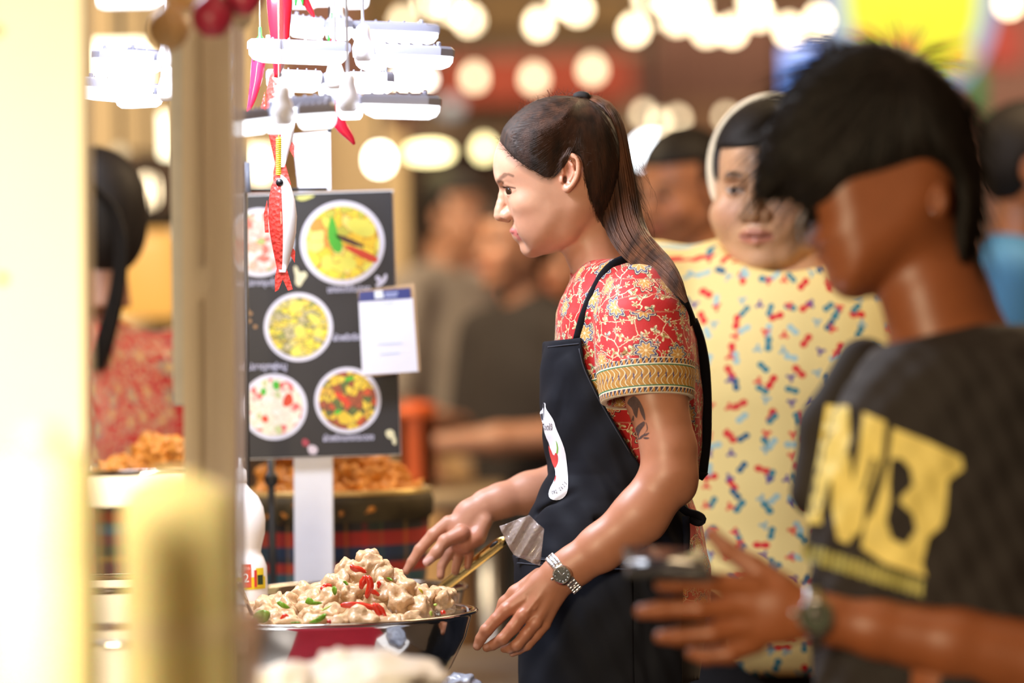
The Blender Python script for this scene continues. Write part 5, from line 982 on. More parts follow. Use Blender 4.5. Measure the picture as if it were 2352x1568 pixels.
bl.limb([(1480, -286, 850, 90), (1496, -298, 990, 93)], 3, 'cut', sy=.80); bl.limb([(1480, 286, 850, 90), (1496, 298, 990, 93)], 3, 'cut', sy=.80)
# folds
for a in ([(1380, -212, 700, 3), (1400, -300, 800, 3)], [(1352, -180, 800, 3), (1440, -368, 815, 2)], [(1560, -260, 690, 4), (1590, -230, 840, 4)], [(1420, -250, 660, 3), (1450, -330, 760, 2)], [(1590, -150, 900, 4), (1600, -120, 1060, 4)]): bl.limb(a, 12, 'cut')
Vt, Ft = bl.net()
def pat_uv(V):
    """cloth coordinates in centimetres: round the sleeve or round the torso"""
    k = 100/FR.s; sl = np.zeros(len(V), bool); x, y, z = V.T
    ax = np.interp(z, [690, 745, 830, 900, 960], [1468, 1476, 1482, 1486, 1488]); ay = -np.interp(z, [690, 745, 830, 900, 960], [235, 262, 280, 290, 294]); ra = np.interp(z, [690, 745, 830, 900, 960], [84, 100, 106, 100, 97])
    dsl = np.hypot(x-ax, (np.abs(y)+ay)/.82)-ra; sl = (np.abs(dsl) < 30) & (z > 640) & (z < 970) & ((np.abs(y) > 245) | (x > 1392))
    th = np.arctan2(x-ax, -(np.abs(y)+ay)*-1/.82+0); th = np.arctan2(x-ax, (np.abs(y)+ay)/.82)
    u1 = th*100*k; v1 = z*k; th2 = np.arctan2(x-1440, np.abs(y)*.9+30); u2 = th2*230*k+31; v2 = z*k+17
    return np.where(sl, u1, u2), np.where(sl, v1, v2), sl
u, v_, sl = pat_uv(Vt); cz = CUT(Vt[:, 0], Vt[:, 1], Vt[:, 2])     # 0 at the hem, negative above
rcyl = np.hypot(Vt[:, 0]-1486, (np.abs(Vt[:, 1])-286)/.82)
incuff = (cz > -84) & (cz < 4) & (rcyl > 90) & (Vt[:, 2] > 780) & (np.abs(Vt[:, 1]) > 205)
pat = np.stack([u, v_, 0*u], 1)
fc = incuff[Ft].all(1)
blouse = mesh('blouse', FR(Vt), Ft[~fc], BATIK, VR, attrs={'pat': pat})
pc = np.stack([u, 1+cz/84.0, 0*u], 1); used = np.unique(Ft[fc]); remap = -np.ones(len(Vt), int); remap[used] = np.arange(len(used))
for s_ in (-1, 1):
    fs = Ft[fc]; fs = fs[(Vt[fs[:, 0], 1]*s_) > 0]; uu = np.unique(fs); rm = -np.ones(len(Vt), int); rm[uu] = np.arange(len(uu))
    Vq = Vt[uu].copy(); n = np.stack([Vq[:, 0]-1486, (np.abs(Vq[:, 1])-286)*np.sign(Vq[:, 1]), 0*Vq[:, 0]], 1); n /= np.linalg.norm(n, axis=1)[:, None]+1e-6; Vq += n*.8
    tag(mesh('cuff', FR(Vq), rm[fs], CUFF, blouse, attrs={'pat': pc[uu]}), 'gold patterned sleeve cuff edged in navy and cream')
# ---- apron
APT = [(760, 1254, 1602, 262), (783, 1251, 1606, 262), (850, 1243, 1612, 256), (920, 1243, 1616, 250), (1000, 1250, 1616, 240), (1060, 1262, 1612, 234), (1090, 1260, 1610, 230), (1120, 1246, 1596, 228), (1150, 1233, 1592, 228), (1200, 1213, 1612, 238), (1260, 1202, 1630, 248), (1330, 1200, 1640, 256), (1400, 1202, 1644, 264), (1480, 1203, 1640, 268), (1700, 1200, 1632, 270)]
_A = table(APT)
APOLY = [(1150, 784), (1253, 784), (1300, 779), (1335, 775), (1341, 830), (1356, 870), (1385, 925), (1420, 985), (1455, 1045), (1482, 1085), (1520, 1125), (1570, 1150), (1586, 1172), (1572, 1200), (1569, 1300), (1567, 1700), (1150, 1700)]
apv = Vol((1150, -300, 760), (1600, 300, 1720), 4.0)
apv.fn(torso_f(_A, 3, wob=2.6))
sdp = poly_sd(APOLY, apv.ax[0], apv.ax[2]).astype(np.float32); apv.put(tuple(slice(0, n) for n in apv.n), np.broadcast_to(-sdp[:, None, :], apv.F.shape).copy(), 4, 'and')
for a in [[(x_, y_, z_, r_-4) for x_, y_, z_, r_ in q_] for q_ in ([(1235, -90, 1180, 6), (1330, -235, 1120, 5)], [(1260, -170, 830, 6), (1300, -225, 800, 5)], [(1290, -215, 880, 5), (1275, -180, 960, 6)], [(1222, -110, 1225, 6), (1400, -256, 1190, 4)], [(1220, -150, 1400, 7), (1290, -240, 1600, 7)], [(1340, -262, 1380, 6), (1400, -275, 1600, 7)], [(1470, -270, 1330, 6), (1500, -268, 1600, 6)], [(1310, -230, 1000, 5), (1420, -240, 1130, 5)])]: apv.limb(a, 20, 'cut')
Vp, Fp = apv.net(); apron = mesh('apron', FR(Vp), Fp, NAVYC, VR)
apT = bvh(apron); blT = bvh(blouse)
# pocket with its band and the edge stitching
pk = Vol((1165, -300, 1255), (1500, 60, 1720), 4.0)
_K = table([(1255, 1181, 1640, 262), (1270, 1180, 1640, 262), (1330, 1186, 1640, 268), (1400, 1193, 1640, 272), (1700, 1194, 1640, 276)])
pk.fn(torso_f(_K, 3, wob=2.0)); sdp = poly_sd([(1165, 1272), (1215, 1276), (1300, 1286), (1452, 1290), (1460, 1720), (1165, 1720)], pk.ax[0], pk.ax[2]).astype(np.float32); pk.put(tuple(slice(0, n) for n in pk.n), np.broadcast_to(-sdp[:, None, :], pk.F.shape).copy(), 3, 'and')
Vk, Fk = pk.net(); pocket = mesh('pocket', FR(Vk), Fk, NAVYC, apron); pkT = bvh(pocket)
SEAM = mat('seam_thread', (.03, .033, .048), .8)
def surf(px, py, trees, d=5.25, lift=.002):
    eye = Vector((0, 0, CAMZ)); w = (Pv(px, py, 1.0)-eye).normalized(); best = None
    for t in trees:
        h = t.ray_cast(eye, w)[0]
        if h is not None and (best is None or h.y < best.y): best = h
    return (best-w*lift) if best is not None else None
def surf_path(pts, trees, n=30, lift=.002, dflt=5.1):
    out = []; last = dflt
    for x, z in smooth_path(pts, n):
        q = surf(x, z, trees, lift=lift)
        if q is None: q = Pv(x, z, last)
        last = q.y; out.append(q[:])
    out = np.array(out); out[:, 1] = np.convolve(np.pad(out[:, 1], 2, 'edge'), np.ones(5)/5, 'valid'); return out
g = G()
for pth in ([(1188, 1292), (1300, 1304), (1450, 1308)], [(1186, 1279), (1300, 1291), (1450, 1295)]): g.add(*sweep(surf_path(pth, [pkT], 30, .0012), .0011, 5))
g.obj('pocket_seam', SEAM, apron)
g = G()
for pth in ([(1258, 797), (1300, 792), (1330, 789)], [(1330, 800), (1340, 845), (1372, 912), (1410, 978), (1448, 1042)]): g.add(*sweep(surf_path(pth, [apT], 26, .001), .0009, 5))
g.obj('bib_hem', SEAM, apron)
# shoulder straps, back strap, waist bow
SP = [(1324, 782), (1333, 745), (1346, 705), (1364, 665), (1384, 630), (1410, 606), (1440, 596), (1475, 600), (1512, 617), (1540, 645), (1562, 690), (1585, 745)]
for s in (-1, 1):
    pth = smooth_path(SP, 34); out = []
    for i, (x, z) in enumerate(pth):
        b = np.interp(z, [590, 610, 630, 660, 720, 780], [105, 140, 165, 185, 205, 215]) if i < 26 else 200
        q = surf(x, z, [blT], lift=.002); out.append(((x, z), q))
    pts = []; last = 5.25-130/FR.s
    for (x, z), q in out:
        if q is not None: last = q.y
        pts.append(((x, z), last))
    ys = np.array([p[1] for p in pts]); ys = np.convolve(np.pad(ys, 3, 'edge'), np.ones(7)/7, 'valid')
    V = np.array([Pv(x, z, y if s < 0 else 10.5-y) for ((x, z), _), y in zip(pts, ys)])
    w = np.interp(np.arange(34), [0, 10, 16, 24, 33], [.0052, .0055, .0085, .012, .010])
    V2, F2 = sweep(V, w, 8, flat=.30, up=(0, 1, 0)); mesh('shoulder_strap', V2, F2, BLACKC if False else NAVYC, apron)
V, F = sweep(FR(smooth_path([(1590, -60, 735), (1607, -50, 775), (1619, -40, 840), (1623, -40, 920), (1622, -50, 1010), (1612, -60, 1090)], 24)), .0075, 8, flat=.8); mesh('back_strap', V, F, NAVYC, apron)
g = G().add(*sweep(FR([(1604, -60, 1082), (1614, -62, 1090), (1608, -60, 1100)]), [.004, .008, .004], 8))
g.add(*sweep(FR(smooth_path([(1566, -180, 1165), (1580, -180, 1178), (1600, -175, 1180), (1618, -170, 1192), (1606, -170, 1203), (1584, -176, 1190)], 18)), .0055, 8, flat=.5)); g.add(*sweep(FR(smooth_path([(1575, -185, 1185), (1578, -185, 1230), (1572, -185, 1290)], 8)), .005, 8, flat=.4)); tag(g.obj('apron_tie', NAVYC, apron), kind='stuff')
# white printed logo running down the apron front
PRW = mat('print_white', (.80, .80, .88), .6, var=.04, nscale=25); PRR = mat('print_red', (.62, .05, .05), .5); PRG = mat('print_green', (.22, .45, .06), .5); INK = mat('print_ink', (.06, .05, .06), .7)
LOGO = chaikin([(1247, 925), (1253, 925), (1253, 937), (1262, 950), (1272, 965), (1277, 984), (1289, 1010), (1298, 1035), (1302, 1065), (1305, 1100), (1304, 1128), (1296, 1142), (1282, 1149), (1266, 1147), (1259, 1138), (1262, 1122), (1272, 1104), (1277, 1088), (1270, 1060), (1264, 1040), (1262, 1020), (1252, 1000), (1247, 975), (1241, 955), (1240, 946), (1247, 939)], 1)
logo = decal('logo_print', [LOGO], apT, PRW, apron, 3, .0011)
decal('chilli_print', [chaikin([(1259, 1020), (1264, 1030), (1272, 1048), (1276, 1038), (1281, 1044), (1282, 1058), (1279, 1068), (1274, 1076), (1268, 1062), (1262, 1042)], 1), chaikin([(1274, 1096), (1278, 1088), (1276, 1102), (1272, 1108)], 1)], apT, PRR, logo, 2.5, .0017)
decal('chilli_stem_print', [chaikin([(1276, 1009), (1280, 1018), (1282, 1030), (1281, 1042), (1277, 1042), (1279, 1030), (1278, 1020)], 1)], apT, PRG, logo, 2.5, .0019)
def text_px(s, cx, cz, size, ang=0, sx=1.0, bold=.01):
    V, F = text_mesh(s, size, bold); ca, sa = math.cos(ang), math.sin(ang)
    return dict(V=[(cx+(x*sx)*ca+y*sa, cz+(x*sx)*sa-y*ca) for x, y, z in V], F=F)
decal('lettering_print', [text_px('อตใจ้', 1259, 982, 18, 0, .55)], apT, INK, logo, lift=.0021)
chs = '092 0625'
decal('number_print', [text_px(c, 1269+i*4.3, 1131-(i*.3)-(i**2)*.40, 12, -.1-i*.10, .7) for i, c in enumerate(chs) if c != ' '], apT, INK, logo, lift=.0021)
# tattoo under the sleeve
TAT = mat('tattoo_ink', (.085, .055, .055), .5, var=.5, nscale=300, alpha=.82)
decal('tattoo', [chaikin([(1449, 912), (1458, 908), (1468, 918), (1477, 935), (1482, 955), (1482, 968), (1476, 958), (1470, 945), (1467, 932), (1464, 950), (1463, 962), (1456, 952), (1452, 938), (1444, 930), (1440, 926), (1443, 918)], 1),
  chaikin([(1435, 935), (1439, 945), (1441, 958), (1446, 968), (1452, 962), (1454, 952), (1457, 958), (1455, 970), (1446, 976), (1440, 968), (1434, 948)], 1),
  chaikin([(1480, 966), (1470, 972), (1461, 980), (1456, 996), (1458, 1008), (1465, 998), (1474, 984), (1482, 974)], 1), chaikin([(1478, 976), (1468, 994), (1466, 1008), (1472, 1000), (1480, 996), (1486, 984), (1483, 992), (1476, 1006), (1462, 1012), (1460, 1003), (1468, 984)], 1),
  chaikin([(1482, 966), (1486, 974), (1488, 984), (1484, 994), (1486, 982)], 1), chaikin([(1480, 996), (1494, 992), (1484, 1001), (1477, 1002)], 1), chaikin([(1480, 1003), (1494, 1005), (1484, 1009), (1476, 1006)], 1),
  chaikin([(1444, 966), (1452, 982), (1458, 998), (1460, 1012), (1455, 1008), (1448, 988), (1442, 972)], 1)], bodyT, TAT, body, 3, .0005)
# trousers and sandals
tv = Vol((1190, -300, 1390), (1680, 300, 2920), 9)
tv.fn(torso_f(table([(1380, 1262, 1622, 236), (1480, 1262, 1618, 240), (1600, 1280, 1600, 235), (1640, 1300, 1590, 230)]), 0), hi=(1680, 300, 1560)); 
for s in (-1, 1): tv.limb([(1450, s*112, 1540, 130), (1445, s*115, 2100, 98), (1468, s*115, 2880, 78)], 30)
tv.fn(lambda X, Y, Z: np.maximum(1400-Z, Z-2890)+0*X+0*Y, op='and', k=3)
V, F = tv.net(); mesh('trousers', FR(V), F, BLACKC, VR)
for s in (-1, 1):
    x = float(P(1410, 700, 5.25)[0]); y = 5.25+s*116/FR.s
    g = G().add(*box((x, y, .016), .25, .085, .032, bev=.012)); g.add(*sweep([(x-.05, y-.045, .02), (x-.055, y, .085), (x-.05, y+.045, .02)], .012, 8)); g.obj('sandal', BLACKP, VR)
# ---- wristwatch (bracelet of links, dial)
def strap_ring(px, pz, y0, ax, r, n, a0, a1, d=FR):
    c = np.array((px, y0, pz)); t = np.array(ax, float); t /= np.linalg.norm(t); u_ = np.array((0, -1, 0.)); w_ = np.cross(t, u_)
    return [(c+u_*math.cos(a)*r*.78+w_*math.sin(a)*r, (u_*math.cos(a)+w_*math.sin(a)), np.cross(t, (u_*math.cos(a)+w_*math.sin(a))), t) for a in np.linspace(a0, a1, n)]
WT = root('wristwatch', 'small silver wristwatch with black dial on the near wrist of the woman in the apron', 'watch', FR((1288, -366, 1330)))
LINK = mat('brushed_link', (.75, .75, .80), .22, 1.0, var=.05)
axw = (-.74, .05, .62)
ring = strap_ring(1291, 1312, -326, axw, 50, 34, 0, 2*PI*33/34)
SKT = bvh(body)
for i, (p, n, tt, t) in enumerate(ring):
    a = 2*PI*i/34
    if a < .33 or a > 2*PI-.33: continue
    wp = Vector(FR(p)); dirv = (Vector(FR((1291, -326, 1312)))-wp).normalized(); h = SKT.ray_cast(wp-dirv*.03, dirv)[0]
    if h is not None: wp = h-dirv*.0016
    R = Matrix((Vector(t), Vector(tt), Vector(n))).transposed(); R = Matrix([(R[0][0], R[0][1], R[0][2]), (R[1][0], R[1][1], R[1][2]), (-R[2][0], -R[2][1], -R[2][2])])
    bx = Matrix.Rotation(0, 3, 'X'); g = G()
    off = .0012 if i % 2 else -.0012
    for q, wd in ((-1, .0044), (0, .0046), (1, .0044)):
        g.add(*box((np.array(wp)+np.array(R.col[0])*(q*.0046)+np.array(R.col[1])*(off if q == 0 else 0)), wd, .0062, .0022, R=R, bev=.0005))
    g.obj('link', LINK, WT)
cw = Vector(FR((1292, -326, 1313))); tgt = Vector(FR((1291, -378, 1322))); h = SKT.ray_cast(tgt, (cw-tgt).normalized())[0] or tgt; nrm = (tgt-cw).normalized(); R = Vector((0, 0, 1)).rotation_difference(Vector((nrm.x-.12, nrm.y, nrm.z+.1)).normalized()).to_matrix(); cc = h+nrm*.0035
# hand-placed centre of the dial
V, F = lathe([(.001, -.0035), (.011, -.0035), (.0132, -.001), (.0132, .0018), (.0118, .0038), (.0108, .0040), (.0106, .0026), (.0001, .0026)], cc, 40, R=R, close=False); case = mesh('case', V, F, STEEL, WT, angle=35)
V, F = lathe([(.0105, .0027), (.00001, .0028)], cc, 32, R=R, close=False); mesh('dial', V, F, mat('black_dial', (.012, .012, .014), .25), case)
g = G()
for k in range(12):
    a = k*PI/6; g.add(*box(np.array(R @ Vector((math.cos(a)*.0086, math.sin(a)*.0086, .0031)))+np.array(cc), .0022, .0006, .0004, R=R @ Matrix.Rotation(a, 3, 'Z')))
g.add(*box(np.array(R @ Vector((.002, .0012, .0034)))+np.array(cc), .006, .0006, .0003, R=R @ Matrix.Rotation(.6, 3, 'Z'))); g.add(*box(np.array(R @ Vector((-.002, .003, .0034)))+np.array(cc), .0078, .0005, .0003, R=R @ Matrix.Rotation(2.1, 3, 'Z'))); g.obj('hands_and_markers', mat('silver_marker', (.8, .8, .8), .2, .8), case)
V, F = cyl(np.array(cc)+np.array(R @ Vector((-.0125, -.003, .0005))), np.array(cc)+np.array(R @ Vector((-.0155, -.0036, .0005))), .0016); mesh('crown', V, F, STEEL, WT)
# ---- ear stud
V, F = lathe([(.0001, -.001), (.0011, 0), (.0001, .001)], FR((1310, -137, 369)), 10); mesh('ear_stud', V, F, STEEL, VR)
# ---- hair: a combed-back cap with strands, a tied tail
HREG = chaikin([(1140, 318), (1150, 331), (1160, 343), (1172, 358), (1192, 374), (1210, 386), (1228, 396), (1246, 407), (1262, 411), (1272, 404), (1280, 390), (1284, 366), (1290, 356), (1312, 352), (1330, 359), (1338, 382), (1341, 405), (1348, 440), (1362, 480), (1376, 512), (1400, 548), (1450, 560), (1450, 300), (1440, 180), (1290, 180), (1190, 200), (1120, 280)], 1)
h2 = Vol(hv.lo, hv.ax_hi()-hv.h, hv.h*2)
h2.F = np.full(tuple(h2.n), 1e3, np.float32); sub = HF[::2, ::2, ::2]; sh = [min(a, b) for a, b in zip(sub.shape, h2.F.shape)]; h2.F[:sh[0], :sh[1], :sh[2]] = sub[:sh[0], :sh[1], :sh[2]]
sdp0 = poly_sd(HREG, h2.ax[0], h2.ax[2]).astype(np.float32); h2.F -= (.5+5.2*np.clip(sdp0/26, 0, 1))[:, None, :]
h2.limb([(1330, 0, 262, 36), (1338, 0, 236, 17)], 16)
h2.limb([(1395, 0, 400, 52), (1380, 0, 500, 40)], 20)
sdp = poly_sd(HREG, h2.ax[0], h2.ax[2]).astype(np.float32); h2.put(tuple(slice(0, n) for n in h2.n), np.broadcast_to(-sdp[:, None, :], h2.F.shape).copy(), 6, 'and')
Vq, Fq = h2.net(); cap = mesh('hair', FR(Vq), Fq, HAIRD, VR); capT = bvh(cap)
TIE = (1338, 226)
S = []
edge = [(1143, 318), (1150, 331), (1160, 343), (1172, 358), (1192, 374), (1210, 386), (1228, 396), (1246, 407), (1264, 410), (1276, 400), (1283, 375), (1290, 350), (1312, 344), (1334, 352), (1342, 380), (1345, 405), (1350, 440), (1362, 480), (1376, 512)]
ee = smooth_path(edge, 200)
for i in range(3600):
    e0 = ee[RNG.randint(0, 200)]+RNG.normal(0, 3.2, 2); tt = np.linspace(0, 1, 12); end = np.array(TIE)+RNG.normal(0, 5, 2)
    start = e0+(end-e0)*RNG.rand()**2*.6
    # pulled back in an arc, rising towards the tie
    if i % 2 == 0:
        start = np.array((RNG.uniform(1145, 1432), RNG.uniform(222, 520)))
        if poly_sd(HREG, [start[0]], [start[1]])[0, 0] < 4: continue
    dx, dz = end-start; ctl = start+(np.array((.62*dx, .18*dz)) if start[0] < 1285 else np.array((.25*dx+6, .6*dz)))+RNG.normal(0, 4, 2)
    p = ((1-tt)**2)[:, None]*start+(2*tt*(1-tt))[:, None]*ctl+(tt**2)[:, None]*end
    pts = []
    for x, z in p:
        q = surf(x, z, [capT, bodyT], lift=.0004)
        if q is None: break
        pts.append(q[:])
    if len(pts) == 12: S.append(pts)
for i in range(1100):
    x0 = RNG.uniform(1140, 1290); y0 = -RNG.uniform(0, 1)**.7*98; pts = []
    for t in np.linspace(0, 1, 12):
        x = x0+(1336-x0)*t; y = y0*(1-t**2)-6*t; z = np.interp(x, [1146, 1156, 1179, 1214, 1248, 1287, 1338], [316, 291, 264, 237, 222, 216, 224])+(abs(y)/100)**2*62
        q = capT.find_nearest(Vector(FR((x, y, z)))); n = q[1]; c = q[0]+n*.0005; pts.append(c[:])
    S.append(pts)
S = np.array(S); rr = np.tile(np.interp(np.linspace(0, 1, 12), [0, .3, 1], [.0001, .0005, .0005]), (len(S), 1)); V, F = tubes(S, rr)
V2 = V.copy(); V2[:, 1] = 2*5.25-V2[:, 1]
o = mesh('combed_strands', np.concatenate([V, V2]), np.concatenate([F, F[:, ::-1]+len(V)]), HAIR, cap); tag(o, kind='stuff')
# fine flyaways round the hairline and crown
S = []
for i in range(260):
    a = RNG.rand(); b_ = ee[int(a*199)] if i % 3 else np.array([1165+220*a, np.interp(1165+220*a, [1165, 1214, 1287, 1385], [280, 237, 216, 226])])
    L = RNG.uniform(6, 26); an = RNG.uniform(-2.6, -.4); x0, z0 = b_; y = -RNG.uniform(0, 60)
    q = surf(x0, z0, [capT, bodyT], lift=.0003); y = (q.y-5.25)*FR.s if q is not None else 0
    cu = RNG.normal(0, .7); S.append([(x0+L*t*math.cos(an+cu*t), y-4*t, z0+L*t*math.sin(an+cu*t)) for t in (0, .25, .5, .75, 1)])
for i in range(60):   # loose ones falling from the tail and the nape
    x0 = RNG.uniform(1440, 1470); z0 = RNG.uniform(330, 540); L = RNG.uniform(30, 110); cu = RNG.uniform(.2, 1.0); S.append([(x0+L*.45*math.sin(cu*t*2), -30, z0+L*t) for t in (0, .25, .5, .75, 1)])
for i in range(24): x0 = RNG.uniform(1262, 1290); z0 = RNG.uniform(400, 430); L = RNG.uniform(15, 45); S.append([(x0-8*t+RNG.normal(0, .4), -116+4*t, z0+L*t) for t in (0, .25, .5, .75, 1)])
V, F = tubes(FR(np.array(S)), np.tile([.00022, .0002, .00017, .00013, .00007], (len(S), 1))); tag(mesh('flyaway_strands', V, F, HAIR, cap), kind='stuff')
V, F = sweep(FR([(1338+10*math.cos(a), 11*math.sin(a), 225+5*math.cos(a)) for a in np.linspace(0, 2*PI, 20)]), .0055, 8); g = G().add(V, F); g.add(*sweep(FR(smooth_path([(1322, -8, 222), (1330, -16, 217), (1346, -18, 218), (1352, -8, 226)], 12)), .005, 8)); g.obj('hair_tie', RUBBER, cap)
TAIL = np.array([(1342, 0, 228, 12, 14), (1362, -4, 229, 15, 18), (1385, -8, 246, 25, 24), (1398, -14, 275, 30, 28), (1403, -20, 310, 34, 30), (1410, -26, 364, 37, 30), (1417, -34, 420, 42, 30), (1422, -46, 471, 45, 29), (1431, -66, 515, 44, 28), (1452, -100, 555, 41, 26), (1485, -190, 590, 37, 24), (1520, -250, 614, 29, 20), (1548, -285, 645, 20, 14), (1566, -300, 672, 12, 9), (1577, -305, 694, 4, 3)])
tp = smooth_path(TAIL, 40)
def tail_pts(rho, phi, jit, n=26, tmax=1.0):
    t = np.linspace(0, tmax, n)*39; c = np.stack([np.interp(t, np.arange(40), tp[:, k]) for k in range(5)], 1)
    T = np.gradient(c[:, [0, 2]], axis=0); T /= np.linalg.norm(T, axis=1)[:, None]; N = np.stack([-T[:, 1], T[:, 0]], 1)
    a = rho*math.cos(phi); b = rho*math.sin(phi); w = 1+jit*np.sin(t*.25+phi*3)
    return np.stack([c[:, 0]+N[:, 0]*a*c[:, 3]*w, c[:, 1]+b*c[:, 4], c[:, 2]+N[:, 1]*a*c[:, 3]*w], 1)
S = []; RAD = []
for i in range(2600):
    rho = RNG.uniform(.55, 1.0) if i % 4 else RNG.uniform(.1, .9); S.append(tail_pts(rho, RNG.uniform(0, 2*PI), RNG.normal(0, .05), 26, min(1, RNG.uniform(.90, 1.03)))); RAD.append(np.interp(np.linspace(0, 1, 26), [0, .1, .8, 1], [.0007, .0009, .0008, .0002])*RNG.uniform(.6, 1.2))
V, F = tubes(FR(np.array(S)), np.array(RAD)); tail = mesh('ponytail', V, F, HAIRP, VR)
tpc = [(tp[i, 0], tp[i, 1], tp[i, 2], tp[i, 3]*.5) for i in range(0, 40)]; V, F = sweep(FR([p[:3] for p in tpc]), [p[3]/FR.s for p in tpc], 14, flat=.75); 
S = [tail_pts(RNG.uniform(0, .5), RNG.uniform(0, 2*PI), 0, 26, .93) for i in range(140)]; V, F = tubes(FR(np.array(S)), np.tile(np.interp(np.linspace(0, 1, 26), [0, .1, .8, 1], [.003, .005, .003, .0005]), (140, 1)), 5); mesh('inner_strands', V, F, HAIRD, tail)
# ================================================================ the other people
def skinmat_tint(V, base): return colors(len(V), base)
def generic_head(h=3.5, chub=0.0, hair='short', fem=False):
    """head in millimetres, facing -Y, eyes at z=0; returns face and hair meshes"""
    v = Vol((-98, -116, -150), (98, 120, 125), h)
    v.ell((0, 12, 30), (73, 90, 80), 10); v.ell((0, -20, -34), (58+chub*14, 62, 70), 26)
    for s in (-1, 1):
        v.limb([(s*(50+chub*14), 4, -46, 16+chub*8), (s*24, -50, -88, 14+chub*5)], 24); v.ell((s*(36+chub*8), -50, -34), (24+chub*6, 26, 26), 20)
        v.ell((s*76, 8, -6), (7, 17, 29), 5); v.ell((s*81, 4, -6), (5, 9, 16), 3, 'cut')
        v.ell((s*30, -84, 3), (17, 12, 9), 10, 'cut'); v.ell((s*30, -67, 1), (14, 13, 11), 4); v.limb([(s*15, -80, 18, 4), (s*34, -80, 22, 4), (s*48, -70, 16, 3)], 10)
        v.limb([(s*17, -79, 5, 2.6), (s*30, -81.5, 8, 2.8), (s*43, -74, 4, 2.4)], 3)
    v.ell((0, -66, -92), (22, 18, 17), 14); v.limb([(0, -78, 8, 7), (0, -90, -14, 8), (0, -97, -29, 11)], 8)
    for s in (-1, 1): v.ell((s*14, -87, -33), (9, 9, 8), 5); v.ell((s*8, -93, -40), (4, 4, 3.5), 2, 'cut')
    v.ell((0, -68, -58), (34, 22, 24), 14); v.limb([(-24, -76, -60, 3.5), (-8, -88, -56, 5.5), (8, -88, -56, 5.5), (24, -76, -60, 3.5)], 4); v.limb([(-20, -77, -66, 3.5), (0, -86, -69, 6.5), (20, -77, -66, 3.5)], 4)
    v.limb([(-25, -82, -61, 1.4), (0, -95, -62, 2.2), (25, -82, -61, 1.4)], 2, 'cut')
    v.limb([(0, 22, -60, 50+chub*10), (0, 30, -150, 54+chub*8)], 20)
    V, F = v.net(); w = Vol((-112, -125, -150), (112, 135, 140), h*1.2)
    w.ell((0, 17, 34), (84, 98, 91), 5)
    if fem: w.ell((0, 45, -10), (78, 70, 90), 20)
    else: w.ell((0, 40, -5), (77, 66, 68), 20)
    lowz = -62 if not fem else -88
    w.fn(lambda X, Y, Z: np.maximum(np.minimum(np.minimum(58-Z, -18-Y+.25*np.abs(Z-20)), 200)+0*X, lowz-Z), op='and', k=8)
    w.fn(lambda X, Y, Z: np.sqrt((np.abs(X)-80)**2+((Y-2)*1.0)**2+((Z+8)*.7)**2)-20, op='cut', k=4)
    return (V, F), w.net()
HEADS = {}
def head(kind):
    if kind not in HEADS: HEADS[kind] = generic_head(4.5 if kind != 'girl' else 2.6, 1.0 if kind == 'girl' else 0, fem=kind in ('girl', 'fem'))
    return HEADS[kind]
def face_cols(V, base):
    C = colors(len(V), base); ax = np.abs(V[:, 0]); y, z = V[:, 1], V[:, 2]; fr = y < -60
    lip = ((ax/25)**2+((z+62)/11)**2 < 1) & (y < -72); tint(C, lip*.6, (.42, .09, .07)); m = (np.abs(z+62) < 1.8) & (ax < 22) & (y < -72); tint(C, m*.7, (.12, .02, .02))
    br = soft(np.hypot((ax-32)/16, (z-19-.15*(32-np.abs(ax-32)))/3.6), .8, .5)*fr; tint(C, br*.8, (.03, .018, .012))
    ey = ((ax-30)/13)**2+((z-1)/4.6)**2; tint(C, (ey < 1)*fr*.9, (.62, .56, .50)); tint(C, (np.hypot(ax-30, z-1) < 5.2)*fr*1.0, (.02, .012, .01)); tint(C, (np.abs(ey-1.25) < .3)*fr*(z > 1)*.8, (.03, .015, .01))
    tint(C, .25*soft(np.hypot(ax-42, z+30), 8, 20)*fr, (.60, .20, .12)); return C
def place(V, pos, yaw=0, pitch=0, roll=0, k=1.0):
    R = np.array(Matrix.Rotation(math.radians(yaw), 3, 'Z') @ Matrix.Rotation(math.radians(pitch), 3, 'X') @ Matrix.Rotation(math.radians(roll), 3, 'Y')); return (np.asarray(V)/1000*k) @ R.T+np.array(pos)
def hand(v, a, b, k=.006, curl=.03):
    """five-fingered hand from wrist a pointing to b"""
    a = np.array(a); b = np.array(b); d = (b-a)/np.linalg.norm(b-a); s = np.cross(d, (0, 0, 1.)); s = s/np.linalg.norm(s) if np.linalg.norm(s) > .2 else np.array((1., 0, 0)); n = np.cross(s, d); L = lambda p, r: (*p, r)
    v.limb([L(a, .024), L(a+d*.05, .026)], .01); v.limb([L(a+d*.05+s*.018, .018), L(a+d*.085+s*.024, .014)], .008); v.limb([L(a+d*.05-s*.018, .018), L(a+d*.085-s*.024, .014)], .008)
    for q, ln in ((-1.5, .052), (-.5, .068), (.5, .072), (1.5, .065)): p = a+d*.085+s*q*.017; v.limb([L(p, .010), L(p+d*ln*.55-n*curl*.3, .009), L(p+d*ln-n*curl, .007)], .003)
    p = a+d*.03+s*.024; v.limb([L(p, .013), L(p+s*.026+d*.028, .011), L(p+s*.034+d*.058, .008)], .006)
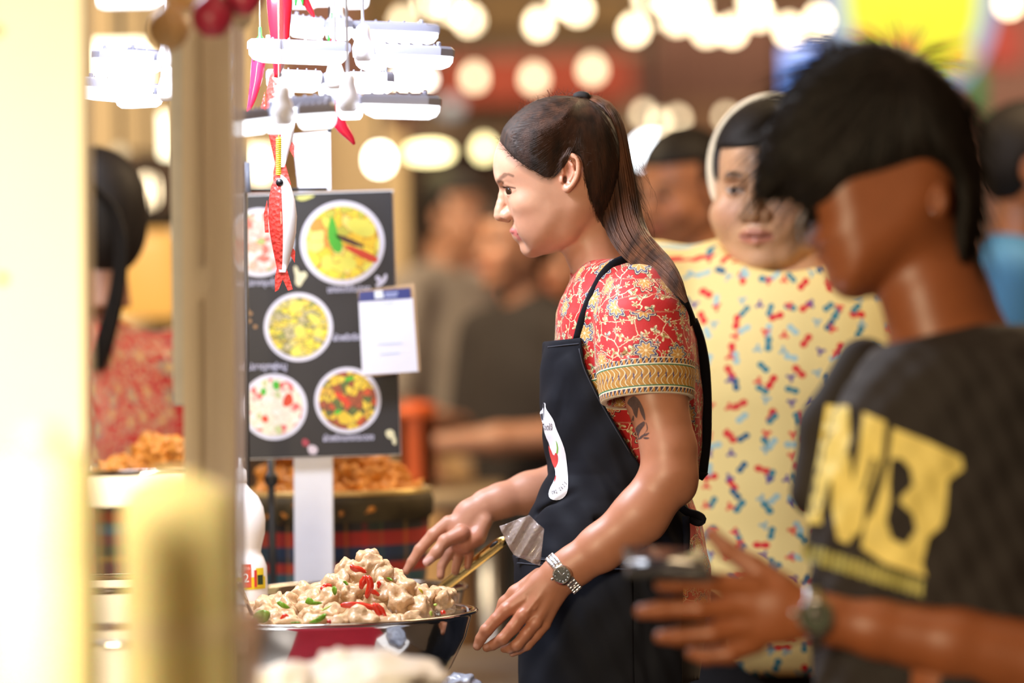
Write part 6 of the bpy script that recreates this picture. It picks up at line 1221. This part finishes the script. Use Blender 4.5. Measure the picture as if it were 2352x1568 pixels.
def person(label, px, d, yaw, shirt, pants, skin, kind='male', hp=None, pitch=0, H=1.70, wide=1.0, arms=None, slv=.28, group=None, hairm=None, res=.011, hk=1.0, extras=None, neckline=0.0):
    gx = float(P(px, HZN, d)[0]); k = H/1.70; r = root('person', label, 'person', (gx, d, 0), group); Ry = np.array(Matrix.Rotation(math.radians(yaw), 3, 'Z'))
    W_ = lambda V: (np.asarray(V)*k) @ Ry.T+np.array((gx, d, 0)); w = wide
    arms = arms or [[(-.20*w, 0, 1.38), (-.25*w, .02, 1.12), (-.24*w, -.08, .88)], [(.20*w, 0, 1.38), (.25*w, .02, 1.12), (.24*w, -.08, .88)]]
    # skin: arms, hands, neck, inner trunk and legs as one figure with the head
    b = Vol((-.62, -.62, .02), (.62, .42, 1.56), res)
    for A in arms:
        A = [np.array(a, float) for a in A]; dd = A[2]-A[1]; dd /= np.linalg.norm(dd); b.limb([(*A[0], .048*w), (*A[1], .040*w), (*(A[1]*.5+A[2]*.5), .038*w), (*A[2], .026)], .02); hand(b, A[2], A[2]+dd*.1)
    b.ell((0, .01, 1.2), (.14*w, .09*w, .24), .04); b.limb([(0, .01, 1.38, .06), (0, -.005, 1.50, .052)], .03)
    for s in (-1, 1): b.limb([(s*.085, 0, .92, .085*w), (s*.09, .0, .5, .055*w), (s*.09, .02, .10, .04)], .03); b.limb([(s*.09, .02, .09, .038), (s*.09, -.12, .045, .03)], .02)
    Vb, Fb = b.net(); (Vh, Fh), (Vq, Fq) = head(kind)
    hpos = hp if hp is not None else (0, -.03, 1.585); hw = W_(np.array(hpos)) if not isinstance(hp, Vector) else np.array(hp); ky = yaw+(extras or {}).get('turn', 0); hv_ = place(Vh, hw, ky, pitch, 0, hk*k); HW = place(Vq, hw, ky, pitch, 0, hk*k)
    V, F = join_parts((hv_, Fh), (W_(Vb), Fb)); mesh('body', V, F, SKIN, r, attrs={'Col': np.concatenate([face_cols(Vh, skin), colors(len(Vb), skin)])}); hr = mesh('hair', HW, Fq, hairm or HAIRK, r)
    t = Vol((-.48, -.34, .70), (.48, .34, 1.52), res); t.ell((0, .01, 1.22), (.185*w, .125*w, .24), .05); t.ell((0, 0, 1.0), (.165*w, .118*w, .22), .06); t.ell((0, .005, .88), (.180*w, .130*w, .14), .06); t.limb([(-.165*w, .01, 1.375, .052*w), (0, .012, 1.40, .062), (.165*w, .01, 1.375, .052*w)], .05)
    for A in arms: A = [np.array(a, float) for a in A]; e = A[0]+(A[1]-A[0])*min(1, slv/.27); t.limb([(*A[0], .062*w), (*e, .060*w)], .03)
    t.fn(lambda X, Y, Z: .80-Z+0*X+0*Y, op='and', k=.01); t.ell((0, -.02-neckline*.03, 1.49-neckline*.02), (.068+neckline*.04, .07+neckline*.05, .07), .01, 'cut')
    Vt_, Ft_ = t.net(); th = np.arctan2(Vt_[:, 0], -Vt_[:, 1]+.05); sh = mesh('shirt', W_(Vt_), Ft_, shirt, r, attrs={'pat': np.stack([th*17+40, Vt_[:, 2]*100, 0*th], 1)})
    q = Vol((-.30, -.22, .06), (.30, .22, 1.0), res*1.3)
    for s in (-1, 1): q.limb([(s*.085*w, 0, .88, .105*w), (s*.09*w, 0, .5, .078*w), (s*.09*w, .015, .12, .062)], .03)
    q.ell((0, 0, .9), (.175*w, .125*w, .12), .04); Vp_, Fp_ = q.net(); mesh('trousers', W_(Vp_), Fp_, pants, r)
    for s in (-1, 1):
        VV, FF = box((s*.09, -.04, .035), .095, .26, .07, bev=.02); mesh('shoe', W_(VV), FF, BLACKP, r)
    return r, hw, hr, sh
GREYS = mat('grey_shirt', (.25, .21, .18), .8, var=.15, nscale=10); KHAKI = mat('khaki_cloth', (.55, .34, .16), .8, var=.15, nscale=10); DARKS = mat('charcoal_shirt', (.022, .016, .014), .85, var=.2, nscale=10); TANS = mat('rust_tan_shirt', (.38, .15, .05), .8, var=.15, nscale=10); BLUES = mat('blue_shirt', (.05, .20, .42), .75, var=.15, nscale=10); REDS = mat('orange_red_shirt', (.55, .09, .02), .8, var=.15)
SKB = (.42, .20, .12); SKD = (.36, .15, .08)
# the woman in the yellow printed blouse
GIRLM = girl_mat(); D_ = 5.98; gc = P(1772, 431, D_)
gr_, ghw, ghr, gsh = person('woman in yellow printed blouse with cream headband, facing the camera behind the vendor', 1812, D_, -6, GIRLM, BLACKC, (.62, .34, .18), 'girl', hp=Vector(gc), pitch=4, H=1.75, wide=1.18, arms=[[(-.21, 0, 1.38), (-.25, .03, 1.14), (-.24, -.04, .90)], [(.21, 0, 1.38), (.25, .03, 1.14), (.24, -.04, .90)]], hk=1.13/(1.75/1.70)*1.0, extras={'turn': -14}, res=.008, neckline=1.0)
a = np.linspace(-.15*PI, 1.15*PI, 40); hb = np.stack([np.cos(a)*86, 4+0*a+6*np.sin(a), 26+np.sin(a)*97], 1); Vb_, Fb_ = sweep(place(hb, ghw, -20, 4, 0, 1.13), .0085, 10, flat=.8, up=(0, 1, 0)); mesh('headband', Vb_, Fb_, mat('cream_headband', (.86, .74, .52), .7), ghr)
# people farther back in the aisle
person('man in dark cap and black shirt between the ponytail and the woman in yellow', 1600, 7.7, -50, DARKS, BLACKC, (.46, .19, .09), hp=None, H=1.74, pitch=10)
cp = P(1588, 300, 7.7)
person('man in blue T-shirt seen from the side at the right edge of the picture', 2350, 7.3, 78, BLUES, BLACKC, (.40, .14, .05), H=1.76, group=None)
person('person in grey shirt and khaki trousers far back beside the payment card', 1025, 11, 62, GREYS, KHAKI, SKB, H=1.78, res=.014)
person('person in charcoal shirt holding hands together, behind the vendor\'s chest', 1205, 9.2, -58, DARKS, BLACKC, SKB, H=1.66, res=.014, arms=[[(-.20, 0, 1.36), (-.24, -.02, 1.12), (-.05, -.30, 1.16)], [(.20, 0, 1.36), (.24, -.02, 1.12), (.04, -.32, 1.10)]])
person('person in rust-tan shirt mostly hidden behind the vendor\'s neck', 1312, 10.2, -30, TANS, BLACKC, SKD, H=1.62, res=.014)
person('person in orange-red shirt far back, left of the vendor\'s lips', 1120, 14, 20, REDS, BLACKC, SKD, H=1.72, res=.016)
# helper at the left of the stall, in the same batik
hl, hhw, hhr, hsh = person('stall helper in red batik seen from behind, between cream post and taped post', 172, 6.5, -62-90, BATIK, BLACKC, SKB, 'fem', hp=Vector(P(196, 505, 6.5)), H=1.62, hk=1.05, extras={'turn': 20})
pts = smooth_path([(205, 420), (262, 470), (282, 560), (268, 680), (238, 790), (222, 850)], 24); S = []
for i in range(160): o_ = RNG.normal(0, 1, 2); S.append(P(pts[:, 0]+o_[0]*9*np.linspace(.4, 1, 24), pts[:, 1], 6.40+o_[1]*.012))
V, F = tubes(np.array(S), np.tile(np.interp(np.linspace(0, 1, 24), [0, .8, 1], [.0018, .0016, .0003]), (160, 1))); mesh('ponytail', V, F, HAIRK, hl)
# cap of the man in the middle
c = P(1590, 350, 7.7)
# ---- the young man in the near right: hair over his eyes, black T-shirt with yellow print
FY = Frame(4.15); ym = root('person', 'young man in black T-shirt with yellow print, head bowed, nearest at the right', 'person', (float(P(2180, 700, 4.15)[0]), 4.15, 0))
def inflate(v, poly, Wv, Rv, y0=0., p=2.2, k=0, op='add'):
    sd = poly_sd(poly, v.ax[0], v.ax[2]).astype(np.float32); kk = np.hanning(11); kk /= kk.sum(); b_ = np.apply_along_axis(lambda a: np.convolve(np.pad(a, 5, 'edge'), kk, 'valid'), 0, sd); b_ = np.apply_along_axis(lambda a: np.convolve(np.pad(a, 5, 'edge'), kk, 'valid'), 1, b_); w_ = np.clip((sd-10)/40, 0, 1); sd = sd*(1-w_)+b_*w_
    t = 1-np.minimum(sd/Rv, 1); q = (np.abs(v.ax[1]-y0)[None, :, None]/Wv)**p+np.maximum(t, 0)[:, None, :]**p; v.put(tuple(slice(0, n) for n in v.n), ((q**(1/p)-1)*min(Wv, Rv)*.9).astype(np.float32), k, op)
YF = [(1850, 380), (1846, 440), (1858, 490), (1864, 508), (1856, 535), (1850, 556), (1860, 570), (1876, 576), (1876, 588), (1884, 598), (1884, 612), (1894, 624), (1898, 645), (1912, 668), (1936, 686), (1968, 690), (2012, 676), (2060, 645), (2110, 610), (2160, 570), (2210, 490), (2225, 400), (2215, 300), (2150, 200), (2050, 150), (1950, 165), (1885, 240), (1855, 310)]
yv = Vol((1830, -185, 140), (2330, 185, 860), 5); inflate(yv, chaikin(YF, 1), 150, 120)
yv.limb([(2120, 0, 545, 100), (2150, 0, 680, 118), (2190, 0, 820, 150)], 40)
yv.ell((2156, -158, 460), (24, 12, 40), 8); yv.ell((2150, -170, 462), (11, 10, 20), 5, 'cut'); yv.ell((1872, -60, 500), (16, 24, 12), 10, 'cut'); yv.limb([(1872, -34, 596, 5), (1892, -40, 602, 5)], 6)
Vy, Fy = yv.net()
ya = Vol((1440, -360, 1130), (2690, 120, 1650), 6)
ya.limb([(2570, -255, 1150, 76), (2560, -258, 1320, 80), (2530, -255, 1500, 92)], 20, sy=.85)
ya.limb([(2520, -250, 1500, 100), (2420, -262, 1532, 98), (2200, -255, 1482, 84), (2020, -245, 1446, 66), (1905, -240, 1424, 55), (1870, -238, 1418, 54)], 20, sy=.85)
ya.limb([(1870, -238, 1416, 56), (1800, -235, 1400, 66), (1730, -228, 1390, 66)], 16, sy=.5); ya.limb([(1800, -235, 1440, 40), (1700, -225, 1450, 40)], 16, sy=.6)
for f in ([(1740, -232, 1350, 30), (1640, -245, 1338, 25), (1560, -238, 1338, 22), (1520, -226, 1342, 17)], [(1720, -232, 1396, 29), (1610, -250, 1398, 25), (1520, -244, 1400, 21), (1474, -232, 1404, 17)], [(1724, -226, 1440, 28), (1640, -244, 1455, 24), (1560, -238, 1462, 20), (1518, -226, 1462, 16)], [(1740, -218, 1478, 25), (1680, -232, 1502, 22), (1620, -226, 1508, 18), (1588, -216, 1500, 14)], [(1800, -222, 1350, 34), (1730, -200, 1300, 28), (1670, -190, 1262, 23), (1634, -184, 1226, 18)]): ya.limb(f, 8)
Vz, Fz = ya.net()
yb = Vol((1760, 60, 1040), (2020, 320, 1420), 7); yb.limb([(1925, 230, 1060, 50), (1935, 200, 1180, 46), (1945, 120, 1290, 40), (1940, 90, 1370, 32)], 20); Vf, Ff = yb.net()
yl = Vol((2000, -320, 1450), (2420, 320, 3000), 16)
for s in (-1, 1): yl.limb([(2200, s*150, 1500, 150), (2195, s*150, 2200, 95), (2210, s*150, 2860, 60)], 40)
Vl, Fl = yl.net(); SKY_ = (.27, .082, .028)
V, F = join_parts((FY(Vy), Fy), (FY(Vz), Fz), (FY(Vf), Ff), (FY(Vl), Fl)); Cy = colors(len(V), SKY_); mesh('body', V, F, SKIN, ym, attrs={'Col': Cy})
YH = [(1758, 440), (1740, 420), (1734, 350), (1762, 289), (1799, 215), (1832, 174), (1877, 138), (1930, 105), (1983, 91), (2032, 95), (2093, 113), (2154, 150), (2199, 203), (2230, 264), (2250, 338), (2262, 407), (2262, 468), (2254, 529), (2238, 595), (2215, 634), (2196, 625), (2184, 582), (2178, 520), (2180, 440), (2150, 418), (2109, 427), (2052, 448), (1991, 462), (1950, 478), (1922, 498), (1873, 492), (1840, 476), (1791, 446)]
yh = Vol((1715, -195, 75), (2285, 195, 650), 5); inflate(yh, chaikin(YH, 1), 172, 140)
yh.ell((1762, -20, 425), (34, 90, 40), 20); yh.ell((2120, -150, 560), (52, 60, 130), 10, 'cut') if False else None
Vh_, Fh_ = yh.net(); yhair = mesh('hair', FY(Vh_), Fh_, HAIRK, ym); yT = bvh(yhair); S = []
for i in range(2600):
    e0 = np.array((RNG.uniform(1750, 2250), RNG.uniform(100, 600)))
    if poly_sd(YH, [e0[0]], [e0[1]])[0, 0] < 2: continue
    dirv = e0-np.array((2080, 150)); dirv = dirv/np.linalg.norm(dirv); L = RNG.uniform(60, 130); P_ = [e0+dirv*L*t+np.array((0, 22*t*t)) for t in np.linspace(0, 1, 8)]; pts = []; last = None
    for x, z in P_:
        q = surf(x, z, [yT], lift=.0015)
        if q is None:
            if last is None: break
            q = Pv(x, z, last)
        last = q.y; pts.append(q[:])
    if len(pts) == 8: S.append(pts)
V, F = tubes(np.array(S), np.tile(np.interp(np.linspace(0, 1, 8), [0, .5, 1], [.0007, .0009, .0002]), (len(S), 1))); tag(mesh('hair_strands', V, F, HAIRK, yhair), kind='stuff')
V, F = lathe([(.0001, -.002), (.0028, 0), (.0001, .002)], FY((2140, -172, 484)), 10); mesh('ear_stud', V, F, STEEL, ym)
gg = G().add(*sweep(FY([(1846, -112, 488), (1838, -108, 505), (1836, -95, 535), (1846, -80, 560), (1860, -60, 566), (1862, -40, 540), (1858, -36, 508), (1848, -60, 492), (1846, -112, 488)]), .0014, 6)); gl = gg.obj('glasses', mat('silver_frame', (.60, .62, .72), .25, .6), ym); gl['kind'] = 'stuff'
TEE = mat('black_tee', (.019, .014, .012), .85, var=.25, nscale=6, bump=.3)
yt = Vol((1790, -330, 690), (2720, 330, 1720), 7)
_Y = table([(720, 2180, 2420, 110), (760, 2060, 2480, 180), (800, 2000, 2540, 240), (860, 1960, 2590, 270), (940, 1915, 2620, 275), (1050, 1880, 2630, 270), (1200, 1858, 2620, 262), (1350, 1862, 2610, 258), (1720, 1872, 2600, 260)])
yt.fn(torso_f(_Y, 0, wob=4)); yt.fn(lambda X, Y, Z: 745-Z+.22*(2240-X)*(X < 2240)+0*Y, op='and', k=25)
yt.limb([(1985, 215, 840, 66), (1905, 228, 980, 66), (1872, 225, 1130, 58)], 30); yt.fn(lambda X, Y, Z: np.maximum(1178-Z, np.abs(X-1850)-75)*1.0+1e3*((Y < 130)), op='cut', k=2) if False else None
yt.limb([(2480, -220, 880, 110), (2560, -255, 1150, 105)], 30)
yt.limb([(2155, 0, 680, 124), (2165, 0, 755, 126)], 8, 'cut')
V, F = yt.net(); tee = mesh('t_shirt', FY(V), F, TEE, ym); teT = bvh(tee)
PR1 = mat('print_yellow', (.72, .58, .16), .65, var=.22, nscale=30); PR2 = mat('print_olive', (.42, .38, .10), .65, var=.3, nscale=60)
zc = lambda L: [(1400+a/2.214, 860+b/2.214) for a, b in L]
PRs = [zc(q) for q in ([(1100, 150), (1215, 160), (1225, 330), (1190, 450), (1110, 560), (1075, 700), (1080, 760), (1000, 760), (1020, 620), (1060, 400)], [(1130, 470), (1220, 400), (1245, 600), (1268, 760), (1215, 860), (1160, 840), (1130, 680)], [(1290, 190), (1405, 240), (1385, 420), (1305, 640), (1285, 780), (1248, 830), (1235, 560), (1270, 380)], [(1440, 270), (1620, 340), (1790, 420), (1800, 480), (1720, 540), (1710, 700), (1690, 770), (1620, 830), (1590, 960), (1610, 1030), (1550, 1010), (1400, 960), (1280, 880), (1300, 760), (1380, 580), (1420, 430)])]
lp = decal('letter_print', PRs, teT, PR1, tee, 9, .002, d0=4.05)
decal('letter_gap_print', [zc(q) for q in ([(1430, 430), (1480, 425), (1530, 480), (1542, 560), (1480, 620), (1475, 650), (1540, 710), (1558, 790), (1500, 865), (1435, 835), (1405, 740), (1428, 640), (1422, 560)], [(1330, 420), (1352, 430), (1300, 600), (1286, 600)], [(1370, 560), (1384, 560), (1330, 720), (1318, 715)])], teT, TEE, lp, 9, .0035, d0=4.05)
bars = [zc([(985+i*31, 850+i*10+(i % 3)*5), (1006+i*31, 856+i*10), (1000+i*31, 945+i*9.5+(i % 2)*8), (978+i*31, 940+i*9.5)]) for i in range(20)]
decal('band_print', bars, teT, PR2, lp, 8, .002, d0=4.05)
yp = Vol((1990, -320, 1500), (2620, 320, 2960), 16)
for s in (-1, 1): yp.limb([(2230, s*130, 1560, 175), (2205, s*150, 2200, 125), (2215, s*150, 2880, 95)], 40)
V, F = yp.net(); mesh('trousers', FY(V), F, BLACKC, ym)
for s in (-1, 1): c = FY((2170, s*150, 2960)); mesh('shoe', *box((c[0], c[1], .04), .27, .10, .08, bev=.02), BLACKP, ym)
# his watch and phone
yw = root('wristwatch', 'big steel wristwatch on the wrist of the young man in black', 'watch', FY((1872, -290, 1440))); cw = Vector(FY((1874, -292, 1418)))
pts = FY([(1874+4*math.sin(a), -240-56*math.cos(a), 1418+60*math.sin(a)) for a in np.linspace(0, 2*PI, 24)]); mesh('bracelet', *sweep(pts, .010, 8, flat=.3, up=(0, .2, 0)), DSTEEL, yw)
R = Matrix.Rotation(PI/2-.12, 3, 'X'); cs_ = mesh('case', *lathe([(.001, -.005), (.018, -.005), (.0205, 0), (.019, .004), (.016, .0055)], cw, 32, R=R, close=False), STEEL, yw); mesh('dial', *lathe([(.0165, .004), (.0001, .0045)], cw, 32, R=R, close=False), mat('olive_dial', (.06, .07, .05), .2), cs_); mesh('crown', *cyl(cw+Vector((-.02, 0, .004)), cw+Vector((-.026, 0, .005)), .003), STEEL, yw)
ph = root('phone', 'dark phone held above the fingers of the young man in black', 'phone', P(1530, 1292, 4.06)); mesh('shell', *box(P(1530, 1292, 4.07), .088, .14, .009, R=Matrix.Rotation(.05, 3, 'Y') @ Matrix.Rotation(.12, 3, 'X'), bev=.003), mat('phone_shell', (.03, .03, .034), .2), ph); mesh('screen', *box(P(1530, 1283, 4.07), .082, .132, .001, R=Matrix.Rotation(.05, 3, 'Y') @ Matrix.Rotation(.12, 3, 'X')), mat('phone_glass', (.02, .02, .03), .08), ph)
# crates and things in the aisle behind
def crate(px0, py0, px1, py1, d, m, label):
    a, b = P(px0, py1, d), P(px1, py0, d); w, hh = b[0]-a[0], b[2]-max(a[2], 0); c = ((a[0]+b[0])/2, d, (a[2]+b[2])/2); r = root('crate', label, 'crate', (c[0], d, a[2])); g = G(); t = .02; D = .4
    g.add(*box((c[0], d, a[2]+t/2), w, D, t))
    for sx in (-1, 1): g.add(*box((c[0]+sx*(w/2-t/2), d, c[2]), t, D, hh))
    for sy in (-1, 1): g.add(*box((c[0], d+sy*(D/2-t/2), c[2]), w, t, hh))
    g.obj('shell', m, r, smooth=False); mesh('rim', *sweep([(a[0], d-D/2, b[2]), (b[0], d-D/2, b[2]), (b[0], d+D/2, b[2]), (a[0], d+D/2, b[2]), (a[0], d-D/2, b[2])], .012, 6), m, r); return a[2]
z0 = crate(918, 940, 992, 1120, 8.3, ORANGE, 'orange plastic crate on the table behind the basket')
tx = float(P(955, 700, 8.3)[0]); tt = root('table', 'plain table in the aisle carrying the orange crate', 'table', (tx, 8.3, 0)); mesh('tabletop', *box((tx, 8.3, z0-.02), .36, .5, .04), TAN, tt)
for sx in (-.15, .15):
    for sy in (-.2, .2): mesh('leg', *box((tx+sx, 8.3+sy, (z0-.04)/2), .04, .04, z0-.04), DSTEEL, tt)
c = P(298, 775, 10.5); tag(mesh('food_box', *box((c[0], 10.5, c[2]), .09, .12, .10, bev=.015), mat('offwhite_box', (.65, .55, .42), .6)), 'small off-white box on the ledge below the orange panel', 'box')
zc_ = float(c[2])-.05; lg = root('shelf', 'dark ledge under the orange panel carrying the small off-white box', 'shelf', (float(c[0]), 10.6, 0)); mesh('board', *box((c[0], 10.55, zc_-.02), 1.0, .4, .04), DARKB, lg); mesh('support', *box((c[0], 10.65, (zc_-.04)/2), .9, .1, zc_-.04), DARKB, lg)
